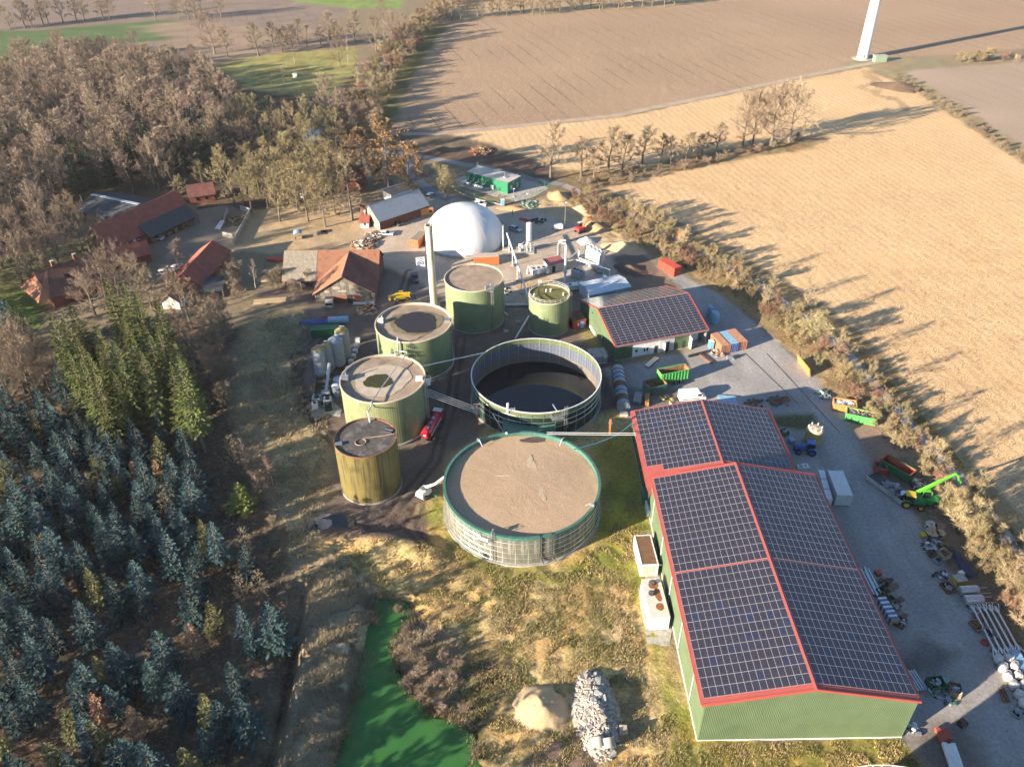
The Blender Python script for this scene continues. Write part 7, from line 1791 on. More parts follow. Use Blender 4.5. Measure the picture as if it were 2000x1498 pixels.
beams('red flatbed trailer with pipes left of the barn', (522, 508), (556, 510), 3, M_red, .6, .65, 'flatbed_trailer', .5, 'trailer'); beams('flatbed of pale sacks left of the barn', (514, 533), (550, 537), 4, M_palewood, .4, .5, 'flatbed_trailer', .5, 'trailer'); beams('white boat-like trailer in the farm yard', (425, 450), (436, 434), 3, M_white, .5, .55, 'flatbed_trailer', .5, 'trailer'); beams('long farm cart by the red barn lean-to', (385, 408), (424, 402), 3, M_rust, .5, .55, 'farm_cart', .6, 'cart'); beams('dark implement under the lean-to edge', (352, 438), (378, 428), 3, M_dark, .5, .6, 'farm_cart', .8, 'cart')
beams('white and orange low loader at the lower right corner', (1850, 1455), (1872, 1520), 3, M_white, .6, .62, 'low_loader', .6, 'trailer'); beams('rust red drawbar trailer above the low loader', (1836, 1425), (1848, 1452), 3, M_skred, .6, .62, 'low_loader', .5, 'trailer'); beams('rusty rails under the bulk bags', (1955, 1345), (1968, 1375), 3, M_rust, .15, .4)
t = thing('small_trailer', 'small white tank trailer near the lamp mast', 'trailer', (*g(1090, 449), 0), .2); MB().bx(-1.4, -.8, .5, 1.4, .8, 1.8).obj('body', M_white, t); wheel(t, -.2, -.8, .35, .2); wheel(t, -.2, .8, .35, .2); MB().tube([(-1.4, 0, .5), (-2.4, 0, .45)], .06, 6).obj('drawbar', M_dark, t)
t = thing('silver_drum', 'silver drum lying on the yard right of the containers', 'drum', (*g(1424, 702), 0), .15); MB().cyl((-.7, 0, .6), .6, 1.4, 18, axis=(1, 0, 0)).obj('shell', M_galv, t); MB().box((.9, 0, .3), (.5, .8, .5)).obj('stand', M_white, t)
for k, (px, py, r) in enumerate(((1383, 630, 1.3), (1374, 618, .9))):
 c = g(px, py); t = thing('round_vessel', ('large' if k == 0 else 'small') + ' pale round vessel peeking past the north hall gable', 'vessel', (c[0] + 1.5, c[1], 0)); MB().lathe([(r, 0), (r, 2.6), (r * .7, 3.2), (.01, 3.5)], (0, 0, 0), 18).obj('shell', M_cblt, t, smooth=True); MB().cyl((0, 0, 3.45), .15, .2, 8).obj('valve', M_galv, t)
# horse feeder, its painted shadow, animals
t = thing('hay_feeder', 'hay feeder with curved white roof in the sandy paddock', 'feeder', (*g(583, 466), 0), .2)
for x in (-1.1, 1.1):
 for y in (-1.1, 1.1): MB().cyl((x, y, 0), .06, 2.3, 6).obj('post', M_galv, t)
mb = MB(); P = [(1.4 * math.sin(a), y, 1.7 + 1.4 * math.cos(a) * .6) for y in (-1.5, 1.5) for a in np.linspace(-1.2, 1.2, 9)]; mb.add(P, [(i, i + 1, i + 10, i + 9) for i in range(8)]); mb.obj('roof', M_cblt, t); MB().bx(-1.0, -1.0, .3, 1.0, 1.0, 1.0).obj('hay_rack', M_palewood, t)
mb = MB(); mb.box((0, 0, .05), (3.4, 2.0, .1)); tag(mb.obj('feeder_shadow_slab', M_black, loc=(*g(637, 452), 0), rz=.25), 'dark slab standing in for the hay feeder shadow in the paddock', 'painted shadow')  # dark slab laid as the cast shadow of the hay feeder
def horse(label, px, rz, m_):
 me = bpy.data.meshes.new('horse'); V = [(0, 0, 1.15), (.55, 0, 1.2), (-.6, 0, 1.2), (.85, 0, 1.5), (1.1, 0, 1.75), (1.4, 0, 1.55), (-.8, 0, 1.15), (-.95, 0, .7)]; E_ = [(0, 1), (0, 2), (1, 3), (3, 4), (4, 5), (2, 6), (6, 7)]; Rr = [.32, .3, .32, .2, .15, .09, .1, .05]
 for s in (-1, 1):
  b = len(V); V += [(.5, s * .16, .8), (.52, s * .17, .4), (.5, s * .17, .04)]; E_ += [(1, b), (b, b + 1), (b + 1, b + 2)]; Rr += [.12, .06, .06]
  b = len(V); V += [(-.5, s * .18, .8), (-.68, s * .18, .42), (-.62, s * .18, .04)]; E_ += [(2, b), (b, b + 1), (b + 1, b + 2)]; Rr += [.16, .07, .06]
 me.from_pydata(V, E_, []); me.materials.append(m_); o = bpy.data.objects.new('horse', me); COL.objects.link(o); o.modifiers.new('skin', 'SKIN'); o.modifiers.new('sub', 'SUBSURF').render_levels = 1
 for i, q in enumerate(me.skin_vertices[0].data): q.radius = (Rr[i], Rr[i]); q.use_root = (i == 0)
 c = g(*px); o.location = (c[0], c[1], 0); o.rotation_euler = (0, 0, rz); tag(o, label, 'horse')
M_horse = mat('horse_brown', (.16, .07, .035), .8)
horse('brown horse standing left of the tall larch', (660, 424), .6, M_horse); horse('brown and white horse behind the larch', (670, 407), 2.9, mat('horse_pied', (.35, .25, .18), .8, patch=.45, patch_col=(.6, .55, .5))); horse('dark brown horse at the feeding fence right of the larch', (700, 413), .1, mat('horse_dark', (.09, .045, .03), .8)); horse('brown horse lying low beside the larch fence', (708, 408), 3.0, M_horse)
def person(label, px, rz, top, legs):
 c = g(*px); t = thing('person', label, 'person', (c[0], c[1], 0), rz)
 def skin(nm, V, E_, Rr, m_):
  me = bpy.data.meshes.new(nm); me.from_pydata(V, E_, []); me.materials.append(m_); o = bpy.data.objects.new(nm, me); COL.objects.link(o); o.parent = t; o.modifiers.new('skin', 'SKIN'); o.modifiers.new('sub', 'SUBSURF').render_levels = 1
  for i, q in enumerate(me.skin_vertices[0].data): q.radius = (Rr[i], Rr[i]); q.use_root = (i == 0)
 V = [(0, 0, .95), (0, 0, 1.2), (0, 0, 1.45), (0, 0, 1.56), (.02, 0, 1.68), (.02, 0, 1.8), (0, .2, 1.42), (.05, .27, 1.15), (.18, .26, .92), (0, -.2, 1.42), (-.03, -.28, 1.15), (.08, -.28, .9), (.02, .1, .85), (.1, .1, .48), (.06, .1, .05), (.2, .1, .04), (-.02, -.1, .85), (-.08, -.1, .48), (-.16, -.1, .05), (-.02, -.1, .04)]
 E_ = [(0, 1), (1, 2), (2, 3), (3, 4), (4, 5), (2, 6), (6, 7), (7, 8), (2, 9), (9, 10), (10, 11), (0, 12), (12, 13), (13, 14), (14, 15), (0, 16), (16, 17), (17, 18), (18, 19)]
 skin('body', V, E_, [.15, .14, .16, .06, .09, .09, .07, .055, .04, .07, .055, .04, .09, .065, .05, .04, .09, .065, .05, .04], top)
 MB().lathe([(.115, 0), (.11, .08), (.06, .13), (.01, .14)], (.01, 0, 1.74), 12).obj('hair', mat('hair_dark', (.03, .02, .015), .8), t)
person('person in blue work clothes beside the yellow loader', (811, 588), -1.2, mat('work_blue', (.03, .06, .16), .8), None); person('person in dark clothes walking on the yard before the compressor pad', (1001, 420), .4, mat('dark_clothes', (.025, .025, .03), .8), None); person('person in pale clothes at the sunlit strip near the scrap', (1873, 1364), 2.0, mat('pale_clothes', (.42, .36, .30), .8), None)
# masts, sign, turbine
def mast(label, px, h, lamp=True):
 c = g(*px); t = thing('lamp_mast', label, 'lamp mast', (c[0], c[1], 0)); MB().cyl((0, 0, 0), .12, h, 8, r2=.07).obj('pole', M_galv, t); MB().bx(-.4, -.4, 0, .4, .4, .3).obj('footing', M_conc, t)
 if lamp: MB().box((.15, 0, h), (.7, .35, .2)).obj('lamp_head', M_white, t)
mast('lamp mast on the yard edge behind the excavator', (1103, 444), 8.5); mast('lamp mast in front of the compressor pad fence', (1028, 412), 6.0); mast('short post lamp at the compressor pad corner', (1003, 385), 3.0)
c = g(823, 535); t = thing('company_sign', 'white sign board with a round blue letter m emblem behind the chimney', 'sign', (c[0], c[1], 0), R(8))
MB().bx(-1.3, -.05, 1.4, 1.3, .05, 5.4).obj('board', M_white, t)
for x in (-1.1, 1.1): MB().bx(x - .07, .05, 0, x + .07, .19, 5.3).obj('post', M_galv, t)
mb = MB(); mb.lathe([(.95, -.02), (.95, .02), (.75, .02), (.75, -.02), (.95, -.02)], (0, 0, 0), 30, R(-25), R(250)); mb.v = [(v[0], -.08 + v[2], 3.4 + v[1]) for v in mb.v]; mb.obj('emblem_ring', mat('sign_blue', (.02, .09, .30), .5), t)
mb = MB()
for x in (-.42, -.02, .38): mb.bx(x - .08, -.09, 2.95, x + .08, -.06, 3.6)
mb.bx(-.42, -.09, 3.6, .38, -.06, 3.78); mb.obj('emblem_letter', MATS['sign_blue'], t); MB().bx(-.9, -.08, 4.7, .9, -.06, 4.95).obj('red_line', M_red, t)
def turbine():
 x, y = 186.9, 450.9; t = thing('wind_turbine', 'white wind turbine tower standing at the corner of the ploughed field', 'wind turbine', (x, y, 0)); w = mat('turbine_white', (.74, .75, .76), .45, var=.03, fine=.0)
 for k in range(4):
  z0, z1 = k * 24.0, (k + 1) * 24.0; r0, r1 = 2.9 - 1.3 * z0 / 96, 2.9 - 1.3 * z1 / 96; MB().lathe([(r0, z0), (r1, z1)], (0, 0, 0), 32).obj('tower_section', w, t, smooth=True)
 MB().cyl((0, 0, -.2), 5.2, .4, 32).obj('footing', M_conc, t); MB().bx(-1.0, -2.96, .6, .0, -2.86, 2.8).obj('door', M_grey, t)
 MB().box((0, -1.5, 97.6), (4.0, 10.0, 4.0)).obj('nacelle', w, t); MB().lathe([(2.0, 0), (1.6, 1.4), (.01, 2.4)], (0, 0, 0), 20).obj('hub', w, t)
 h = t.children[-1]; h.rotation_euler = (R(90), 0, 0); h.location = (0, -6.6, 97.6)
 for k in range(3):
  a = R(90 + 120 * k); mb = MB(); c_, s_ = math.cos(a), math.sin(a)
  P = []
  for f, wd in ((1.5, 1.0), (8, 2.0), (25, 1.2), (42, .3)):
   for d, yy in ((-wd, 0), (wd, 0), (0, .35)): P.append((c_ * f - s_ * d, -8.0 + yy, 97.6 + s_ * f + c_ * d))
  mb.add(P, [(i * 3 + j, i * 3 + (j + 1) % 3, (i + 1) * 3 + (j + 1) % 3, (i + 1) * 3 + j) for i in range(3) for j in range(3)]); mb.obj('blade', w, t)
turbine()
c = g(1717, 121); t = thing('transformer_hut', 'small green transformer hut at the foot of the wind turbine', 'hut', (c[0], c[1], 0), .1); MB().bx(-3.2, -1.6, 0, 3.2, 1.6, 3.0).obj('wall', mat('hut_green', (.22, .32, .22), .7), t); MB().bx(-3.4, -1.8, 3.0, 3.4, 1.8, 3.25).obj('roof', M_conc, t)
c = g(1984, 124); t = thing('raised_hide', 'wooden raised hunting hide at the far field corner', 'hide', (c[0], c[1], 0)); MB().bx(-1, -1, 2.4, 1, 1, 4.4).obj('cabin', M_wood, t)
for x in (-.9, .9):
 for y in (-.9, .9): MB().bx(x - .1, y - .1, 0, x + .1, y + .1, 2.4).obj('leg', M_wood, t)
for k, (px, py) in enumerate(((577, 151), (594, 385), (614, 268), (602, 262))):
 c = g(px, py); t = thing(('bee_hut', 'deer_feeder', 'pond_ice', 'pond_ice')[k], ('small white field hut on the far meadow', 'small white box on a trunk in the olive wood', 'pale blue frozen pool between the bare woods, nearer part', 'pale blue frozen pool between the bare woods, farther part')[k], ('hut', 'box', 'pool', 'pool')[k], (c[0], c[1], 0))
 if k < 2: MB().bx(-1, -1, 0, 1, 1, 1.8).obj('wall', M_white, t); MB().bx(-1.2, -1.2, 1.8, 1.2, 1.2, 2.0).obj('roof', M_conc, t)
 else: sheet(MB(), blob(3.4, 30, k, .1, .6, 2.6), .14, t=.3).obj('ice', mat('pool_ice', (.45, .55, .62), .2, var=.1), t); sheet(MB(), blob(3.9, 30, k, .1, .6, 2.5), .07, t=.3).obj('bank', M_wood, t)

# heaps of sand, rubble, gravel
def mound(name, label, cat, px, rx, ry, h, m_, seed=1, rz=0.0, peak=1.2, rough=.25, off=(0, 0)):
 c = g(*px); q = np.random.default_rng(seed); n = 44; xs = np.linspace(-1.25, 1.25, n); V = []; F = []
 oo = seed * 7
 for i in range(n):
  for j in range(n):
   u, v = xs[i], xs[j]; r = math.hypot(u, v); nn = float(fbm(u * 6 + oo, v * 6, 2.2, 3, 3)[()]) - .5; k = max(0.0, 1 - r * (1 + .5 * nn)) ** peak
   V.append((u * rx, v * ry, h * k * (1 + rough * nn * 2) - .12 + .15 * nn))
 F = [(i * n + j, (i + 1) * n + j, (i + 1) * n + j + 1, i * n + j + 1) for i in range(n - 1) for j in range(n - 1) if max(V[i * n + j][2], V[(i + 1) * n + j + 1][2]) > -.06]
 mb = MB(); mb.add(V, F); o = mb.obj(name, m_, smooth=True, loc=(c[0] + off[0], c[1] + off[1], 0), rz=rz); return tag(o, label, cat)
M_sand = mat('sand', (.50, .355, .20), .95, var=.15, vs_=.5, bump=.5, bs=3); M_sand2 = mat('sand_brown', (.44, .29, .15), .95, var=.2, vs_=.5, bump=.6, bs=3); M_grav = mat('gravel_grey', (.46, .45, .43), .95, var=.15, bump=.8, bs=5); M_soil = mat('dark_soil', (.13, .085, .055), .95, var=.3, bump=.8, bs=3); M_rub = mat('rubble', (.46, .38, .31), .95, var=.35, bump=1, bs=4)
mound('sand_pile', 'smooth conical sand mound beside the rubble bank in front', 'sand pile', (1057, 1382), 4.5, 4.3, 2.8, M_sand, 3, 0, 1.0, .35)
mound('sand_pile', 'long sandy spoil ridge along the hedge near the excavator', 'sand pile', (1215, 486), 8.0, 3.6, 2.6, M_sand, 5, R(-30)); mound('sand_pile', 'sand spoil heap behind the excavator', 'sand pile', (1160, 445), 6.5, 3.5, 2.4, M_sand2, 6, R(-35)); mound('sand_pile', 'sand spoil heap under the lone tall tree', 'sand pile', (1090, 385), 5.5, 4.0, 2.4, M_sand2, 7, R(-60)); mound('sand_pile', 'sand heap between the spoil heaps', 'sand pile', (1135, 414), 6.0, 3.5, 2.4, M_sand, 8, R(-35))
mound('gravel_pile', 'pale grey gravel heap left of the spoil ridge', 'gravel pile', (1147, 472), 3.6, 3.4, 2.0, M_grav, 9); mound('soil_pile', 'dark brown muck heap on the far stubble', 'soil pile', (1755, 172), 12, 6.5, 3.0, M_soil, 10, R(-35), .8); mound('soil_pile', 'brown soil heap in the shade by the lane', 'soil pile', (865, 297), 8, 4, 2.4, M_soil, 11, .2); mound('sand_pile', 'little sand heap left of the old barn', 'sand pile', (520, 545), 2.6, 2.2, 1.8, M_sand, 12); mound('sand_pile', 'low spoil bank in front of the compressor pad', 'sand pile', (1000, 408), 7, 2.4, 1.2, M_sand2, 13, R(-10)); mound('soil_pile', 'dark earth bank at the trench end behind the north hall', 'soil pile', (1232, 527), 6, 4, 1.6, M_soil, 14, R(-35))
mound('puddle_ice', 'low mound of pale mud beside the puddle', 'mud', (632, 1024), 3.4, 3.6, .5, mat('pale_mud', (.36, .29, .25), .6, var=.2), 15)
sheet(MB(), blob(3.4, 40, 5, .22, 1.3, 1.0), .09, t=.12).obj('water', mat('puddle_water', (.03, .04, .05), .07, var=.3, fine=0), loc=(*g(655, 1032), .05))['kind'] = 'structure'
mound('rubble_bank', 'long heap of pale concrete rubble with pipe rings at its foot', 'rubble heap', (1164, 1392), 3.5, 7.6, 2.2, M_rub, 16, R(3), .7)
c0 = g(1160, 1385); q = random.Random(9); stn = []
for k in range(5):
 mb = MB(); s = q.uniform(.8, 1.2); V = []
 for i in range(8): V.append(((1 if i & 1 else -1) * .5 * q.uniform(.6, 1.1), (1 if i & 2 else -1) * .4 * q.uniform(.6, 1.1), (1 if i & 4 else -1) * .3 * q.uniform(.6, 1.1)))
 mb.add(V, [(0, 1, 3, 2), (4, 6, 7, 5), (0, 4, 5, 1), (2, 3, 7, 6), (0, 2, 6, 4), (1, 5, 7, 3)]); stn.append(mb.mesh('rubble_block', (M_rub, M_conc, M_grav)[k % 3]))
rt = [o for o in bpy.data.objects if o.name.startswith('rubble_bank')][0]
mb = MB()
for k in range(900):
 a = q.random() * 6.28; d = q.random() ** .55 * 1.08; s_ = q.uniform(.08, .28); mb.box((3.4 * d * math.cos(a), 7.4 * d * math.sin(a), 2.2 * max(0, 1 - d) ** .7 + .02), (s_ * q.uniform(1, 2.2), s_ * 1.2, s_), q.random() * 3.1, Matrix.Rotation(q.uniform(-.8, .8), 3, 'X'))
mb.obj('loose_rubble', mat('rubble_pale', (.52, .46, .40), .95, var=.4, vs_=1.5), rt)['kind'] = 'stuff'
for k in range(130):
 a = q.random() * 6.28; d = q.random() ** .6; x, y = 3.4 * d * math.cos(a), 7.4 * d * math.sin(a); sc = q.uniform(.3, .8) if k % 11 else q.uniform(.9, 1.5)
 place('rubble_block', stn[k % 5], rt, (x, y, 2.2 * max(0, 1 - d) ** .7 + .12), q.random() * 6.28, sc)
for k, (px, py) in enumerate(((1170, 1468), (1190, 1470))):
 c = g(px, py); t = thing('concrete_pipe_ring', ('left' if k == 0 else 'right') + ' of two concrete pipe rings at the foot of the rubble', 'pipe ring', (c[0], c[1], .1)); o = MB().lathe([(1.0, 0), (1.0, 1.4), (.8, 1.4), (.8, 0), (1.0, 0)], (0, 0, 0), 22).obj('ring', M_conc, t, smooth=True); o.rotation_euler = (R(-62), 0, .2); o.location = (0, .3, .7); MB().cyl((0, .2, 0), .3, .1, 8).obj('chock', M_rub, t)
mb = MB()
V = [(-.7, -.6, 0), (.8, -.5, 0), (.7, .6, 0), (-.6, .7, 0), (-.5, -.4, 1.1), (.5, -.5, .9), (.6, .3, 1.2), (-.4, .5, 1.0)]; mb.add(V, [(3, 2, 1, 0), (4, 5, 6, 7), (0, 1, 5, 4), (1, 2, 6, 5), (2, 3, 7, 6), (3, 0, 4, 7)]); tag(mb.obj('boulder', M_rub, loc=(*g(1216, 1428), 0)), 'single pale boulder right of the rubble bank', 'boulder')
# lanes
def lane(name, label, px, w, m_, z=.05, step=2.5):
 P = G(px); mb = MB(); pts = []
 for a, b in zip(P[:-1], P[1:]):
  n = max(1, int(dist(a, b) / step))
  for i in range(n): pts.append((a[0] + (b[0] - a[0]) * i / n, a[1] + (b[1] - a[1]) * i / n))
 pts.append(P[-1]); V = []
 for i, p in enumerate(pts):
  a = pts[max(0, i - 2)]; b = pts[min(len(pts) - 1, i + 2)]; t_ = ang(a, b); nx_, ny_ = -math.sin(t_), math.cos(t_); k = w / 2 * (1 + .05 * math.sin(i * 1.7))
  V += [(p[0] + nx_ * k, p[1] + ny_ * k, z), (p[0] - nx_ * k, p[1] - ny_ * k, z)]
 mb.add(V, [(2 * i + 1, 2 * i + 3, 2 * i + 2, 2 * i) for i in range(len(pts) - 1)]); o = mb.obj(name, m_); tag(o, label, kind='structure'); return o
M_track = mat('old_concrete_lane', (.33, .29, .26), .9, var=.2, vs_=.3, fine=.15); M_dirt = mat('dirt_lane', (.42, .32, .23), .95, var=.2, vs_=.2); M_asph = mat('asphalt_lane', (.24, .235, .235), .9, var=.15)
lane('lane', 'grey concrete lane between hedge and stubble field', [(1100, 362), (1180, 395), (1290, 455), (1380, 500), (1480, 555), (1560, 612), (1640, 675), (1700, 745), (1780, 832), (1880, 940), (1960, 1045), (2050, 1180), (2160, 1330)], 3.2, M_track, .09)
lane('lane', 'grey lane passing behind the green compressor building', [(700, 285), (760, 298), (845, 310), (905, 322), (960, 331), (1040, 351), (1100, 362)], 3.6, M_asph, .09); lane('lane', 'lane running up the hedge towards the far trees', [(690, 285), (688, 225), (715, 165), (760, 110), (820, 55), (880, 0), (930, -50)], 4.0, M_asph, .09); lane('field_path', 'pale dirt path between ploughland and stubble', [(740, 262), (850, 262), (1000, 248), (1200, 227), (1400, 186), (1560, 152), (1680, 128), (1760, 115)], 4.0, M_dirt, .08); lane('lane', 'drive from the lane down to the dome yard', [(790, 303), (800, 330), (822, 360), (850, 378), (880, 390)], 4.0, M_asph, .09)
mb = MB()
for a, b in (((1497, 690), (1640, 845)), ((1455, 690), (1560, 790))):
 P = G([a, b]); L = dist(*P); mb.box(((P[0][0] + P[1][0]) / 2, (P[0][1] + P[1][1]) / 2, .045), (L, .14, .012), ang(*P))
tag(mb.obj('road_joint', M_dark), 'dark joints in the yard paving', kind='structure')

# ---------------------------------------------------------------- trees
def twig_mat(name, col, rnd=.22):
 m = bpy.data.materials.new(name); m.use_nodes = True; nt = m.node_tree; N = nt.nodes; L = nt.links; b = N['Principled BSDF']
 b.inputs['Roughness'].default_value = .85; b.inputs['Specular IOR Level'].default_value = .15
 oi = N.new('ShaderNodeObjectInfo'); hs = N.new('ShaderNodeHueSaturation'); hs.inputs['Color'].default_value = (*col, 1)
 r = N.new('ShaderNodeMapRange'); r.inputs[3].default_value = 1 - rnd; r.inputs[4].default_value = 1 + rnd; L.new(oi.outputs['Random'], r.inputs[0]); L.new(r.outputs[0], hs.inputs['Value'])
 mu = N.new('ShaderNodeMath'); mu.operation = 'MULTIPLY'; mu.inputs[1].default_value = 7.31; L.new(oi.outputs['Random'], mu.inputs[0]); fr = N.new('ShaderNodeMath'); fr.operation = 'FRACT'; L.new(mu.outputs[0], fr.inputs[0])
 r2 = N.new('ShaderNodeMapRange'); r2.inputs[3].default_value = .485; r2.inputs[4].default_value = .515; L.new(fr.outputs[0], r2.inputs[0]); L.new(r2.outputs[0], hs.inputs['Hue'])
 L.new(hs.outputs['Color'], b.inputs['Base Color']); return m
M_bark = mat('bark', (.17, .135, .10), .9, var=.3, rnd=.2); M_barkpale = mat('bark_pale', (.34, .30, .25), .9, var=.3)
T_brown = twig_mat('twigs_brown', (.30, .225, .16)); T_pink = twig_mat('twigs_rosy', (.35, .265, .195)); T_olive = twig_mat('twigs_olive', (.29, .235, .125)); T_tan = twig_mat('twigs_tan', (.36, .29, .165)); T_russet = twig_mat('leaves_russet', (.27, .175, .095)); T_birch = twig_mat('twigs_birch', (.33, .22, .18)); T_row = twig_mat('twigs_row', (.31, .24, .155)); T_larch = twig_mat('twigs_larch', (.30, .24, .13)); T_dead = twig_mat('twigs_dead', (.42, .33, .19)); T_shrub = twig_mat('twigs_reddish', (.26, .15, .10))
N_green = twig_mat('needles_green', (.105, .125, .038), .25); N_dark = twig_mat('needles_dark', (.045, .07, .035), .25); N_blue = twig_mat('needles_blue', (.042, .080, .082), .4); N_pine = twig_mat('needles_pine', (.19, .22, .06), .15); N_olive = twig_mat('needles_olive', (.12, .12, .05), .2); N_rust = twig_mat('needles_rust', (.30, .18, .10), .15)

class Sl:                     # slivers: thin pointed faces
 def __init__(s): s.v = []; s.f = []
 def tri(s, p, d, l, w, q):
  d = d.normalized(); a = d.orthogonal(); a.rotate(Matrix.Rotation(q.random() * 6.28, 3, d)); a = a.normalized() * (w / 2); n = len(s.v)
  s.v += [tuple(p - a), tuple(p + a), tuple(p + d * l)]; s.f.append((n, n + 1, n + 2))
 def leaf(s, p, d, l, w, q, droop=0.0):
  d = d.normalized(); a = d.cross(Vector((0, 0, 1)))
  a = a.normalized() if a.length > .01 else Vector((1, 0, 0))
  a.rotate(Matrix.Rotation(q.uniform(-.7, .7), 3, d)); a *= w / 2; m_ = p + d * l * .45 + Vector((0, 0, -droop * .3)); n = len(s.v)
  s.v += [tuple(p), tuple(m_ + a), tuple(p + d * l + Vector((0, 0, -droop))), tuple(m_ - a)]; s.f.append((n, n + 1, n + 2, n + 3))
 def mesh(s, name, m):
  me = bpy.data.meshes.new(name); me.from_pydata(s.v, [], s.f); me.materials.append(m); me.update(); return me
def rdir(d, spread, q):
 a = d.orthogonal().normalized(); a.rotate(Matrix.Rotation(q.random() * 6.28, 3, d)); return (d * math.cos(spread) + a * math.sin(spread)).normalized()

def bare_tree(seed, H, cr, clear=.3, n1=15, k2=5, k3=5, k4=6, bark=None, tw=None, up=.35, tl=.75, leafy=False, w4=.05, stems=1, trunk_r=None):
 q = random.Random(seed); tb = MB(); sl = Sl(); tr = trunk_r or H * .018
 for st in range(stems):
  lean = Vector((q.uniform(-.12, .12), q.uniform(-.12, .12), 0)) * (1 if stems == 1 else 3.5)
  base = Vector((q.uniform(-.3, .3), q.uniform(-.3, .3), -.2)) * (1 if stems == 1 else 1.6)
  pts = [base + (Vector((0, 0, 1)) + lean * f + Vector((q.uniform(-.02, .02), q.uniform(-.02, .02), 0))) * H * .9 * f for f in (0, .2, .4, .6, .8, 1.0)]
  tb.tube(pts, [tr * k for k in (1.25, .95, .75, .5, .28, .06)], 6)
  def on(f):
   f = min(max(f, 0), .999) * 5; i = int(f); return pts[i].lerp(pts[i + 1], f - i)
  for i in range(n1):
   f = clear + (1 - clear) * (i + q.random()) / n1; p = on(f / .96 if f < .96 else .99); az = i * 2.4 + q.uniform(-.5, .5)
   u = (f - clear) / (1 - clear); el = up + u * .85 + q.uniform(-.15, .15)
   d = Vector((math.cos(az) * math.cos(el), math.sin(az) * math.cos(el), math.sin(el)))
   Ln = cr * (1.05 - .55 * u ** 1.6) * q.uniform(.75, 1.1) * (.75 if u < .12 else 1)
   e1 = p + d * Ln * .5 + Vector((0, 0, -.02 * Ln)); d1 = (d + Vector((0, 0, .28))).normalized(); e2 = e1 + d1 * Ln * .5; r1 = tr * (.38 - .22 * u)
   tb.tube([p, e1, e2], [r1, r1 * .6, r1 * .15], 4, cap=False)
   for j in range(k2):
    ff = .28 + .72 * (j + q.random()) / k2; pp = p.lerp(e1, ff * 2) if ff < .5 else e1.lerp(e2, ff * 2 - 1)
    dd = rdir(d1, q.uniform(.45, .95), q); dd = (dd + Vector((0, 0, .25))).normalized(); l2 = Ln * .42 * q.uniform(.7, 1.15); ee = pp + dd * l2
    tb.tube([pp, ee], [r1 * .38, r1 * .1], 3, cap=False)
    for k in range(k3):
     g_ = (k + q.random()) / k3; p3 = pp.lerp(ee, .2 + .8 * g_); d3 = rdir(dd, q.uniform(.3, .9), q); d3 = (d3 + Vector((0, 0, .2))).normalized(); l3 = l2 * .55 * q.uniform(.7, 1.2)
     sl.tri(p3, d3, l3, w4 * 1.25, q)
     for m_ in range(k4):
      p4 = p3 + d3 * l3 * q.uniform(.15, 1.0); d4 = rdir(d3, q.uniform(.3, 1.0), q)
      if leafy and m_ % 2: sl.leaf(p4, d4, q.uniform(.5, .9), q.uniform(.35, .6), q)
      else: sl.tri(p4, d4, tl * q.uniform(.6, 1.3), w4, q)
 return tb.mesh('trunk', bark or M_bark), sl.mesh('crown', tw or T_brown)

def conifer(seed, H, r, clear, whorls, nb, needles, bark=None, droop=.25, lw=.34, dens=1.0, bare=0.0):
 q = random.Random(seed); tb = MB(); sl = Sl(); tr = H * .011 + .04
 tb.tube([(0, 0, -.2), (0, 0, H * .5), (0, 0, H)], [tr * 1.3, tr * .8, .02], 6)
 for k in range(whorls):
  f = clear + (1 - clear) * ((k + .5 * q.random()) / whorls) ** .92; z = H * f; u = (f - clear) / (1 - clear)
  rad = r * (1 - u) ** .82 * q.uniform(.8, 1.12) + .12
  n = max(4, int(nb * (.55 + .45 * (1 - u)))); a0 = q.random() * 6.28
  for i in range(n):
   if q.random() < bare: continue
   a = a0 + 2 * math.pi * i / n + q.uniform(-.25, .25); L_ = rad * q.uniform(.72, 1.12); el = .45 * u - droop * (1 - u) + q.uniform(-.12, .12)
   d = Vector((math.cos(a) * math.cos(el), math.sin(a) * math.cos(el), math.sin(el))); p = Vector((0, 0, z + q.uniform(-.15, .15)))
   if L_ > .8: tb.tube([p, p + d * L_ * .85], [tr * .22, .012], 3, cap=False)
   ns = max(2, int(L_ / .42 * dens))
   for s_ in range(ns):
    t_ = .22 + .78 * (s_ + q.random() * .6) / ns; pp = p + d * L_ * t_; l = (.30 + .42 * (1 - t_) * min(L_, 2.2)) * q.uniform(.8, 1.2)
    for sg in (-1, 1):
     dd = d.copy(); dd.rotate(Matrix.Rotation(sg * q.uniform(.5, .95), 3, 'Z')); sl.leaf(pp, dd + Vector((0, 0, q.uniform(-.2, .25))), l, lw * q.uniform(.8, 1.2), q, .12 * l)
   sl.leaf(p + d * L_ * .75, d + Vector((0, 0, .1)), .28 * L_ + .22, lw, q)
 for i in range(5): sl.leaf(Vector((0, 0, H - .5 + .1 * i)), Vector((math.cos(i * 1.3), math.sin(i * 1.3), 1.4)), .5, lw * .6, q)
 return tb.mesh('trunk', bark or M_bark), sl.mesh('crown', needles)

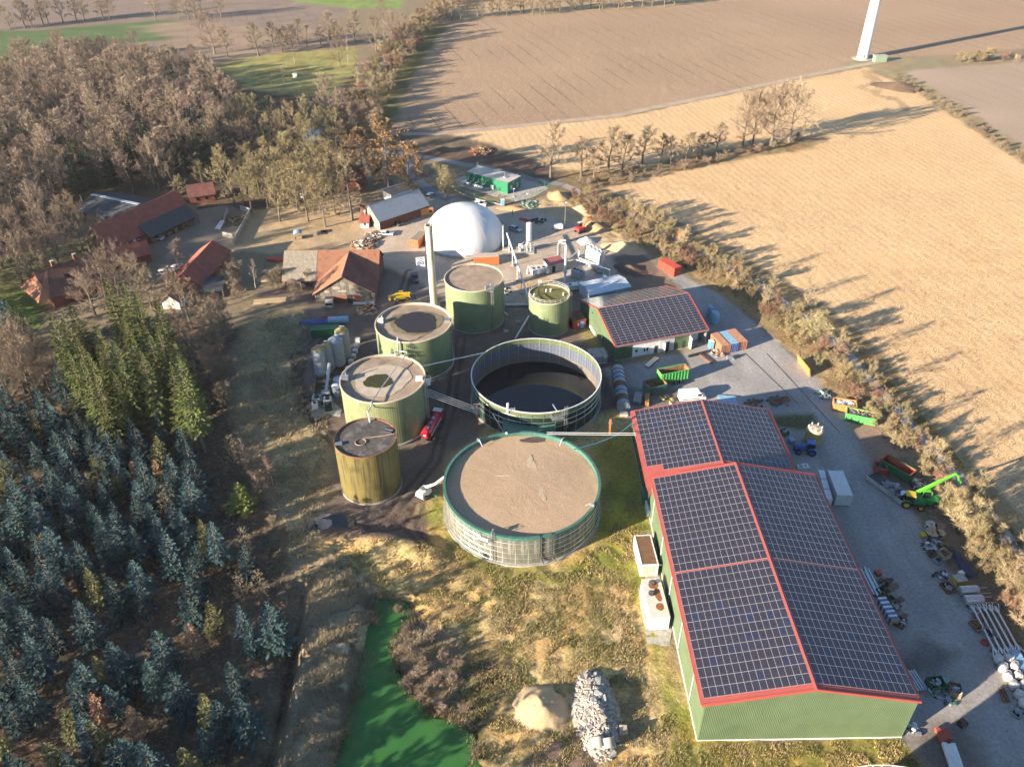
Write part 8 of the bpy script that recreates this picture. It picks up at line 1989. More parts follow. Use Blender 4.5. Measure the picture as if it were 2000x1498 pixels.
TR = {}
for i in range(5): TR['brown', i] = bare_tree(100 + i, 19, 6.0, .28, 16, 5, 5, 6, tw=T_brown, up=.4, w4=.10, tl=.9)
for i in range(4): TR['rosy', i] = bare_tree(120 + i, 18, 5.6, .3, 16, 5, 5, 6, tw=T_pink, up=.45, w4=.10, tl=.9)
for i in range(5): TR['olive', i] = bare_tree(140 + i, 18, 6.4, .2, 18, 5, 6, 6, tw=T_olive, up=.3, w4=.095, tl=.9)
for i in range(4): TR['oak', i] = bare_tree(160 + i, 19, 9.0, .16, 20, 6, 6, 7, tw=T_brown, up=.15, w4=.085, tl=1.0, trunk_r=.5)
for i in range(3): TR['row', i] = bare_tree(180 + i, 14, 4.6, .22, 15, 5, 5, 6, tw=T_row, up=.35, w4=.09, tl=.9, trunk_r=.32)
for i in range(3): TR['russet', i] = bare_tree(200 + i, 21, 8.0, .14, 22, 6, 6, 9, tw=T_russet, up=.2, leafy=True, w4=.09, trunk_r=.45)
for i in range(4): TR['young', i] = bare_tree(220 + i, 8, 3.0, .22, 14, 4, 4, 6, tw=T_tan, up=.55, w4=.035, tl=.6, bark=M_bark, trunk_r=.14)
for i in range(6): TR['bush', i] = bare_tree(240 + i, 4.0, 1.9, .08, 7, 3, 4, 7, tw=T_tan if i % 2 else T_olive, up=.75, w4=.04, tl=.55, stems=4, trunk_r=.05)
for i in range(3): TR['bush', 6 + i] = bare_tree(260 + i, 4.0, 1.9, .08, 7, 3, 4, 7, tw=T_shrub, up=.7, w4=.04, tl=.55, stems=4, trunk_r=.05)
for i in range(4): TR['scrub', i] = bare_tree(280 + i, 4.2, 2.0, .08, 7, 3, 4, 7, tw=T_brown, up=.7, w4=.045, tl=.6, stems=4, trunk_r=.05)
for i in range(2): TR['birch', i] = bare_tree(300 + i, 17, 3.2, .35, 15, 4, 4, 6, tw=T_birch, bark=M_barkpale, up=.7, w4=.045)
for i in range(2): TR['larch', i] = bare_tree(320 + i, 23, 5.0, .14, 30, 4, 3, 5, tw=T_larch, up=-.05, w4=.06, trunk_r=.42)
for i in range(6): TR['blue', i] = conifer(400 + i, 11, (2.3, 2.9, 2.6, 3.1, 2.2, 2.7)[i], (.2, .1, .26, .14, .3, .12)[i], (17, 16, 19, 17, 15, 20)[i], (9, 10, 8, 10, 9, 11)[i], N_blue, droop=(.25, .1, .35, .2, .05, .3)[i], lw=(.36, .42, .32, .4, .36, .34)[i], dens=(1, 1.1, 1, 1.2, .9, 1.2)[i], bare=(.0, .05, .12, .0, .18, .06)[i])
for i in range(3): TR['oliveblue', i] = conifer(420 + i, 10.5, 2.3, .22, 16, 9, N_olive, lw=.36)
for i in range(5): TR['green', i] = conifer(440 + i, 24, 3.7, .26, 30, 10, N_green, droop=.32, lw=.42, dens=.9)
for i in range(3): TR['dark', i] = conifer(460 + i, 19, 3.4, .2, 24, 10, N_dark, droop=.25, lw=.42, dens=.9)
for i in range(2): TR['rust', i] = conifer(480 + i, 10, 2.0, .3, 14, 8, N_rust, lw=.3, dens=.7)
for i in range(2): TR['deadlarch', i] = bare_tree(490 + i, 10, 1.9, .3, 26, 3, 3, 5, tw=T_dead, up=.1, w4=.03, tl=.4, trunk_r=.1)
for i in range(1): TR['pine', i] = conifer(500 + i, 7, 3.0, .05, 15, 12, N_pine, droop=-.3, lw=.5)
HT = dict(brown=19, rosy=18, olive=18, oak=19, row=14, russet=21, young=8, bush=4, scrub=4.2, birch=17, larch=23, blue=11, oliveblue=10.5, green=24, dark=19, rust=10, deadlarch=10, pine=7)
NV = {}
for k, i in TR: NV[k] = max(NV.get(k, 0), i + 1)
NM = dict(brown='woodland_tree', rosy='woodland_tree', olive='bare_tree', oak='bare_oak', row='field_tree', russet='oak_tree', young='young_tree', bush='bush', scrub='bush', birch='birch_tree', larch='larch_tree', blue='blue_spruce', oliveblue='spruce_tree', green='spruce_tree', dark='fir_tree', rust='dying_spruce', deadlarch='dead_larch', pine='pine_tree')
tq = random.Random(77)
def proj(p, z=0.0):
 c, s_ = math.cos(CAM_PITCH), math.sin(CAM_PITCH); dz = z - CAM_H; f_ = p[1] * c - dz * s_
 return 1000 + 1594.5 * p[0] / f_, 749 - 1594.5 * (p[1] * s_ + dz * c) / f_
def spot(p, h, xs, ys):
 """words for the place of a tree by bands across and up the picture"""
 u, v = proj(p, h * .6); a = [w for lim, w in xs if u < lim][0]; b = [w for lim, w in ys if v < lim][0]; return a, b
def sized(h, lo, hi): return 'small' if h < lo else 'tall' if h > hi else 'middling'
def tree(kind, p, label, group=None, h=None, wide=1.0, i=None):
 i = tq.randrange(NV[kind]) if i is None else i
 s = (h or HT[kind]) / HT[kind]
 t = thing(NM[kind], label, 'bush' if kind in ('bush', 'scrub') else 'tree', (p[0], p[1], hz(p)), tq.random() * 6.28, group); t.scale = (s * wide, s * wide, s)
 place('stems' if kind in ('bush', 'scrub') else 'trunk', TR[kind, i][0], t); place('twigs' if kind in ('bush', 'scrub') else 'crown', TR[kind, i][1], t)
 return t
def top(px, py, h):          # ground point of a tree of height h whose tip is seen there
 return g(px, py, h)
def scatter(poly, space, n, seed, avoid=()):
 q = random.Random(seed); P = np.array(poly); out = []; tries = 0
 bx0, by0, bx1, by1 = P[:, 0].min(), P[:, 1].min(), P[:, 0].max(), P[:, 1].max()
 C = []
 for _ in range(n * 30): C.append((q.uniform(bx0, bx1), q.uniform(by0, by1)))
 A = np.array(C); ins = sdf(poly, A[:, 0], A[:, 1]) > 0
 for c, k in zip(C, ins):
  if not k: continue
  if any((c[0] - o[0]) ** 2 + (c[1] - o[1]) ** 2 < space * space for o in out): continue
  if any((c[0] - a[0]) ** 2 + (c[1] - a[1]) ** 2 < a[2] ** 2 for a in avoid): continue
  out.append(c)
  if len(out) >= n: break
 return out
FARM = [(-117, 241, 19), (-132, 258, 17), (-125, 206, 15), (-90, 214, 12), (-114, 223, 9), (-97, 246, 12), (-100, 262, 6)]

# the wood beyond the farm
W1 = G([(-260, 250), (-60, 200), (30, 175), (120, 150), (210, 150), (330, 170), (430, 190), (470, 240), (420, 330), (335, 385), (300, 395), (170, 372), (120, 410), (60, 480), (-10, 560), (-260, 700)])
for k, p in enumerate(scatter(W1, 7.2, 260, 11, FARM)):
 far = p[1] > 300
 kind = 'rosy' if (far and k % 3) or k % 5 == 0 else 'brown'
 h = tq.uniform(14, 20); a, b = spot(p, h, ((60, 'at the left edge'), (140, 'left of its middle'), (220, 'in its middle'), (310, 'right of its middle'), (9999, 'at its right end')), ((165, 'along the far edge'), (205, 'in the far third'), (250, 'in the middle depth'), (310, 'towards the farm'), (9999, 'right behind the farm')))
 tree(kind, p, '%s bare %s tree of the far wood, %s, %s' % (sized(h, 16, 18), 'rosy-brown' if kind == 'rosy' else 'grey-brown', b, a), 'bare trees of the wood beyond the farm', h, 1.1)
for k, (x, y) in enumerate(((345, 150), (365, 180), (385, 190), (360, 205), (335, 212), (310, 235), (285, 245), (250, 262), (225, 270), (200, 285), (160, 290), (130, 300), (395, 235), (375, 250), (340, 250), (333, 133), (410, 168), (391, 207), (343, 189), (300, 205), (266, 224), (214, 224), (105, 259), (133, 266), (14, 238), (165, 126), (417, 130), (320, 215), (0, 250), (-30, 265), (355, 225), (190, 262), (240, 250))):
 tree('dark', top(x, y, 17), 'dark green fir in the far wood, %s, %s' % spot(top(x, y, 17), 17, ((60, 'left edge'), (150, 'left part'), (230, 'middle'), (300, 'right of middle'), (360, 'right part'), (9999, 'right end')), ((170, 'far edge'), (200, 'far third'), (230, 'upper middle'), (260, 'middle depth'), (290, 'lower middle'), (9999, 'towards the farm'))), 'firs in the far wood', 17, 1.15)
tree('blue', top(371, 208, 18), 'single pale blue spruce standing out in the far wood', h=18, wide=.9)
for x, y, h in ((35, 85, 15), (105, 68, 15), (165, 72, 12), (195, 74, 11), (255, 66, 12), (28, 92, 14), (135, 80, 11), (225, 82, 11)): tree('oak', top(x, y, h), 'rounded bare crown on the far edge of the wood', 'rounded crowns at the far wood edge', h, .9)
# olive crowns round the paddock
for k, (x, y) in enumerate(((438, 305), (455, 300), (490, 282), (518, 262), (554, 262), (575, 258), (596, 278), (630, 272), (652, 282), (470, 315), (505, 305), (540, 300), (565, 310), (610, 310), (640, 318), (530, 330), (585, 330), (620, 340))):
 tree('olive', top(x, y, 18), 'sunlit olive-brown bare tree behind the sandy paddock, %s, %s' % spot(top(x, y, 18), 18, ((470, 'left end'), (530, 'left half'), (590, 'right half'), (9999, 'right end')), ((315, 'rear'), (340, 'middle line'), (9999, 'front line'))), 'olive bare trees behind the paddock', tq.uniform(16, 19))
for k, (x, y) in enumerate(((435, 197), (466, 187), (490, 197), (526, 187), (420, 218), (508, 225), (560, 198), (590, 190), (640, 162), (617, 211), (648, 212), (540, 225), (470, 230), (660, 235), (580, 225), (600, 245))):
 tree('oak' if k % 4 == 0 else 'olive', top(x, y, 16), 'bare olive-brown tree between far wood and lane, %s, %s' % spot(top(x, y, 16), 16, ((460, 'left end'), (520, 'left half'), (590, 'right half'), (9999, 'next to the lane')), ((225, 'far side'), (250, 'middle'), (9999, 'near side'))), 'bare trees between wood and lane', tq.uniform(14, 17))
for x, y, h in ((385, 318, 9), (340, 348, 8)): tree('olive', top(x, y, h), ('taller' if h == 9 else 'lower') + ' small golden bare tree behind the red barn roof', h=h, wide=1.3)
tree('oak', top(288, 280, 17), 'gnarled pale oak rising behind the red barn', h=17, wide=.7)
for k, (x, y, h) in enumerate(((700, 262, 19), (748, 250, 22), (792, 288, 17))): tree('russet', top(x, y, h), ('left', 'tallest middle', 'right')[k] + ' of three oaks still holding russet leaves', h=h, wide=1.0, i=k)
tree('larch', g(688, 430), 'tall bare larch with level branches in the paddock', h=23, i=0)
tree('bush', g(873, 383), 'big olive bush at the corner of the compressor pad', h=9.5, i=1); tree('young', g(873, 385), 'slim multi-stemmed tree growing through the olive bush', h=10)
for x, y, h in ((130, 395, 18), (75, 385, 19), (85, 440, 17), (20, 420, 18), (55, 470, 15), (10, 470, 16)): tree('oak', top(x, y, h), 'large bare sunlit tree left of the farm, %s, %s' % spot(top(x, y, h), h, ((30, 'at the edge'), (70, 'a little in'), (100, 'farther in'), (9999, 'next to the barn')), ((440, 'rear'), (475, 'middle'), (9999, 'front'))), 'large bare trees left of the farm', h, .75)
for x, y, h in ((205, 490, 14), (180, 505, 13), (240, 515, 13), (275, 530, 11), (160, 540, 12)): tree('oak', top(x, y, h), 'broad bare crown hiding the farm roofs, %s' % {205: 'highest', 180: 'second from left', 240: 'right of the middle', 275: 'rightmost', 160: 'lowest left'}[x], 'broad crowns in front of the farm roofs', h, .95)
for x, y, h in ((335, 475, 13), (345, 530, 17), (380, 570, 12), (395, 600, 15), (350, 620, 14), (420, 590, 12)): tree('brown', top(x, y, h), 'slender bare tree above the firs, %s, %s' % spot(top(x, y, h), h, ((345, 'left'), (375, 'middle'), (400, 'right of middle'), (9999, 'right')), ((540, 'rear'), (600, 'second line'), (640, 'third line'), (9999, 'front'))), 'bare trees above the firs', h)
tree('birch', top(488, 508, 9), 'small white-stemmed tree left of the old barn', h=9)
for x, y, h in ((455, 560, 8), (470, 590, 7), (545, 560, 7), (590, 545, 7), (430, 630, 9), (440, 670, 8), (420, 700, 9), (410, 740, 9), (430, 730, 8), (445, 770, 9), (420, 790, 8), (605, 560, 6), (575, 575, 5)): tree('scrub', g(x, y), 'thicket bush on the shaded bank below the old barn, %s, %s' % spot(g(x, y), 3, ((425, 'leftmost'), (440, 'left'), (480, 'middle'), (580, 'right'), (9999, 'rightmost')), ((570, 'top'), (620, 'upper'), (690, 'middle height'), (740, 'lower'), (9999, 'lowest'))), 'thicket below the old barn', h * .8, 1.1)
for x, y, h in ((0, 640, 16), (20, 655, 16), (45, 650, 15), (60, 670, 14), (-20, 690, 16), (25, 690, 14), (5, 660, 15)): tree('oak', top(x, y, h), 'pale bare tree above the spruces, %s, %s' % spot(top(x, y, h), h, ((5, 'cut by the left edge'), (25, 'at the left edge'), (50, 'a little in'), (9999, 'farthest in')), ((690, 'rear'), (720, 'middle'), (9999, 'front'))), 'pale bare trees at the left edge', h, .7)

# spruces
for k, (x, y) in enumerate(((207, 553), (240, 556), (264, 574), (300, 574), (114, 601), (99, 619), (135, 589), (195, 655), (162, 667), (222, 673), (273, 688), (255, 658), (319, 649), (340, 670), (327, 697), (300, 619), (180, 620), (232, 600), (140, 640), (120, 660), (150, 690), (210, 700), (175, 715), (285, 640))):
 tree('green', top(x, y, 23), 'tall yellow-green spruce below the farmhouse, %s, %s' % spot(top(x, y, 23), 23, ((130, 'leftmost'), (180, 'left of the middle'), (235, 'in the middle'), (290, 'right of the middle'), (9999, 'rightmost')), ((640, 'rear line'), (690, 'second line'), (730, 'third line'), (9999, 'front line'))), 'tall green spruces', tq.uniform(20, 24.5))
tree('green', g(400, 882), 'tall spruce with long bare trunk at the plantation edge', h=24.5, wide=1.05)
tree('dark', top(8, 585, 15), 'dark fir at the left edge beside the lawn', h=15); tree('dark', top(25, 600, 14), 'lower dark fir beside the lawn', h=14)
BL = [(102, 718), (120, 757), (153, 757), (42, 787), (189, 796), (222, 796), (300, 802), (75, 811), (129, 820), (162, 826), (48, 838), (204, 844), (228, 850), (348, 838), (303, 853), (111, 868), (60, 865), (186, 865), (30, 826), (39, 904), (117, 877), (375, 901), (360, 901), (222, 925), (261, 940), (105, 928), (192, 943), (60, 976), (84, 949), (330, 979), (120, 980),
 (10, 1036), (40, 1006), (70, 1003), (130, 1006), (186, 1003), (213, 1003), (143, 1056), (196, 1043), (316, 1036), (349, 1000), (389, 1016), (409, 1020), (379, 1060), (366, 1090), (359, 1126), (472, 1063), (256, 1096), (126, 1090), (80, 1106), (166, 1110), (66, 1140), (209, 1130), (266, 1140), (146, 1173), (13, 1160), (36, 1186), (83, 1206), (366, 1173), (405, 1176), (462, 1183), (518, 1176), (479, 1213), (46, 1239), (7, 1276), (302, 1236), (213, 1260), (146, 1290), (183, 1283), (283, 1290), (332, 1316), (33, 1326), (133, 1326), (206, 1340), (445, 1296), (465, 1366), (386, 1419), (352, 1462), (272, 1449), (213, 1456), (86, 1452), (10, 1373), (10, 1472), (232, 1446), (392, 1356), (419, 1370), (120, 1386), (150, 1396), (173, 1410), (120, 1470), (-20, 1200), (-30, 1320), (-25, 1420), (330, 1500), (420, 1500), (180, 1510), (270, 1520), (60, 1520)]
ROWN = 'blue spruces of the plantation'
def plant(kind, p, h):
 a, b = spot(p, h, ((70, 'at the left edge'), (170, 'a little in from the left edge'), (270, 'in the middle strip'), (370, 'in the strip right of the middle'), (9999, 'on the ditch side')), ((860, 'just below the green spruces'), (960, 'in the upper plantation'), (1080, 'level with the round pine'), (1200, 'above the clearing'), (1310, 'below the clearing'), (1400, 'near the lower edge'), (9999, 'at the lower edge')))
 tree(kind, p, '%s %s spruce %s, %s' % (sized(h, 9.7, 11), 'blue-grey' if kind == 'blue' else 'olive-tinged', b, a), ROWN, h, tq.uniform(.85, 1.2))
for k, (x, y) in enumerate(BL):
 kind = 'oliveblue' if k % 9 == 5 or (k > 78 and k % 4 == 0) else 'blue'; h = tq.uniform(7.5, 11.8)
 plant(kind, top(x, y, h), h)
EX = [top(x, y, 10.5) + (3.3,) for x, y in BL]
for k, p in enumerate(scatter(G([(0, 850), (130, 830), (330, 880), (420, 960), (400, 1060), (300, 1100), (180, 1180), (0, 1300)]), 3.2, 70, 41, EX)): plant('blue' if k % 7 else 'oliveblue', p, tq.uniform(8.5, 12.5))
for x, y in ((366, 1220), (249, 1380), (255, 901), (300, 900), (176, 1356)): tree('rust', top(x, y, 9), 'reddish dying spruce among the blue ones', 'dying spruces', 9)
for x, y, h in ((462, 1120, 9), (498, 1113, 9), (313, 962, 9), (325, 937, 9), (163, 925, 9), (445, 850, 9), (470, 1032, 9), (73, 1046, 8), (90, 1030, 8), (455, 855, 8)): tree('deadlarch', top(x, y, h), 'bare straw-coloured larch among the spruces', 'bare larches in the plantation', h)
tree('pine', g(478, 1000), 'round bright green pine at the plantation corner', h=7.5); tree('birch', top(520, 890, 8), 'small rosy birch above the round green pine', h=8); tree('birch', top(470, 855, 8), 'small rosy birch beside the bare larch', h=8)
for x, y, h in ((500, 930, 5), (530, 940, 5), (540, 1030, 3), (555, 1060, 3), (515, 960, 5), (545, 1250, 2.6), (535, 1260, 2.4), (440, 770, 7), (445, 800, 6)): tree('scrub', g(x, y), '%s bare shrub on the plantation edge, %s' % (sized(h, 3.5, 5.5), ('left of the pine', 'by the ditch')[x > 535] + (', upper', ', middle', ', lower')[(y > 820) + (y > 1100)]), 'shrubs on the plantation edge', h)
# the plantation and the wood go on to the left and below, out of the picture
low = conifer(900, 14, 3.0, .12, 15, 7, N_blue, lw=.7, dens=.45)
def mass(name, label, spots, h0, h1):
 V = []; F = []; off = 0; src = []
 for me_ in low:
  a = np.empty(len(me_.vertices) * 3); me_.vertices.foreach_get('co', a); src.append((a.reshape(-1, 3), [tuple(p_.vertices) for p_ in me_.polygons]))
 for p in spots:
  s_ = tq.uniform(h0, h1) / 14; az = tq.random() * 6.28; c, n_ = math.cos(az) * s_, math.sin(az) * s_
  for a, f in src:
   V.append(np.stack([a[:, 0] * c - a[:, 1] * n_ + p[0], a[:, 0] * n_ + a[:, 1] * c + p[1], a[:, 2] * s_], 1)); F += [tuple(q_ + off for q_ in k) for k in f]; off += len(a)
 me_ = bpy.data.meshes.new(name); me_.from_pydata(np.concatenate(V).tolist(), [], F); me_.materials.append(N_blue); o = bpy.data.objects.new(name, me_); COL.objects.link(o); tag(o, label, 'trees', kind='stuff')
mass('forest', 'dense mass of spruces beyond the left and lower edges', scatter([(-175, 20), (-84, 20), (-84, 62), (-100, 100), (-116, 150), (-128, 185), (-175, 200)], 5.6, 105, 5) + scatter([(-84, 8), (-44, 6), (-36, 40), (-50, 54), (-84, 56)], 4.6, 46, 6) + scatter([(-215, 205), (-158, 205), (-152, 300), (-215, 300)], 9, 30, 8), 13, 17)

# reeds island bushes by the pond
for x, y, h in ((800, 1280, 2.4), (815, 1320, 2.4), (830, 1300, 2.2), (850, 1340, 2.4), (820, 1360, 2.2), (870, 1290, 2.0), (790, 1235, 1.8), (835, 1255, 2.2), (880, 1330, 2.0), (860, 1385, 1.8), (905, 1390, 1.6), (780, 1190, 1.6), (800, 1340, 2.2), (895, 1300, 1.6)): tree('scrub', g(x, y), 'low grey-brown bush on the pond spit, %s, %s' % spot(g(x, y), 1, ((800, 'at the water'), (830, 'left of its middle'), (865, 'right of its middle'), (9999, 'on the dry side')), ((1240, 'at the head'), (1290, 'upper part'), (1330, 'middle'), (1360, 'lower part'), (9999, 'at the foot'))), 'bushes on the pond spit', h, 1.4)
for x, y, h in ((805, 1158, 1.6), (740, 1165, 1.2)): tree('bush', g(x, y), 'tuft of tall dry reed at the pond head', 'reed tufts at the pond head', h, 1.2, i=0)

# hedge east of the yard
def along(p):
 u, v = proj(p); side = 'on the lane side' if u - 1300 > (v - 505) * .98 - max(0, v - 700) * .18 else 'on the yard side'
 for lim, w in ((410, 'behind the sand heaps'), (435, 'beside the spoil ridge'), (465, 'at the end of the spoil ridge'), (500, 'above the red container'), (540, 'beyond the red container'), (580, 'across the road from the north hall'), (630, 'across from the orange containers'), (680, 'above the rust-orange shutter'), (740, 'behind the rust-orange shutter'), (800, 'behind the orange skip'), (860, 'behind the green skip'), (920, 'behind the long green skip'), (980, 'at the telehandler boom'), (1040, 'behind the telehandler'), (1100, 'behind the cable reels'), (1160, 'behind the tarpaulin'), (1230, 'behind the steel vessels'), (1300, 'behind the steel beams'), (9999, 'beyond the bulk bags')):
  if v < lim: return w + ' ' + side
HP = G([(1110, 378), (1160, 385), (1240, 425), (1330, 472), (1400, 512), (1480, 562), (1560, 622), (1640, 690), (1690, 755), (1770, 840), (1860, 945), (1945, 1055), (2010, 1150), (2120, 1310), (2120, 1500), (2030, 1340), (1985, 1250), (1930, 1160), (1880, 1080), (1840, 1000), (1790, 930), (1735, 870), (1690, 820), (1620, 740), (1555, 675), (1480, 612), (1390, 555), (1330, 520), (1275, 495), (1200, 455), (1140, 415)])
for k, p in enumerate(scatter(HP, 2.9, 210, 21, [(46, 196, 6), (66, 154, 5), (68, 146, 7), (73, 133, 8), (77, 126, 7)])):
 near = p[1] < 125
 h = tq.uniform(2.4, 4.4) * (1.15 if near else 1); tree('bush', p, '%s leafless hedge bush %s' % (sized(h, 3.0, 3.9), along(p)), 'hedge bushes east of the yard', h, tq.uniform(.9, 1.25))
BIG = [(1240, 432, 7), (1280, 452, 7), (1300, 470, 6), (1330, 488, 6.5), (1385, 520, 6), (1450, 565, 6), (1545, 640, 6.5), (1575, 660, 7), (1600, 672, 7), (1640, 742, 5), (1765, 880, 5.5), (1850, 1000, 6), (1870, 1040, 6.5), (1900, 1080, 6.5), (1935, 1120, 6.5), (1960, 1160, 7), (1990, 1190, 7), (2000, 1230, 7), (1985, 1150, 6.5), (1915, 1050, 6), (1220, 425, 6), (1260, 440, 6)]
for x, y, h in BIG: tree('bush', g(x, y), 'large spreading golden bush ' + along(g(x, y)), 'tall golden hedge bushes', h, 1.0, i=tq.randrange(6))
YT = [(1440, 551, 'first'), (1499, 602, 'second'), (1568, 632, 'third'), (1636, 708, 'fourth'), (1689, 768, 'fifth'), (1750, 838, 'sixth'), (1817, 921, 'seventh'), (1895, 992, 'eighth'), (1985, 1104, 'ninth')]
for x, y, n in YT: tree('young', g(x, y), '%s young lane tree counted from the red container along the hedge' % n, 'young trees along the lane', tq.uniform(7.5, 9))
# row in the stubble
RW = [(1136, 345, 14), (1186, 340, 16), (1216, 335, 13), (1253, 325, 14), (1290, 318, 10), (1311, 320, 10), (1340, 318, 11), (1362, 310, 9), (1372, 305, 9), (1397, 300, 11), (1160, 348, 10)]
for k, (x, y, h) in enumerate(RW): tree('row', g(x, y), ('second', 'fourth and tallest', 'fifth', 'sixth', 'seventh', 'eighth', 'ninth', 'tenth', 'eleventh', 'last', 'third')[k] + ' bare tree of the row across the stubble, counted from the sand heaps', 'tree row across the stubble', h, 1.35)
tree('row', g(1074, 352), 'tall lone bare tree on the sand heap behind the compressor building', h=19, wide=1.1)
for k, (x, y, h, w) in enumerate(((1450, 285, 18, .8), (1471, 280, 18, .75), (1507, 284, 20, .95), (1541, 278, 21, 1.1))): tree('oak', g(x, y), ('leftmost', 'second', 'third', 'largest, rightmost')[k] + ' bare oak of the group at the end of the stubble row', h=h, wide=w, i=k)
for k, p in enumerate(scatter(G([(1090, 372), (1200, 345), (1330, 322), (1480, 288), (1565, 272), (1560, 286), (1440, 308), (1330, 335), (1210, 365)]), 3.4, 46, 23)): tree('scrub', p, 'brown undergrowth bush of the stubble row, %s, %s' % spot(p, 2, ((1160, 'at its near end'), (1220, 'past the first trees'), (1280, 'before its middle'), (1340, 'at its middle'), (1400, 'past its middle'), (1460, 'below the first oaks'), (1520, 'below the large oaks'), (9999, 'at its far tip')), ((290, 'far line'), (315, 'upper line'), (335, 'middle line'), (9999, 'near line'))), 'undergrowth of the stubble row', tq.uniform(1.6, 3.0), 1.4)
# hedge along the lane
LP = G([(660, 285), (672, 225), (705, 165), (750, 105), (805, 55), (860, 5), (905, -40), (930, -40), (885, 20), (838, 70), (795, 125), (765, 175), (745, 235), (725, 290)])
for k, p in enumerate(scatter(LP, 4.6, 110, 27)):
 tree('bush' if k % 3 else 'scrub', p, '%s hedge bush %s by the far lane, %s' % (('tan', 'brown')[k % 3 == 0], *spot(p, 5, ((700, 'on the wood side'), (760, 'in the lower stretch'), (810, 'in the middle stretch'), (9999, 'in the upper stretch')), ((40, 'at the far end'), (80, 'beside the middle tree row'), (130, 'beside the meadow'), (180, 'past the meadow'), (230, 'by the bare wood'), (9999, 'at the near end')))), 'hedge along the far lane', tq.uniform(4.5, 8), 1.2)
for k, (x, y, h) in enumerate(((735, 80, 17), (765, 70, 16), (790, 60, 14), (700, 150, 15), (745, 30, 15), (680, 100, 16), (665, 110, 15))): tree('birch' if k in (3, 5) else 'oak', g(x, y + 22), 'bare tree standing in the lane hedge', 'bare trees in the lane hedge', h, .7)
# rows on the far fields
FR = [(49, 56), (62, 53), (84, 49), (95, 47), (123, 45), (151, 42), (166, 42), (203, 40), (215, 40), (305, 41), (350, 39), (433, 36), (370, 40), (385, 38), (-15, 60), (-40, 64), (20, 60)]
for x, y in FR: tree('row', g(x, y), 'bare tree in the far row across the top left fields', 'far row at top left', tq.uniform(13, 17), 1.05)
FM = [(445, 112, 14), (505, 110, 16), (535, 92, 12), (552, 102, 11), (571, 102, 13), (584, 88, 13), (628, 94, 11), (645, 88, 16), (692, 82, 15), (383, 124, 9), (375, 120, 8), (600, 92, 11), (655, 90, 12), (668, 92, 10), (560, 90, 10)]
for x, y, h in FM: tree('row', g(x, y), 'bare tree in the middle row beyond the meadow', 'middle row beyond the meadow', h, 1.2)
tree('oak', g(420, 106), 'great bare oak at the end of the meadow row', h=20, wide=.95)
for k in range(34):
 x = 858 + k * 14 + tq.uniform(-6, 6); y = 40 - (x - 858) * .066 + tq.uniform(-3, 3)
 tree('birch' if x < 950 and k % 2 else 'row', g(x, y), '%s bare tree of the row closing the ploughland at the top, %s' % (('pale', 'tan')[k % 2], ('at its left end', 'left of its middle', 'near its middle', 'right of its middle', 'in its right part', 'at its right end')[k * 6 // 34]), 'row at the top of the ploughland', tq.uniform(9, 16), 1.1)
for x, y, h in ((1875, 122, 4.5), (1905, 121, 5), (1930, 120, 6), (1960, 120, 4), (1890, 123, 3.5), (1915, 122, 4)): tree('bush', g(x, y), 'pale bush at the far field corner near the hide', 'bushes near the hide', h, 1.5)
for k, p in enumerate(scatter(G([(1755, 150), (1850, 205), (2010, 315), (2010, 335), (1840, 215), (1745, 160)]), 3.5, 40, 29)): tree('scrub', p, 'low brown bush along the right field fence, %s' % spot(p, 1, ((1800, 'by the muck heap'), (1850, 'past the muck heap'), (1900, 'before the oak shadow'), (1950, 'beyond the oak shadow'), (9999, 'at the right edge')), ((9999, ''),))[0], 'bushes along the right field fence', tq.uniform(1.2, 2.4), 1.4)
for x, y, h in ((500, 150, 6), (560, 130, 5), (575, 125, 9), (590, 170, 4), (530, 165, 5), (555, 163, 9)): tree('birch', g(x, y), 'small pale birch on the far meadow', 'birches on the far meadow', h)

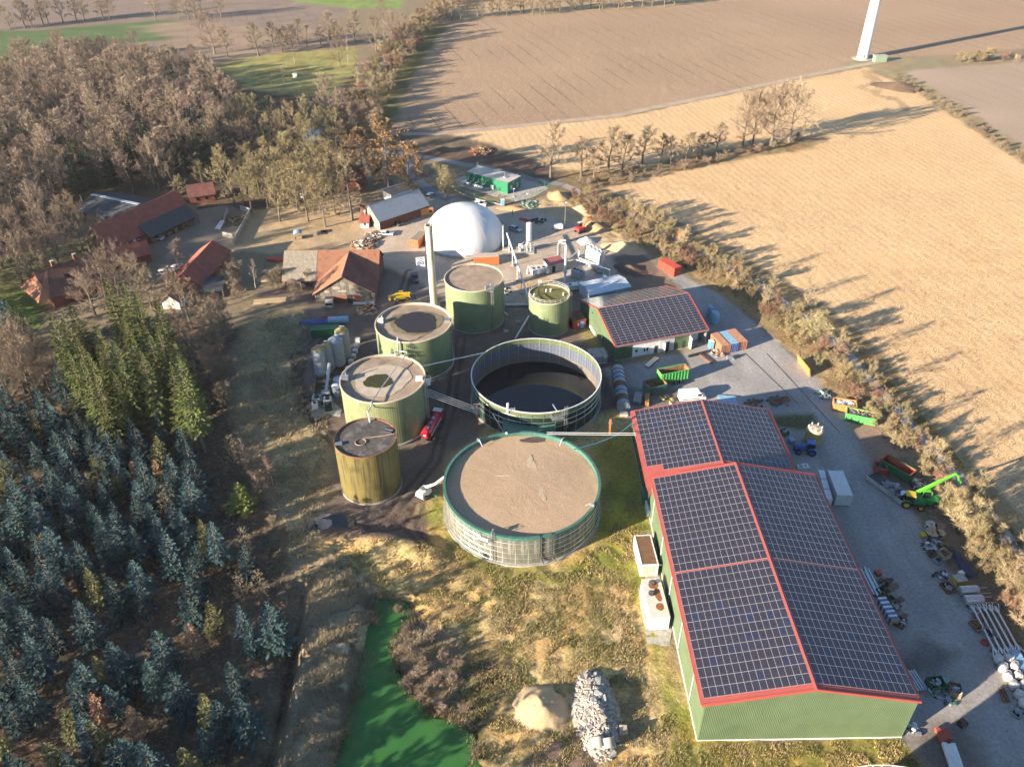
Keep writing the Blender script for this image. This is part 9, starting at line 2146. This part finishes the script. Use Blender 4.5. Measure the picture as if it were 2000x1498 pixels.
# ---------------------------------------------------------------- grass
def grass(name, label, polys, n, hmin, hmax, width, cols, blades=4, lean=.5, seed=1, skip=()):
 r = np.random.default_rng(seed); pts = []
 for poly, share in polys:
  P = np.array(poly); k = int(n * share); A = np.stack([r.uniform(P[:, 0].min(), P[:, 0].max(), k * 4), r.uniform(P[:, 1].min(), P[:, 1].max(), k * 4)], 1)
  A = A[sdf(poly, A[:, 0], A[:, 1]) > 0][:k]
  cl = fbm(A[:, 0], A[:, 1], 2.2, 61, 2); A = A[cl > .40]; pts.append(A)
 A = np.concatenate(pts)
 for (cx_, cy_, rr) in skip: A = A[(A[:, 0] - cx_) ** 2 + (A[:, 1] - cy_) ** 2 > rr * rr]
 A = np.repeat(A, blades, 0); m_ = len(A); z = hgt(A[:, 0], A[:, 1]); az = r.uniform(0, 6.283, m_); h = r.uniform(hmin, hmax, m_); ln = r.uniform(.1, lean, m_) * h
 bx_ = A[:, 0] + r.normal(0, .08, m_); by_ = A[:, 1] + r.normal(0, .08, m_); w = width * r.uniform(.6, 1.3, m_); px_, py_ = -np.sin(az) * w / 2, np.cos(az) * w / 2
 V = np.empty((m_, 3, 3)); V[:, 0] = np.stack([bx_ - px_, by_ - py_, z - .08], 1); V[:, 1] = np.stack([bx_ + px_, by_ + py_, z - .08], 1); V[:, 2] = np.stack([bx_ + np.cos(az) * ln, by_ + np.sin(az) * ln, z + h], 1)
 me = bpy.data.meshes.new(name); me.vertices.add(m_ * 3); me.vertices.foreach_set('co', V.astype(np.float32).ravel()); me.loops.add(m_ * 3); me.loops.foreach_set('vertex_index', np.arange(m_ * 3, dtype=np.int32)); me.polygons.add(m_); me.polygons.foreach_set('loop_start', np.arange(0, m_ * 3, 3, dtype=np.int32)); me.update(calc_edges=True)
 t = np.clip(fbm(A[:, 0], A[:, 1], 4.0, 71, 3) * 1.8 - .4 + r.normal(0, .12, m_), 0, 1)[:, None]; c = np.array(cols[0]) * (1 - t) + np.array(cols[1]) * t; c = np.repeat(c * r.uniform(.75, 1.2, (m_, 1)), 3, 0)
 ca = me.attributes.new('col', 'FLOAT_COLOR', 'POINT'); ca.data.foreach_set('color', np.concatenate([c, np.ones((len(c), 1))], 1).astype(np.float32).ravel())
 if 'grass_blades' not in MATS:
  m = bpy.data.materials.new('grass_blades'); m.use_nodes = True; a = m.node_tree.nodes.new('ShaderNodeAttribute'); a.attribute_name = 'col'; b = m.node_tree.nodes['Principled BSDF']; b.inputs['Roughness'].default_value = .8; b.inputs['Specular IOR Level'].default_value = .2; m.node_tree.links.new(a.outputs['Color'], b.inputs['Base Color']); MATS['grass_blades'] = m
 me.materials.append(MATS['grass_blades']); o = bpy.data.objects.new(name, me); COL.objects.link(o); tag(o, label, 'grass', kind='stuff')
SK = [(1.75, 116.5, 15.6), (-28.7, 123.5, 6.4)]
grass('grass', 'dry tussocky grass on the slope before the slurry store', [(G([(645, 1070), (760, 1060), (880, 1085), (990, 1150), (1110, 1150), (1220, 1130), (1260, 1290), (1340, 1440), (1360, 1520), (930, 1520), (930, 1440), (900, 1400), (910, 1280), (800, 1190), (740, 1160), (660, 1110)]), .72), (G([(1365, 1455), (1760, 1446), (1800, 1500), (1360, 1520)]), .10), (G([(860, 970), (910, 1060), (990, 1120), (1110, 1120), (1200, 1030), (1240, 960), (1262, 1040), (1235, 1180), (1110, 1160), (960, 1140), (870, 1070)]), .18)], 34000, .15, .42, .10, ((.24, .23, .07), (.54, .40, .20)), 4, .9, 5, SK)
grass('reeds', 'long flattened straw and reed on the pond bank', [(G([(600, 1110), (650, 1095), (735, 1165), (722, 1235), (698, 1340), (655, 1475), (640, 1540), (548, 1540), (585, 1400), (605, 1250)]), .62), (G([(772, 1255), (800, 1210), (855, 1222), (895, 1262), (902, 1330), (860, 1380), (802, 1345)]), .2), (G([(570, 1100), (530, 950), (470, 830), (470, 690), (540, 620), (600, 615), (600, 740), (640, 820), (640, 960), (620, 1080)]), .3)], 17000, .4, .95, .09, ((.30, .25, .15), (.50, .41, .27)), 5, 1.3, 6)
EDGE = []
for a, b in zip(POND, POND[1:] + POND[:1]):
 n_ = (b[1] - a[1], a[0] - b[0]); l_ = math.hypot(*n_); n_ = (n_[0] / l_ * 1.3, n_[1] / l_ * 1.3); EDGE.append(([(a[0] - n_[0] * .8, a[1] - n_[1] * .8), (b[0] - n_[0] * .8, b[1] - n_[1] * .8), (b[0] + n_[0], b[1] + n_[1]), (a[0] + n_[0], a[1] + n_[1])], l_ / 100))
grass('pond_reeds', 'ragged fringe of dead reed round the pond', EDGE, 4200, .5, 1.3, .10, ((.14, .11, .06), (.34, .26, .16)), 4, 1.1, 12)
grass('undergrowth', 'dry grass and bramble under the spruce plantation', [(G([(-40, 800), (440, 800), (560, 1080), (585, 1200), (520, 1498), (-40, 1520)]), 1.0)], 15000, .2, .6, .09, ((.11, .10, .06), (.23, .18, .12)), 4, 1.0, 7)
grass('hedge_grass', 'dry grass at the foot of the hedge and lane verge', [(HP, .7), (G([(1640, 640), (1700, 700), (1860, 880), (2000, 1060), (2000, 1090), (1850, 905), (1690, 725), (1630, 660)]), .3)], 16000, .2, .5, .10, ((.22, .19, .06), (.44, .32, .17)), 4, .9, 8)
grass('stubble', 'straw stubble standing on the harvested field', [(G([(1640, 600), (1900, 420), (2050, 420), (2050, 1080), (1960, 950), (1840, 815), (1745, 700)]), .6), (G([(1240, 390), (1700, 250), (1950, 330), (1900, 420), (1640, 600), (1500, 525), (1400, 465)]), .4)], 42000, .12, .30, .16, ((.33, .21, .10), (.66, .47, .27)), 2, .8, 9)

# ---------------------------------------------------------------- evening haze over the whole land
mb = MB(); mb.bx(-4300, -2000, -4.0, 4300, 5600, 152.0)
m = bpy.data.materials.new('evening_haze'); m.use_nodes = True; nt = m.node_tree; nt.nodes.remove(nt.nodes['Principled BSDF'])
pv = nt.nodes.new('ShaderNodeVolumePrincipled'); pv.inputs['Color'].default_value = (.94, .95, 1.0, 1); pv.inputs['Density'].default_value = 0.00006; pv.inputs['Anisotropy'].default_value = 0.2
nt.links.new(pv.outputs['Volume'], nt.nodes['Material Output'].inputs['Volume'])
tag(mb.obj('haze', m), 'thin bright haze lying over the whole land', kind='stuff')
